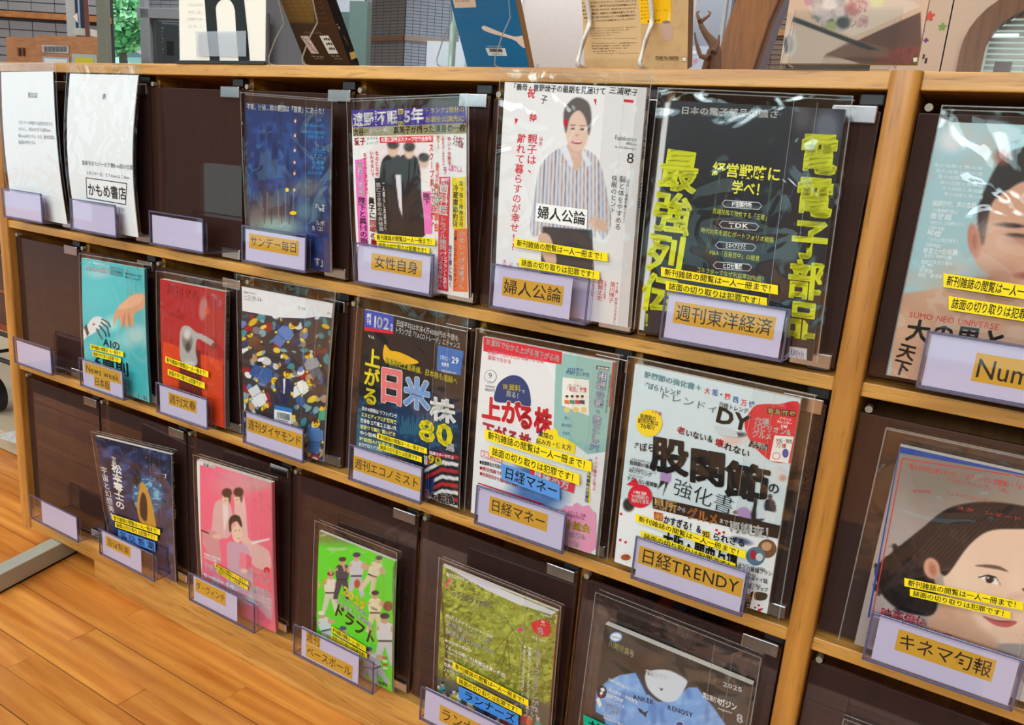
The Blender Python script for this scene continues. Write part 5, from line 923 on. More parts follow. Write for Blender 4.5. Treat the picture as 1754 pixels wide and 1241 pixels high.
def card(x, row, label, u0=0.03, u1=0.97, v0=0.04, v1=0.97, strips=(), col=CARDC, drop=0.0, serifless=0.0):
    """a paper card in the lip; strips = (u0, v0, u1, v1, text, text size relative)"""
    z, w, h = HR[row]; a = x+u0*w; b_ = x+u1*w; z0 = Z(z)+0.0034+(1-v1)*h*0; z1 = Z(z)+h*(1-v0)
    z0 = Z(z)+max(0.0034, h*(1-v1)); y = LIPY+0.0006
    t = box('title_card', a, b_, y, y+0.0006, z0, z1, CARDMAT); tag(t, label, 'card', 'title cards in the label holders')
    for (su0, sv0, su1, sv1, txt, k) in strips:
        sx0, sx1 = x+su0*w, x+su1*w; sz0, sz1 = Z(z)+h*(1-sv1), Z(z)+h*(1-sv0)
        sh = Sheet((sx0, y-0.0003, sz0), (sx1, y-0.0003, sz0), (sx0, y-0.0003, sz1), (sx1, y-0.0003, sz1), (0, 0, 1), 0, (2, 2)); sh.base = 0.0
        sh.poly(happly(sh.u2p, [(0, 0), (1, 0), (1, 1), (0, 1)]), ORG); o = sh.build_print('title_strip', CARDP, t)
        s2 = Sheet(*sh.c, (0, 0, 1), 0, (2, 2)); s2.base = 0.00012
        v, f, L = line_h(txt, 0.004); W = sx1-sx0; Hh = sz1-sz0; em = Hh*k; ln = min(L*em*1.06, W*0.96)
        q = np.stack([0.5+(v[:, 0]/L-0.5)*ln/W, 0.5+v[:, 1]*em/Hh], 1); s2._push(q, f, (44, 40, 36), 0); s2.build_print('lettering', CARDP, o)
    return t
CARDMAT = plain('card_paper', (228, 224, 236), 0.8, noise=0.02, scale=8)
def hx(row, k): return (0.1225+0.252*k) if row < 3 else (0.138+0.2925*k if k else 0.142)
def bp(px, py, y=LIPY):
    d = ray(px, py); return CAM+d*(y-CAM[1])/d[1]
HX = {}
for key, px, py in (((1, 0), 5, 325), ((1, 1), 121, 341), ((1, 2), 257, 364), ((1, 3), 416, 389), ((1, 4), 610, 424), ((1, 5), 843, 459), ((1, 6), 1139, 510),
                    ((2, 0), 24, 581), ((2, 1), 137, 618), ((2, 2), 269, 659), ((2, 3), 418, 709), ((2, 4), 600, 769), ((2, 5), 817, 839), ((2, 6), 1089, 925),
                    ((3, 0), 53, 853), ((3, 1), 171, 915), ((3, 2), 325, 990), ((3, 3), 505, 1081), ((3, 4), 722, 1188)):
    HX[key] = round(float(bp(px, py)[0]), 3)
HX[(3, 5)] = HX[(3, 4)]+0.292; HX[(1, 7)] = 1.885; HX[(2, 7)] = 1.889; HX[(1, 8)] = 2.14; HX[(2, 8)] = 2.14; HX[(3, 7)] = 1.93
WH = {(1, 0): 'in front of the leftmost white paper sheet', (1, 1): 'in front of the paper sheet with the boxed words', (1, 2): 'alone on the empty third cell of the top row',
      (1, 3): 'below the navy blue magazine', (1, 4): 'below the pink gossip weekly', (1, 5): 'below the striped-shirt magazine', (1, 6): 'below the black and yellow business magazine', (1, 7): 'below the pale blue sports magazine',
      (2, 0): 'alone on the empty first cell of the middle row', (2, 1): 'below the turquoise magazine', (2, 2): 'below the dark red magazine', (2, 3): 'below the plastic toy people magazine', (2, 4): 'below the black finance weekly',
      (2, 5): 'below the red and white money magazine', (2, 6): 'below the pale magazine with the yellow circle', (2, 7): 'below the cinema portrait magazine',
      (3, 0): 'alone on the empty first cell of the bottom row', (3, 1): 'below the dark starry magazine', (3, 2): 'below the pink magazine', (3, 3): 'below the green baseball weekly', (3, 4): 'below the leafy running magazine', (3, 5): 'below the football monthly'}
for key, wh in WH.items(): holder(HX[key], key[0], 'clear acrylic label holder '+wh)
CD = {(1, 0): ((.03, .98, .10, .97), ()), (1, 1): ((.03, .98, .10, .97), ()), (1, 2): ((.03, .98, .12, .97), ()), (2, 0): ((.06, .98, .15, .97), ()), (3, 0): ((.22, .98, .04, .97), ()),
      (1, 3): ((.04, .97, .10, .97), ((.10, .20, .87, .60, 'サンデー毎日', .72),)), (1, 4): ((.04, .95, .06, .96), ((.21, .20, .85, .60, '女性自身', .80),)),
      (1, 5): ((.03, .83, .06, .97), ((.12, .26, .75, .68, '婦人公論', .82),)), (1, 6): ((.03, .96, .04, .96), ((.09, .19, .90, .62, '週刊東洋経済', .80),)),
      (1, 7): ((.03, .97, .04, .97), ((.32, .24, .92, .72, 'Number', .95),)), (2, 1): ((.05, .97, .08, .97), ((.10, .12, .92, .50, 'News week', .86), (.31, .50, .68, .86, '日本版', .84))),
      (2, 2): ((.05, .97, .10, .97), ((.23, .22, .77, .62, '週刊文春', .76),)), (2, 3): ((.04, .97, .04, .97), ((.05, .20, .97, .62, '週刊ダイヤモンド', .74),)), (2, 4): ((.05, .97, .04, .97), ((.05, .30, .97, .70, '週刊エコノミスト', .74),)),
      (2, 5): ((.03, .97, .04, .97), ((.15, .20, .80, .62, '日経マネー', .78),)), (2, 6): ((.03, .97, .05, .97), ((.04, .22, .96, .62, '日経TRENDY', .92),)),
      (2, 7): ((.06, .97, .04, .97), ((.20, .20, .84, .62, 'キネマ旬報', .80),)), (3, 1): ((.04, .76, .06, .97), ((.11, .18, .57, .58, '芸術新潮', .72),)),
      (3, 2): ((.06, .73, .05, .97), ((.09, .13, .56, .60, 'ダ・ヴィンチ', .62),)), (3, 3): ((.09, .81, .00, .97), ((.15, .02, .33, .44, '週刊', .80), (.15, .46, .74, .90, 'ベースボール', .74))),
      (3, 4): ((.04, .90, .00, .97), ((.20, .30, .80, .78, 'ランナーズ', .80),)), (3, 5): ((.04, .90, .02, .97), ((.20, .30, .80, .78, 'サッカー', .80),))}
for key, ((u0, u1, v0, v1), st) in CD.items():
    card(HX[key], key[0], ('white card with an orange title strip ' if st else 'blank white card in the holder ')+WH[key], u0, u1, v0, v1, st)

# ------------------------------------------------------------------ the two paper sheets at the left
def paper(label, xl, xr, TL, TR, crop, draw, bow, bl=None, br=None):
    zb = TZ[1]+.0008
    sh = Sheet((bl or xl, -0.014, Z(zb)), (br or xr, -0.014, Z(zb)), (TL[0], TL[1], Z(TL[2])), (TR[0], TR[1], Z(TR[2])), crop, bow, (30, 60)); sh.fill((232, 236, 240)); draw(sh)
    t = thing('paper_sheet', label, 'paper sheet', ((xl+xr)/2, -0.014, Z(zb))); sh.build_picture('sheet', CARDP, t); sh.build_print('print', CARDP, t)
    film_patch('clear_sleeve', sh, -0.02, 1.04, 0.0, 1.055, 0.003, 0.0012, FILM, t, 3); film_patch('sleeve_back', sh, -0.02, 1.04, 0.0, 1.055, -0.002, 0.0006, FILM, t, 5)
    sm = MB()
    for (ua, va, ub, vb, wu, wv) in ((-.02, 0, -.02, 1.055, .008, 0), (1.04, 0, 1.04, 1.055, -.008, 0), (-.02, 1.055, 1.04, 1.055, 0, -.005)):
        k = 16; a = [sh.P((ua+(ub-ua)*i/k, va+(vb-va)*i/k), .0040)[0] for i in range(k+1)]; b_ = [sh.P((ua+(ub-ua)*i/k+wu, va+(vb-va)*i/k+wv), .0040)[0] for i in range(k+1)]
        sm.add(a+b_, [(i, i+1, k+2+i, k+1+i) for i in range(k)])
    sm.build('sleeve_seam_highlight', SEAM_SHINE, t); return t
G1 = (90, 94, 100)
def d_p1(s):
    s.T('雑誌架', 146, 470, 196, 472, 30, G1); 
    for i, t in enumerate(('スポンサーの希望する広告を表示する', 'ものとし、表示の大きさは縦15cm、', '横21cm以内とする。なお、貼付位置は', '雑誌架の中央とする。')): s.T(t, 104+i, 602+i*33, (276, 276, 288, 198)[i], (610, 640, 676, 702)[i]+i*0, 20, G1)
def d_p2(s):
    s.T('表', 524, 490, 545, 491, 34, (50, 52, 56)); s.T('最新号のカバーの下側8cm程の位置', 440, 824, 694, 850, 26, (50, 52, 56)); s.T('スポンサー名：たて4cm×よこ13cm', 458, 874, 676, 900, 20, (70, 72, 76))
    s.poly([(456, 896), (662, 926), (648, 1032), (452, 998)], (30, 30, 32)); s.poly([(460, 901), (658, 930), (645, 1027), (456, 994)], (236, 238, 240)); s.T('かもめ書店', 462, 954, 654, 980, 66, (30, 30, 32), .03); s.T('中央に貼る', 596, 1048, 640, 1054, 16, (120, 130, 140))
paper('white paper sheet with four small lines of text, leftmost in the top row', .085, .290, (.074, -.012, -.022), (.288, -.024, -.020), (0, 0, 2.92), d_p1, .006)
paper('white paper sheet with a black boxed shop name near its foot', .322, .526, (.325, -.012, -.022), (.537, -.010, -.022), (0, 0, 2.92), d_p2, .012)

# ------------------------------------------------------------------ back issues kept behind the doors
def stored(x0, x1, y0, y1, row, h, cols, label, txt, group, lean=0.0):
    n = len(cols); w = (x1-x0)/n
    for i, c in enumerate(cols):
        a = x0+i*w; zb = Z(ROWZ[row][0])+0.0006; t = thing('stored_magazine', (('first', 'second', 'third', 'fourth', 'fifth', 'sixth', 'seventh', 'eighth')[i]+' '+label if n > 1 else label), 'magazine', (a, y0, zb), group)
        hh = h*(0.98+0.02*((i*7) % 3)/2); yy = y0+0.006*((i*5) % 4)
        MB().box(a+0.0006, a+w-0.0008, yy, y1, zb, zb+hh).build('pages', plain('stored_%d_%d_%d' % c, c, 0.4), t)
        s_ = Sheet((a+.0006, yy-.0003, zb), (a+w-.0008, yy-.0003, zb), (a+.0006, yy-.0003, zb+hh), (a+w-.0008, yy-.0003, zb+hh), (0, 0, 1), 0, (2, 2)); s_.base = 0.0
        q = happly(s_.u2p, [(.5, .97), (.5, .45), (0, .5), (1, .5)]); s_.VT(txt, q[0][0], q[0][1], q[1][0], q[1][1], (q[3][0]-q[2][0])*.8, (220, 216, 206), .01); s_.build_print('spine_lettering', PRINT, t)
stored(1.085, 1.185, .055, .24, 3, .262, [(120, 40, 50), (200, 200, 196), (60, 50, 60), (180, 60, 50), (210, 196, 190), (70, 80, 110), (200, 150, 60), (190, 188, 186)], 'spine from the left behind the door above the green baseball weekly', '週刊ベースボール', 'baseball back issues behind the door')
stored(1.575, 1.665, .06, .26, 3, .29, [(70, 60, 56), (196, 90, 60), (90, 96, 130), (80, 76, 80)], 'spine from the left behind the door above the football monthly', 'サッカーマガジン', 'football back issues behind the door')
stored(1.30, 1.335, .06, .26, 1, .26, [(170, 40, 60), (190, 30, 60)], 'red spine from the left behind the door beside the gossip weekly', '女性自身', 'red back issues behind the door')
stored(1.773, 1.791, .06, .26, 2, .285, [(70, 70, 76)], 'grey back issue spine behind the smoked door beside the yellow circle magazine', '日経トレンディ', 'grey back issue behind the door')

# ------------------------------------------------------------------ books and stands on the top board
def acr(name, prof, x0, x1, label, cat='display stand', th=0.003, mats=None, grp='clear display stands on the top board'):
    """a bent clear sheet: profile points (y, z) swept along X"""
    t = thing(name, label, cat, ((x0+x1)/2, prof[0][0], Z(0)), grp)
    P = [Vector(p) for p in prof]; L = []; R = []
    for i, p in enumerate(P):
        d = ((P[min(i+1, len(P)-1)]-p).normalized() + (p-P[max(i-1, 0)]).normalized()).normalized(); n = Vector((-d.y, d.x))*th/2
        L.append(p+n); R.append(p-n)
    m = MB(); k = len(P)
    for i in range(k-1):
        for A, B in ((L[i], L[i+1]), (R[i+1], R[i])): m.add([(x0, A.x, Z(A.y)), (x1, A.x, Z(A.y)), (x1, B.x, Z(B.y)), (x0, B.x, Z(B.y))], [(0, 1, 2, 3)], 0)
    m.build('bent_sheet', [GLASSY], t)
    e = MB()
    for x in (x0, x1):
        for i in range(k-1): e.add([(x, L[i].x, Z(L[i].y)), (x, R[i].x, Z(R[i].y)), (x, R[i+1].x, Z(R[i+1].y)), (x, L[i+1].x, Z(L[i+1].y))], [(0, 1, 2, 3)], 0)
    for i in (0, k-1): e.add([(x0, L[i].x, Z(L[i].y)), (x1, L[i].x, Z(L[i].y)), (x1, R[i].x, Z(R[i].y)), (x0, R[i].x, Z(R[i].y))], [(0, 1, 2, 3)], 0)
    e.build('polished_edge', [GLASSE], t); return t
def sprof(lip): return [(lip, .022), (lip+.002, .006), (lip-.002, .0018), (lip-.008, .0017), (.014, .0017), (.0075, .004), (.0065, .012), (.020, .042), (.0385, .070), (.027, .102), (.003, .170), (-.015, .230)]
acr('display_stand', sprof(.138), .858, .934, 'clear bent stand holding the brown playing card book')
acr('display_stand', sprof(.126), 1.200, 1.298, 'clear bent stand holding the blue book with a wooden spoon')
def book(label, x0, x1, yb, ly, L, th, crop, draw, cover, edge_m, grid=(60, 60), spine=None, dx=0.0, zb=0.0035, rnd=False):
    """a book whose back cover faces the camera, leaning towards it; ly = how far the top comes forward"""
    dz = math.sqrt(L*L-ly*ly)
    sh = Sheet((x0, yb, Z(zb)), (x1, yb, Z(zb)), (x0+dx, yb-ly, Z(zb+dz)), (x1+dx, yb-ly, Z(zb+dz)), crop, 0, grid); draw(sh)
    t = thing('book', label, 'book', ((x0+x1)/2, yb, Z(zb)))
    q = [sh.P(p, o)[0] for o in (-0.0004, -th) for p in ((0, 0), (1, 0), (1, 1), (0, 1))]
    MB().add(q, [(0, 4, 5, 1), (1, 5, 6, 2), (2, 6, 7, 3), (3, 7, 4, 0)]).build('page_block', edge_m, t)
    MB().add(q, [(0, 1, 2, 3), (7, 6, 5, 4)]).build('boards', cover, t)
    sh.build_picture('back_cover', PRINT, t); sh.build_print('cover_print', PRINT, t)
    if spine:
        s2 = Sheet(q[1], q[5], q[2], q[6], crop, 0, (2, 2)); s2.n = np.array([1.0, 0, 0]); s2.base = 0.0006; spine(s2); s2.build_print('spine_print', PRINT, t)
    return t
def dk_white(s):
    s.fill((232, 228, 218)); k = (14, 14, 16)
    s.poly([(340, -60), (470, -60), (452, -20), (438, 40), (437, 80), (440, 120), (470, 520), (388, 520), (362, 250)], k)
    s.poly([(430, -60), (660, -60), (672, -20), (676, 20), (700, 250), (722, 520), (628, 520), (606, 250), (598, 90), (584, 40), (560, 5), (530, -8), (500, -8), (470, 8), (450, 30), (437, 60)], k)
    for i, t in enumerate(('(599)', '丁目', 'きに面回', 'くるま')): s.T(t, 330, 40+i*60, 200, 40+i*60, 30, (214, 210, 202))
t = book('white card with a thick black arch, leftmost on the top board', .640, .8555, .0015, -.003, .30, .0016, (280, 0, 4.872), dk_white, plain('white_board', (232, 228, 218), .6), PAGES, (40, 50), zb=.006)
CL2 = film('frosted_label', (.93, .93, .96), .5, .1, 1.5, body=.25, bodycol=(.55, .56, .62))
s_ = Sheet((.660, .0245, Z(.018)), (.790, .0245, Z(.018)), (.660, .0245, Z(.066)), (.790, .0245, Z(.066)), (0, 0, 1), 0, (2, 2))
MB().box(.690, .815, -.0030, -.0024, Z(.012), Z(.052)).build('label_film', CL2, t)
MB().box(.632, .8565, -.0022, .0042, Z(.0002), Z(.0022)).box(.632, .8565, -.0022, -.0012, Z(.0022), Z(.005)).build('foot_tray', BLACK, t)
def dk_brown(s):
    s.fill((64, 44, 30)); s.area([(930, -100), (1240, -100), (1262, 190), (1015, 190)], (118, 88, 40), 1, 3)
    for r in range(6):
        for c in range(5): s.T('ポーカー', 945+c*58+r*18, -20+r*34, 985+c*58+r*18, -19+r*34, 12, (190, 160, 100))
    for r in range(5): s.T('ハンド入門', 1250+r*14, 20+r*44, 1320+r*14, 22+r*44, 12, (180, 70, 60))
    s.T('テキサスホールデム', 1170, 272, 1320, 274, 20, (150, 140, 130)); s.poly([(1142, 300), (1206, 298), (1300, 446), (1236, 446)], (226, 214, 206)); s.poly([(1302, 298), (1376, 296), (1460, 446), (1380, 448)], (226, 222, 216))
    for i in range(12): s.ell(1170+i*8+(i % 3)*10, 320+i*10, 6, 5, (170, 50, 40))
    for i in range(3): s.T('♠♥♣', 1336+i*22, 324+i*40, 1390+i*22, 324+i*40, 22, (60, 50, 50)); 
    s.T('FOR THE WIN', 1238, 468, 1340, 474, 14, (214, 206, 190)); s.T('ALL IN', 1400, 464, 1466, 466, 14, (214, 206, 190)); s.T('NEWS DESK', 1262, 488, 1334, 490, 10, (190, 180, 160)); s.T('NEWS DESK', 1430, 488, 1496, 490, 10, (190, 180, 160))
def sp_brown(s):
    s.poly([(1230, -80), (1400, -80), (1640, 520), (1480, 520)], (22, 18, 18)); s.T('13ハンド', 1322, 10, 1420, 170, 40, (226, 214, 190), .02); s.T('800', 1414, 184, 1470, 252, 60, (226, 214, 190), .02); s.T('NEWS', 1500, 300, 1540, 376, 18, (170, 160, 140)); s.poly([(1548, 440), (1594, 426), (1612, 480), (1566, 500)], (226, 206, 130))
book('dark brown playing card book with a black spine, on a clear stand', .842, .946, .113, .109, .20, .020, (280, 0, 4.872), dk_brown, plain('brown_cover', (48, 34, 26), .4), plain('black_spine', (22, 18, 18), .4), (60, 80), sp_brown)
def dk_blue(s):
    s.fill((28, 108, 160)); s.poly([(840, -60), (1036, -60), (1052, 60), (874, 66)], (226, 196, 172)); s.T('日本の居酒屋', 872, 8, 994, 8, 14, K_)
    sp = [(1098, 232), (1108, 216), (1140, 220), (1240, 262), (1340, 296), (1390, 304), (1440, 296), (1480, 310), (1490, 400), (1460, 402), (1420, 380), (1380, 340), (1300, 310), (1200, 284), (1120, 254)]
    s.poly(sp, (232, 208, 192), True); s.poly([(1128, 400), (1292, 400), (1310, 466), (1156, 464)], (226, 224, 222))
    for i in range(26): s.poly([(1158+i*4.3, 404), (1160+i*4.3+(i % 3)*.7, 404), (1166+i*4.3+(i % 3)*.7, 432), (1164+i*4.3, 432)], K_)
    s.T('9784809413', 1180, 448, 1272, 450, 14, K_); s.T('川崎市立図書館', 1130, 384, 1272, 384, 13, (190, 210, 226))
book('blue book with a wooden spoon and a barcode, on a clear stand', 1.190, 1.300, .104, .109, .20, .014, (600, 0, 4.872), dk_blue, plain('blue_cover', (28, 108, 160), .4), plain('tan_pages', (176, 140, 96), .7, noise=.15, scale=500), (50, 60))
def dk_kraft(s):
    s.fill((206, 172, 126)); s.noise(60, 60, (186, 148, 104), .5, .8, .5, 3); s.area([(140, -60), (660, -60), (680, 480), (200, 490)], (216, 186, 142), .9, 4)
    for i, t in enumerate(('から、手軽なのでおいしいワイドメニュー、グリルやダッチオーブンの', 'ワザや時短など、一台で使えるさまざまな料理のレシピを', '掲載。また、定番のホットサンドから、変わり種のホットサンドメーカー', 'を使用。野菜など、知恵を使った調理法も紹介しています。', '時短の料理で、肉にとらわれないユニークな料理が簡単に作れて', 'しまえる。アウトドアに必携のキャンプレシピです！')): s.T(t, 170+i*6, 26+i*31, 636, 6+i*30, 19, (70, 50, 40), .012)
    for i, t in enumerate(('「BBQをしながらキャンパーにごちそうをふるまったり、魚をさばいたり', 'するうちに、どんなメニューにも火の力で美味しくなるコツが！ この本', 'を使ってぜひキャンプでも、私のファンのキャンパー', 'となりにごちそうしてください。」')): s.T(t, 240+i*2, 236+i*21, 630-i*60, 226+i*21, 14, (70, 50, 40))
    for i, t in enumerate(('「忙しいようなときこそキャンプへ、この本は特に初めての方へ', '簡単に始められる定番からレシピ本です！ 眺めて楽しく', '料理作りの参考に最適！ おすすめはもう一品の', 'おつまみです。」')): s.T(t, 256+i*4, 362+i*22, 640-i*40, 356+i*22, 14, (70, 50, 40))
    s.T('Outdoor Kitchen, The Field Company', 264, 322, 640, 316, 10, (90, 70, 60)); s.T('General Manager, Camping Association', 300, 444, 650, 442, 10, (90, 70, 60))
    s.poly([(648, -60), (920, -60), (928, 190), (672, 200)], (250, 194, 24))
    for i, t in enumerate(('★フレーバー', '★フリーザーバッグ', '★ペペロンチーノ', '★ファミリーで　カーウィナー・サロン', '★ゴロゴロ　ベリーとバナナ', '★フライパンだけ')): s.T(t, 672, 4+i*30, 790 if i != 3 else 894, i*28, 15, (60, 46, 30), .01)
    s.T('& more!', 726, 178, 838, 164, 28, (40, 34, 30), .03)
    s.poly([(846, 196), (852, 182), (900, 170), (918, 180), (920, 200), (934, 220), (936, 320), (916, 336), (870, 338), (856, 320), (848, 240)], (196, 164, 150)); s.ell(884, 184, 34, 12, (130, 120, 110)); s.poly([(896, 170), (910, 104), (916, 104), (906, 172)], (236, 232, 220))
    s.T('STUDIO TAC CREATIVE', 794, 480, 988, 482, 34, (50, 40, 34), .04); s.T('THE WORLD HAT COLLECTION', 800, 500, 986, 502, 12, (60, 50, 40)); s.poly([(1012, 474), (1050, 472), (1052, 512), (1014, 512)], (90, 100, 60)); s.poly([(1016, 478), (1048, 476), (1050, 508), (1018, 508)], (230, 222, 206))
book('kraft-coloured cooking book with small print and a milkshake jar, behind white wires', 1.412, 1.556, .055, .069, .21, .018, (960, 0, 4.872), dk_kraft, plain('kraft_cover', (206, 172, 126), .6), plain('kraft_spine', (150, 116, 90), .6), (60, 60), zb=.0068)
WIRE = plain('white_coated_wire', (226, 222, 216), .35, noise=.02)
ws = thing('wire_easel', 'white wire easel with two bent legs in front of the kraft book', 'book easel', (1.468, .03, Z(0)))
for x in (1.425, 1.511): MB().tube([(x, .098, Z(.020)), (x, .098, Z(.006)), (x, .091, Z(.0032)), (x, .016, Z(.0032)), (x, .0075, Z(.005)), (x, .007, Z(.010)), (x, .018, Z(.034)), (x, .0295, Z(.056)), (x, .031, Z(.062)), (x, .027, Z(.069)), (x, .004, Z(.105)), (x, -.040, Z(.175))], .0031, 0, 10).build('bent_leg', WIRE, ws)
MB().tube([(1.425, -.038, Z(.170)), (1.511, -.038, Z(.170))], .0026, 0, 8).build('cross_wire', WIRE, ws)
def dk_photo(s):
    s.fill((204, 168, 142)); s.area([(140, 70), (240, 100), (660, 280), (860, 360), (860, 470), (140, 470)], (188, 160, 140), .9, 4); s.area([(150, 150), (640, 260), (440, 360), (380, 480), (100, 480)], (196, 170, 150), 1, 3)
    s.area([(650, 270), (800, 200), (1070, 80), (1080, 480), (860, 480), (600, 400), (440, 360)], (92, 56, 40), 1, 4); s.area([(790, 340), (1060, 300), (1080, 480), (760, 480)], (120, 52, 32), 1, 6); s.noise(16, 40, (80, 34, 24), .55, .8, .6, 4, mask=(s.Y > 320)*(s.X > 800)*1.0)
    s.area([(440, 365), (620, 262), (860, 320), (860, 380), (430, 380)], (120, 84, 66), .8, 10); s.area([(230, 110), (700, 290), (800, 330), (720, 330), (220, 140)], (44, 38, 36), 1, 3); s.area([(300, -80), (860, -80), (1070, 40), (700, 210), (620, 240), (450, 180), (330, 60)], (212, 184, 164), 1, 4)
    s.area([(340, -60), (560, -60), (600, 180), (540, 215), (440, 180), (360, 120)], (176, 160, 154), 1, 8); s.noise(24, 24, (92, 96, 88), .5, .7, .9, 6, mask=np.clip(1-np.hypot((s.X-470)/150, (s.Y-90)/130), 0, 1)*2)
    for x, y, r, c in ((400, 60, 44, (206, 180, 176)), (470, 30, 50, (226, 206, 200)), (440, 100, 40, (200, 176, 172)), (330, 10, 30, (190, 130, 140)), (540, 80, 34, (214, 190, 184)), (480, 170, 36, (150, 150, 90)), (560, 150, 44, (60, 62, 60)), (620, 60, 50, (180, 110, 106)), (680, 30, 44, (206, 160, 154)), (690, 140, 36, (190, 150, 146)), (780, 10, 46, (214, 208, 150))): s.blob(x, y, r, r*.9, c, .9, .3)
    s.noise(7, 9, (150, 90, 90), .55, .75, .8, 8, mask=((s.X > 590) & (s.X < 720) & (s.Y < 180))*1.0)
    s.blob(205, 290, 50, 80, (196, 186, 176), 1, .1); s.blob(195, 290, 34, 60, (160, 152, 146), 1, .15); s.blob(178, 300, 12, 50, (60, 60, 70), .9, .3)
    s.poly([(1016, 380), (1052, 374), (1054, 410), (1020, 416)], (40, 40, 36)); s.poly([(1020, 384), (1049, 378), (1050, 407), (1023, 412)], (214, 206, 170))
book('book with a bouquet and crossed dark ribbon on its cover, behind a clear stand', 1.672, 1.818, .046, .004, .24, .012, (1300, 0, 3.864), dk_photo, plain('photo_cover', (180, 146, 122), .4), plain('photo_pages', (206, 190, 170), .7), (150, 230), zb=.0135)
acr('display_stand', [(.006, .0017), (.0075, .010), (.032, .067), (.034, .069), (.036, .066), (.040, .013), (.043, .0115), (.064, .0115), (.066, .018)], 1.683, 1.796, 'clear folded stand in front of the bouquet book, beside the post', th=.0026)
acr('display_stand', sprof(.138), 1.918, 2.01, 'clear bent stand at the right edge above the pale blue sports magazine')

# ------------------------------------------------------------------ the hall behind the rack
class Plane:
    """a vertical wall: a point d metres away on the sight line of picture column u, running in direction phi (degrees, 0 = +X)"""
    def __init__(s, u, d, phi):
        r = ray(u, 60); r = r/np.hypot(r[0], r[1]); s.o = np.array([CAM[0]+r[0]*d, CAM[1]+r[1]*d]); a = math.radians(phi)
        s.t = np.array([math.cos(a), math.sin(a)]); s.n = np.array([s.t[1], -s.t[0]])
    def hit(s, u, v):
        r = ray(u, v); k = ((s.o-CAM[:2]) @ s.n)/(r[:2] @ s.n); p = CAM+r*k; return float((p[:2]-s.o) @ s.t), float(p[2])
    def pt(s, a, z, off=0.0): q = s.o+s.t*a+s.n*off; return (float(q[0]), float(q[1]), float(z))
    def slab(s, m, a0, a1, z0, z1, off, th):
        f = lambda a, o, z: s.pt(a, z, o)
        return m.hexa([f(a0, off+th, z0), f(a1, off+th, z0), f(a1, off, z0), f(a0, off, z0), f(a0, off+th, z1), f(a1, off+th, z1), f(a1, off, z1), f(a0, off, z1)])
    def rect(s, name, u0, v0, u1, v1, off, th, mat, parent=None, zr=None, bev=0):
        vm, um = (v0+v1)/2, (u0+u1)/2; a0, a1 = s.hit(u0, vm)[0], s.hit(u1, vm)[0]; z1, z0 = s.hit(um, v0)[1], s.hit(um, v1)[1]
        if zr: z0 = zr[0] if zr[0] is not None else z0; z1 = zr[1] if zr[1] is not None else z1
        m = MB(); s.slab(m, a0, a1, z0, z1, off, th); return m.build(name, mat, parent, bev)
def tiles(pl, parent, name, a0, a1, z0, z1, tw, thh, gap, mat, off, th=.006, stagger=0.0):
    """every tile its own object, all sharing one mesh"""
    proto = None; nz = int((z1-z0)/thh); na = int(round((a1-a0)/tw)); cnt = 0
    ang = math.atan2(pl.t[1], pl.t[0])
    for j in range(nz):
        for i in range(na):
            if cnt >= 300: return
            if proto is None:
                m = MB().box(gap/2, tw-gap/2, -th, 0, gap/2, thh-gap/2); proto = m.build(name, mat); o = proto
            else: o = proto.copy(); C.objects.link(o)
            p = pl.pt(a0+i*tw, z0+j*thh, off); o.location = p; o.rotation_euler = (0, 0, ang); o.parent = parent; o.matrix_parent_inverse = Matrix.Translation(-parent_loc(parent)); cnt += 1
TILE1 = plain('grey_wall_tile', (136, 136, 142), .35, noise=.12, scale=6); GROUT = plain('dark_grout', (54, 54, 58), .8)
TILE2 = plain('pale_and_sunlit_tile', (196, 208, 226), .35, noise=.05, scale=6); TILE3 = plain('shaded_wall_tile', (150, 144, 138), .35, noise=.08, scale=6); GROUT2 = plain('mid_grout', (112, 112, 118), .8)  # sunlit and shaded pillar sides put into separate tile colours
RAILW = wood('rail_wood', (150, 96, 46), (186, 124, 64), 'X', .4, .2)
pA = Plane(60, 6.5, 22)
wa = MB(); aL, aR = pA.hit(-320, 50)[0], pA.hit(192, 50)[0]; pA.slab(wa, aL, aR, 0, 3, -.02, .019); wa = wa.build('wall_left', GROUT); wa['kind'] = 'structure'
zr1, zr0 = pA.hit(60, 23)[1], pA.hit(60, 33)[1]
tiles(pA, wa, 'tile', pA.hit(-60, 50)[0], aR, pA.hit(60, 128)[1], zr0-.01, .172, .056, .006, TILE1, 0.0)
tiles(pA, wa, 'tile', pA.hit(-60, 50)[0], aR, zr1+.01, zr1+.30, .172, .056, .006, TILE1, 0.0)
m = MB(); pA.slab(m, aL, aR, zr0, zr1, .002, .04); m.build('rail', RAILW, wa)
# the box-like wooden cabinet
pB = Plane(90, 5.4, 12); CB = wood('cabinet_board', (156, 106, 66), (182, 128, 84), 'X', .6, .1)
cb = thing('small_cabinet', 'light brown cabinet with slotted doors and notices, behind the rack at the left', 'cabinet', pB.pt(0, 0))
pB.rect('body', 62, 62, 170, 112, 0, -.05, CB, cb, (0.0, None)); pB.rect('door', 5, 65, 61, 112, -.02, -.02, CB, cb, (.4, None), .003); pB.rect('side_box', 4, 62, 62, 112, -.03, -.05, CB, cb, (0.0, None))
SL = plain('handle_slot', (96, 56, 34), .6)
for u in (28, 35): pB.rect('pull_slot', u, 81, u+3, 95, -.018, .012, SL, cb)
LG = plain('vent_plate', (176, 178, 184), .5); DG = plain('vent_slot', (96, 98, 106), .6)
v_ = pB.rect('vent', 74, 78, 119, 91, .001, .006, LG, cb)
for i in range(6): pB.rect('slot', 78+i*6.6, 80, 83+i*6.6, 89, .008, .002, DG, v_)
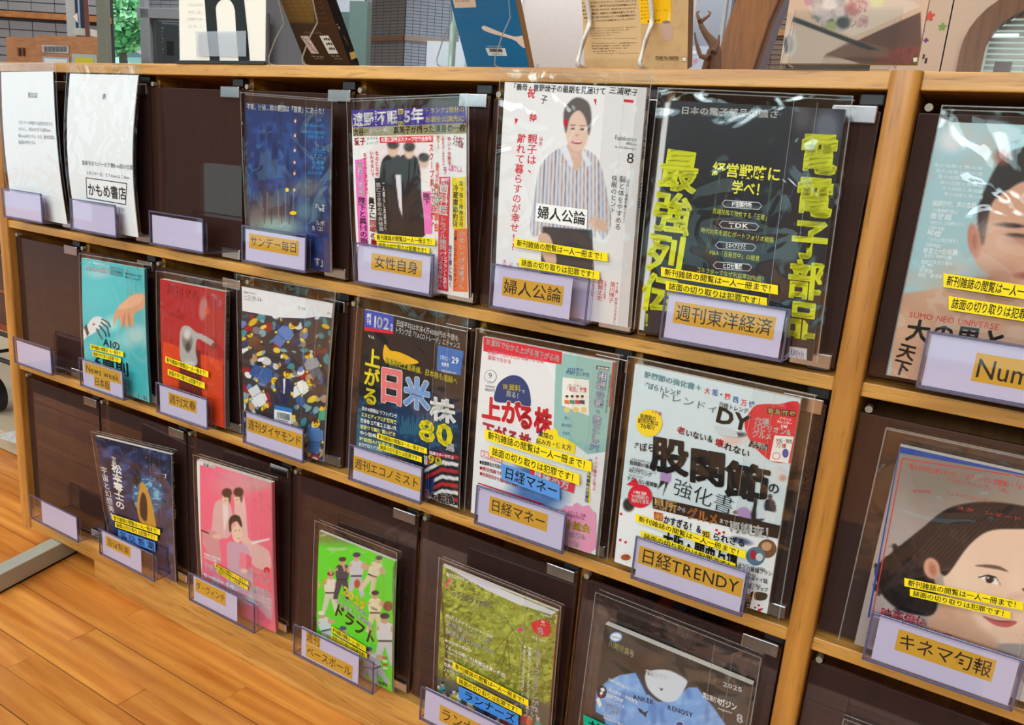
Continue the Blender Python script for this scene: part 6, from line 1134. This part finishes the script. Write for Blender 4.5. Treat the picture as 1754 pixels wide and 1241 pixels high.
n1 = pB.rect('notice', 75, 98, 120, 112, .001, .005, plain('notice_frame', (150, 170, 190), .4), cb); pB.rect('paper', 78, 101, 117, 112, .0065, .001, plain('notice_paper', (214, 218, 222), .7), n1)
n2 = pB.rect('notice', 125, 93, 167, 112, .001, .005, plain('notice_frame2', (160, 176, 176), .4), cb); pB.rect('yellow_paper', 131, 99, 162, 112, .0065, .001, plain('notice_yellow', (196, 190, 40), .7), n2)
# pale machine in front of the tiles, grey-green column
pD = Plane(135, 5.9, 20); dv = thing('wall_machine', 'pale grey upright machine with a dark slot in front of the tiled wall', 'machine', pD.pt(0, 0))
MG = plain('machine_grey', (176, 180, 182), .4); pD.rect('body', 112, -60, 128, 62, 0, -.12, MG, dv); pD.rect('dark_slot', 127, -60, 137, 48, .0, -.05, plain('slot_dark', (26, 28, 40), .3), dv); pD.rect('light_strip', 133, -60, 136, 48, .004, -.01, plain('slot_light', (150, 176, 220), .3), dv)
pD.rect('base', 128, 49, 157, 61, .01, -.1, plain('machine_base', (190, 192, 184), .5), dv); pD.rect('pipe', 149, -60, 153, 62, .03, -.02, plain('red_pipe', (96, 44, 36), .4), dv); 
m = MB(); a_, z_ = pD.hit(138, 33); m.add([pD.pt(a_-.015, z_, .05), pD.pt(a_+.02, z_+.03, .05), pD.pt(a_+.02, z_-.03, .05), pD.pt(a_+.02, z_, .09)], [(0, 1, 2), (0, 2, 3), (0, 3, 1), (1, 3, 2)]); m.build('arrow', plain('arrow_white', (226, 214, 204), .5), dv)
GC = plain('column_green_grey', (112, 116, 106), .6); pC = Plane(172, 5.0, 12)
m = MB(); a0, a1 = pC.hit(165, 60)[0], pC.hit(184, 60)[0]; pC.slab(m, a0, a1, 0, 3, -.03, .03); c_ = m.build('pillar', GC, None, .01); c_['kind'] = 'structure'
# window and glass door with the garden beyond
pE = Plane(210, 6.2, 14); FG = plain('frame_grey', (126, 132, 138), .4)
wn = MB(); pE.slab(wn, pE.hit(176, 60)[0], pE.hit(181, 60)[0], 0, 3, -.06, .06); wn = wn.build('window_1', FG); wn['kind'] = 'structure'
m = MB(); pE.slab(m, pE.hit(181, 60)[0], pE.hit(246, 60)[0], .3, 2.9, -.03, .004); m.build('pane', film('window_glass', (.93, .98, .97), 1.0, .01, 1.5), wn)
pF = Plane(250, 5.6, 14); dr = MB(); pF.slab(dr, pF.hit(240, 60)[0], pF.hit(256, 60)[0], 0, pF.hit(248, 14)[1], -.06, .06); dr = dr.build('door_1', FG, None, .004); dr['kind'] = 'structure'
pF.rect('frame', 234, 14, 330, 32, 0, -.06, FG, dr, None, .003); pF.rect('dark_strip', 256, 33, 262, 112, -.03, -.05, plain('frame_dark', (70, 76, 78), .5), dr, (0, None)); pF.rect('glass', 262, 33, 330, 112, -.03, .004, film('door_glass', (.78, .84, .84), 1.3, .01, 1.5), dr, (0, None)); pF.rect('post', 236, -60, 244, 14, -.01, -.04, FG, dr)  # includes a darker strip beside the door post
pG = Plane(290, 7.6, 16); wg = MB(); pG.slab(wg, pG.hit(244, 60)[0], pG.hit(626, 60)[0], 0, 3, -.1, .099); wg = wg.build('wall_back', GROUT2); wg['kind'] = 'structure'
tiles(pG, wg, 'tile', pG.hit(246, 60)[0], pG.hit(330, 60)[0], pG.hit(280, 112)[1], pG.hit(280, -10)[1], .09, .034, .005, TILE2, 0.0)
nb = pG.rect('notice_board', 274, 43, 308, 112, .02, .02, plain('board_grey', (98, 106, 116), .5)); tag(nb, 'grey notice board with rows of white words behind the glass door', 'notice board')
for i in range(9): pG.rect('line_of_words', 276+(i % 2), 48+i*6, 286-(i % 3), 50.5+i*6, .041, .001, plain('white_words', (206, 210, 214), .6), nb)
pG.rect('dark_panel', 292, 72, 303, 96, .041, .004, plain('dark_panel', (40, 46, 56), .3), nb)
dc = pG.rect('dark_cabinet', 448, 27, 474, 150, .1, .02, plain('dark_cabinet', (84, 84, 90), .5), None, (0, None)); tag(dc, 'dark grey cabinet glimpsed between the white card and the brown book', 'cabinet')
# garden
random.seed(11); LEAFA = [plain('leaf_light', (176, 226, 170), .6, emit=None), plain('leaf_mid', (120, 190, 130), .6), plain('leaf_dark', (70, 140, 90), .6)]
def tree(u, v, d, r, label, n):
    rr = ray(u, v); rr = rr/np.hypot(rr[0], rr[1]); p = CAM+rr*d; t = thing('tree', label, 'tree', (float(p[0]), float(p[1]), 0), 'trees outside the window')
    MB().tube([(p[0], p[1], 0), (p[0]+.1, p[1], p[2]*.5), (p[0]-.1, p[1], p[2])], [.14, .11, .05]).build('trunk', plain('bark', (96, 84, 70), .8), t)
    m = MB()
    for i in range(n):
        a = Vector((random.gauss(0, 1), random.gauss(0, 1), random.gauss(0, 1))).normalized()*r*(random.random()**.4); q = Vector(p)+a; s1 = .06+.06*random.random()
        d1 = Vector((random.gauss(0, 1), random.gauss(0, 1), random.gauss(0, 1))).normalized(); d2 = d1.orthogonal().normalized()*s1*.7; d1 = d1*s1
        m.add([q-d1, q+d2, q+d1, q-d2], [(0, 1, 2, 3)], random.choice((0, 0, 1, 1, 2)))
    o = m.build('foliage', LEAFA, t); o['kind'] = 'stuff'
tree(208, 24, 19.0, .70, 'bright green leafy tree filling the upper part of the window', 6000); tree(184, 66, 23.0, .42, 'smaller pale green tree low behind the window', 2200)
pH = Plane(230, 26, 14); hs = thing('house', 'pale house with a pink sloping roof beyond the trees', 'building', pH.pt(0, 0))
pH.rect('wall', 196, 82, 300, 140, 0, -.5, plain('house_wall', (190, 226, 226), .7), hs, (0, None))
a0, z0 = pH.hit(206, 62); a1, z1 = pH.hit(262, 98); m = MB(); f = pH.pt
m.hexa([f(a0, z0-.05, .3), f(a1, z1-.05, .3), f(a1, z1-.05, -.6), f(a0, z0-.05, -.6), f(a0, z0+.22, .3), f(a1, z1+.22, .3), f(a1, z1+.22, -.6), f(a0, z0+.22, -.6)]); m.build('roof', plain('pink_roof', (206, 160, 190), .7), hs)
MB().add([f(a0, z0, 0), f(a1, z1, 0), f(a0, z1-.05, 0), f(a0, z0, -.3), f(a1, z1, -.3), f(a0, z1-.05, -.3)], [(0, 2, 1), (3, 4, 5), (0, 1, 4, 3)]).build('gable', plain('house_wall', (190, 226, 226), .7), hs)
gr = box('garden_ground', -24, -9.02, 0, 22, -.2, -.1, plain('garden', (150, 176, 130), .9)); gr['kind'] = 'structure'
# teal screens, tiled column
TEA = plain('teal_screen', (74, 104, 104), .6); TEB = plain('teal_screen_light', (92, 122, 120), .6)
pI = Plane(600, 4.8, 14)
o = pI.rect('teal_screen', 556, 20, 607, 150, 0, -.05, TEA, None, (0, None)); tag(o, 'dark teal screen behind the brown book, lower of the pair', 'screen')
o = pI.rect('teal_screen', 606, 6, 636, 150, .06, -.05, TEB, None, (0, None)); tag(o, 'lighter teal screen standing against the tiled column', 'screen')
SK = plain('pale_sky_panel', (206, 218, 236), .8); o = pG.rect('sky_panel_upper', 574, -60, 626, 24, .01, .02, SK); o['kind'] = 'structure'  # pale slab painted as bright sky above the teal screen
pJ = Plane(693, 8.0, -4); pK = Plane(693, 7.98, 34)
w1 = MB(); a0 = pJ.hit(632, 60)[0]; pJ.slab(w1, a0, .0, 0, 3, -.3, .299); w1 = w1.build('pillar_tiled', GROUT2); w1['kind'] = 'structure'
w2 = MB(); b1 = pK.hit(792, 60)[0]; pK.slab(w2, .0, b1, 0, 3, -.3, .299); w2 = w2.build('pillar_tiled_side', GROUT2); w2['kind'] = 'structure'
zb0 = pJ.hit(660, 128)[1]
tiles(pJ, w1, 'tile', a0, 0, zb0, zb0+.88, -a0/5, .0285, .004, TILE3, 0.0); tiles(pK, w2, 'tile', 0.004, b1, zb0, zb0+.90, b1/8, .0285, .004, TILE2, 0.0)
zq1, zq0 = pJ.hit(693, 62)[1], pJ.hit(693, 70)[1]
m = MB(); pJ.slab(m, a0, .004, zq0, zq1, .002, .03); m.build('rail', RAILW, w1); m = MB(); pK.slab(m, .004, b1, zq0, zq1, .002, .03); m.build('rail', plain('sunlit_rail', (214, 190, 170), .5), w2)  # rail paler on the lit side, sunlight put into its colour
# pale partition with a notice, tube
GW = plain('plaster_grey', (176, 170, 166), .85); pL = Plane(980, 6.6, 8); wl = MB(); pL.slab(wl, pL.hit(872, 60)[0], pL.hit(1192, 60)[0], 0, 3, -.1, .1); wl = wl.build('wall_partition', GW); wl['kind'] = 'structure'
pM = Plane(790, 6.9, 14); wm = MB(); pM.slab(wm, pM.hit(786, 60)[0], pM.hit(890, 60)[0], 0, 3, -.1, .1); wm = wm.build('wall_partition_pale', plain('plaster_pale', (196, 204, 220), .85)); wm['kind'] = 'structure'
o = pM.rect('white_panel', 742, 76, 806, 118, .12, .02, plain('white_panel', (206, 222, 236), .5), None, (0, None)); tag(o, 'pale bluish white panel low behind the blue book', 'panel')
r1 = ray(776, 60); r1 = r1/np.hypot(r1[0], r1[1]); q = CAM+r1*2.6; zt = ray(774, 38); zt = (CAM+zt/np.hypot(zt[0], zt[1])*2.6)[2]; zb_ = ray(777, 112); zb_ = (CAM+zb_/np.hypot(zb_[0], zb_[1])*2.6)[2]
tb = thing('pale_tube', 'tall pale green tube glimpsed through the clear stand of the blue book', 'bottle', (q[0], q[1], 0)); MB().tube([(q[0], q[1], zb_-.1), (q[0], q[1], zb_), (q[0], q[1], zt), (q[0], q[1], zt+.01), (q[0], q[1], zt+.06)], [.011, .011, .011, .006, .007], 0, 12).build('body', plain('pale_green_glass', (176, 206, 196), .15, noise=.2, scale=30), tb)  # plain upright tube in pale green
MB().tube([(q[0], q[1], 0), (q[0], q[1], .72), (q[0], q[1], .75), (q[0], q[1], zb_-.101)], [.16, .16, .16, .16], 0, 16).build('stand_column', plain('stand_wood', (150, 110, 70), .6), tb)
# niche with driftwood, notes
pN = Plane(1215, 6.0, 6); wn2 = MB(); pN.slab(wn2, pN.hit(1186, 60)[0], pN.hit(1246, 60)[0], 0, 3, -.1, .1); wn2 = wn2.build('wall_niche', plain('niche_grey', (136, 142, 154), .8)); wn2['kind'] = 'structure'
o = pN.rect('bright_glass', 1172, 44, 1187, 73, .12, .01, plain('bright_glass', (214, 240, 244), .3)); tag(o, 'small bright glass panel to the left of the driftwood', 'glass panel')
nb2 = pN.rect('notice_board', 1170, 84, 1228, 130, .12, .01, plain('notes_board', (176, 192, 214), .7), None, (0, None)); tag(nb2, 'pale board with small coloured notes behind the driftwood', 'notice board')
for u, v, c in ((1176, 92, (206, 214, 226)), (1184, 97, (70, 130, 200)), (1193, 92, (226, 226, 230)), (1186, 104, (150, 150, 214)), (1195, 106, (214, 130, 150)), (1178, 108, (226, 200, 120)), (1201, 98, (226, 226, 226))): pN.rect('note', u, v, u+6, v+6, .131, .001, plain('note_%d_%d_%d' % c, c, .7), nb2)
def wpt(u, v, d): r = ray(u, v); r = r/np.hypot(r[0], r[1]); return Vector(CAM+r*d)
dw = thing('driftwood', 'twisted brown driftwood branch standing by the orange arch', 'driftwood', wpt(1225, 125, 3.4), None); DW = plain('driftwood_brown', (104, 70, 48), .8, noise=.35, scale=30, bump=.5)
D_ = 3.4
for nm, pts, rad in (('trunk', ((1222, 150), (1224, 112), (1226, 90), (1222, 74), (1210, 60), (1202, 46), (1199, 36)), (.03, .027, .024, .02, .014, .011, .009)), ('branch', ((1199, 36), (1195, 28), (1194, 22), (1198, 19)), (.009, .006, .005, .002)), ('branch', ((1199, 38), (1207, 32), (1214, 27), (1217, 22), (1213, 19)), (.009, .007, .005, .004, .002)),
                     ('branch', ((1214, 100), (1200, 96), (1196, 84), (1192, 70), (1190, 56)), (.012, .009, .008, .005, .003)), ('branch', ((1222, 90), (1230, 74), (1232, 60)), (.014, .008, .003)), ('branch', ((1206, 120), (1212, 104), (1220, 88)), (.012, .015, .02))):
    MB().tube([wpt(u, v, D_+.02*i) for i, (u, v) in enumerate(pts)], list(rad), 0, 8).build(nm, DW, dw)
MB().tube([wpt(1222, 150, D_)*1.0, Vector((wpt(1222, 150, D_).x, wpt(1222, 150, D_).y, 0))], [.05, .16], 0, 14).build('pedestal', plain('pedestal', (90, 80, 74), .7), dw)
pO = Plane(1238, 5.0, 4); o = pO.rect('slim_post', 1235, -60, 1241, 130, 0, -.05, plain('post_grey', (176, 186, 196), .5), None, (0, 3)); tag(o, 'slim pale grey post between the driftwood and the orange arch', 'post')
# orange curved timber
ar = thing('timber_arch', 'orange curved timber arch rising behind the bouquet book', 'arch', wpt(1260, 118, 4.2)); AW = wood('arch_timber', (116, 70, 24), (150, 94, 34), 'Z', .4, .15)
def band(name, pts0, pts1, d, th, mat, par):
    m = MB(); n = len(pts0); f = [wpt(u, v, d) for u, v in pts0]+[wpt(u, v, d) for u, v in pts1]; off = Vector((0, th, 0)); b_ = [p+off for p in f]
    for i in range(n-1): m.hexa([f[i], f[n+i], b_[n+i], b_[i], f[i+1], f[n+i+1], b_[n+i+1], b_[i+1]])
    return m.build(name, mat, par)
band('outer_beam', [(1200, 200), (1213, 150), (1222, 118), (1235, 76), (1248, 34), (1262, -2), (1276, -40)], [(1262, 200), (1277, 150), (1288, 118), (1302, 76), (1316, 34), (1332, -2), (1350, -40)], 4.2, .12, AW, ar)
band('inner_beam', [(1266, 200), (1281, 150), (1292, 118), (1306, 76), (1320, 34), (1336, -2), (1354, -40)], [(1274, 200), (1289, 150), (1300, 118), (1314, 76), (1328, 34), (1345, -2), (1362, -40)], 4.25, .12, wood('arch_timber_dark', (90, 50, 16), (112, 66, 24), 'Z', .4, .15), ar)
# dark brown brick wall
pP = Plane(1320, 6.4, 4); wp = MB(); pP.slab(wp, pP.hit(1240, 60)[0], pP.hit(1600, 60)[0], 0, 3, -.1, .099); wp = wp.build('wall_brick', GROUT); wp['kind'] = 'structure'
zc = pP.hit(1310, 128)[1]; tiles(pP, wp, 'brick', pP.hit(1270, 60)[0], pP.hit(1364, 60)[0], zc, zc+.76, .118, .0345, .005, plain('brick_brown', (116, 96, 84), .6, noise=.15, scale=9), 0.0)
pP.rect('rail', 1270, 52, 1366, 62, .004, .03, RAILW, wp)
# cream partition with flower stickers and arched window
CRM = plain('cream_panel', (206, 182, 160), .7, noise=.05, scale=60, bump=.05); pQ = Plane(1660, 4.6, 3); z3 = 3.0
wq = MB(); aj = pQ.hit(1622, 60)[0]; pQ.slab(wq, pQ.hit(1500, 60)[0], aj-.003, 0, z3, -.06, .06); wq = wq.build('wall_cream', CRM); wq['kind'] = 'structure'
m = MB(); pQ.slab(m, aj-.05, aj+.05, 0, z3, -.09, .02); o = m.build('joint_backing', GROUT, wq)
cu_, cz_ = pQ.hit(1780, 90); R0 = abs(pQ.hit(1684, 100)[0]-cu_)
def arc(r, n=18): return [(cu_-r*math.cos(math.pi*i/n), cz_+r*.9*math.sin(math.pi*i/n)) for i in range(n+1)]
R1 = R0+.105; m = MB(); A = arc(R1); a2 = pQ.hit(2150, 60)[0]
m2 = [(aj+.003, 0), (aj+.003, z3)]
pQ.slab(m, aj+.003, cu_-R1, 0, z3, -.06, .06); pQ.slab(m, cu_+R1, a2, 0, z3, -.06, .06)
for (x0, y0), (x1, y1) in zip(A, A[1:]):
    m.hexa([pQ.pt(x0, y0, 0), pQ.pt(x1, y1, 0), pQ.pt(x1, y1, -.06), pQ.pt(x0, y0, -.06), pQ.pt(x0, z3, 0), pQ.pt(x1, z3, 0), pQ.pt(x1, z3, -.06), pQ.pt(x0, z3, -.06)])
wq2 = m.build('wall_cream_arched', CRM); wq2['kind'] = 'structure'
fw = MB(); B_ = [(cu_-R0, 0)]+arc(R0)+[(cu_+R0, 0)]; A_ = [(cu_-R1, 0)]+A+[(cu_+R1, 0)]
for i in range(len(A_)-1):
    fw.hexa([pQ.pt(*A_[i], .03), pQ.pt(*B_[i], .03), pQ.pt(*B_[i], -.08), pQ.pt(*A_[i], -.08), pQ.pt(*A_[i+1], .03), pQ.pt(*B_[i+1], .03), pQ.pt(*B_[i+1], -.08), pQ.pt(*A_[i+1], -.08)])
fw = fw.build('window_arched', wood('arch_frame', (92, 56, 20), (124, 78, 32), 'Z', .35, .1)); fw['kind'] = 'structure'
m = MB(); 
for (x0, y0), (x1, y1) in zip(B_[1:-1], B_[2:-1]): m.hexa([pQ.pt(x0, 0, -.10), pQ.pt(x1, 0, -.10), pQ.pt(x1, 0, -.104), pQ.pt(x0, 0, -.104), pQ.pt(x0, y0, -.10), pQ.pt(x1, y1, -.10), pQ.pt(x1, y1, -.104), pQ.pt(x0, y0, -.104)])
m.build('frosted_pane', plain('frosted_lit', (206, 222, 216), .5, emit=(206, 222, 216), es=.35), fw)
bl = MB()
for i in range(26): z = cz_-.30+i*.026; pQ.slab(bl, cu_-R0*.94, cu_+R0*.5, z, z+.016, -.095, .004)
o = bl.build('blind_slat', plain('blind', (196, 206, 202), .6), fw); o['kind'] = 'stuff'
pQ.rect('lamp_bar', 1700, 52, 1748, 57, -.088, .004, plain('lamp_bar', (240, 250, 252), .4, emit=(236, 248, 252), es=.9), fw); o = pQ.rect('paper_notice', 1704, 101, 1734, 124, -.085, .002, plain('grey_notice', (136, 134, 134), .6)); tag(o, 'grey paper notice taped inside the arched window', 'notice')
def sticker(u, v, r, n, col, label, k=.45):
    a, z = pQ.hit(u, v); pts = []
    for i in range(n*6): th = 2*math.pi*i/(n*6); rr = r*(1-k/2+k/2*math.cos(n*th)); pts.append((a+rr*math.sin(th), z+rr*math.cos(th)))
    f = [pQ.pt(p, q, .0015) for p, q in pts]; b_ = [pQ.pt(p, q, .0002) for p, q in pts]; N_ = len(f)
    m = MB().add(f+b_, [tuple(range(N_)), tuple(range(2*N_-1, N_-1, -1))]+[(i, i+N_, (i+1) % N_+N_, (i+1) % N_) for i in range(N_)]); tag(m.build('flower_sticker', plain('sticker_%d_%d_%d' % col, col, .6)), label, 'sticker', 'flower stickers on the cream wall')
sticker(1592, 28, .026, 5, (214, 70, 60), 'red flower sticker, topmost on the cream wall'); sticker(1614, 46, .020, 5, (120, 156, 70), 'green flower sticker on the cream wall'); sticker(1580, 53, .012, 4, (120, 70, 120), 'small purple flower sticker, upper of two'); sticker(1586, 69, .013, 4, (110, 50, 120), 'small purple flower sticker, lower of two')
sticker(1582, 97, .012, 2, (60, 44, 40), 'small dark leaf sticker near the bouquet book corner', .7); sticker(1586, 104, .014, 2, (56, 40, 40), 'dark leaf sticker just above the top board', .7)

# ------------------------------------------------------------------ left of the rack: floor bar, platform and trolley
d0 = Vector((.054, -.22, 0)).normalized(); p0 = Vector((.200, -.168, 0)); nn = Vector((d0.y, -d0.x, 0)); nn = nn if nn.x < 0 else -nn
BARM = plain('grey_steel', (176, 178, 168), .45, .0)
fb = thing('foot_bar', 'flat grey steel foot bar running under the rack across the floor', 'foot bar', p0)
def obar(name, s0, s1, w_, z0, z1, mat, par, io=0.0):
    a = p0-d0*s0+nn*io; b_ = p0-d0*s1+nn*io; return MB().hexa([(*a.xy, z0), (*(a+nn*w_).xy, z0), (*(b_+nn*w_).xy, z0), (*b_.xy, z0), (*a.xy, z1), (*(a+nn*w_).xy, z1), (*(b_+nn*w_).xy, z1), (*b_.xy, z1)][::1]).build(name, mat, par, .0015)
obar('bar', .004, .46, .042, .006, .047, BARM, fb); obar('end_cap', 0.0, .004, .042, .004, .047, BLACK, fb); obar('underside_strip', .006, .45, .038, .0005, .006, BLACK, fb, .002)
PLT = plain('beige_metal', (186, 172, 148), .5)
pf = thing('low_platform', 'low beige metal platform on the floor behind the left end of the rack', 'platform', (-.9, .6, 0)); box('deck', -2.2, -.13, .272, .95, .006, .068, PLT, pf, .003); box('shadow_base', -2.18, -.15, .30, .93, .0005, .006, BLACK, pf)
for k, (x, y, r_) in enumerate(((-.50, .315, .1), (-.62, .42, -.2))):
    o = MB().box(-.11, .11, -.07, .07, 0, .003).build('newspaper', plain('newsprint', (196, 198, 200), .8, noise=.5, scale=70)); o.location = (x, y, .0683+k*.0032); o.rotation_euler = (0, 0, r_); tag(o, ('white newspaper lying on the beige platform, nearer the rack', 'white newspaper lying on the beige platform, further from the rack')[k], 'newspaper', 'newspapers on the platform')
tr = thing('trolley', 'black wire trolley with a dark caster and a brown crate, left of the rack', 'trolley', (-1.0, .55, .07))
MB().tube([(-.84, .34, .128), (-.84, .37, .128)], .059, 0, 20).build('caster', BLACK, tr); MB().tube([(-.84, .355, .128), (-.84, .355, .27)], .012).build('caster_fork', BLACK, tr)
for y in (.34, .62):
    MB().tube([(-1.9, y, .27), (-.45, y, .27)], .008).build('rail', BLACK, tr); MB().tube([(-1.9, y, .36), (-.45, y, .36)], .008).build('rail', BLACK, tr)
for x in (-.5, -.85, -1.2): MB().tube([(x, .34, .36), (x-.03, .34, .27)], .007).build('strut', BLACK, tr); MB().tube([(x, .34, .27), (x, .62, .27)], .006).build('wire', BLACK, tr)
cr = thing('wooden_crate', 'dark brown wooden crate standing on the black trolley', 'crate', (-1.2, .5, .38)); CRT = wood('crate_brown', (64, 38, 24), (92, 58, 38), 'X', .5, .2)
for z0 in (.372, .50, .63): box('plank', -2.0, -.45, .35, .365, z0, z0+.115, CRT, cr); 
box('end_panel', -.465, -.45, .366, .62, .372, .745, CRT, cr); box('end_panel', -2.0, -1.985, .366, .62, .372, .745, CRT, cr); box('edge_strip', -2.0, -.45, .342, .3495, .372, .392, plain('red_brown_edge', (120, 52, 34), .4), cr); box('floor_panel', -1.984, -.466, .366, .61, .372, .384, CRT, cr)

bpy.data.objects.remove(_go)
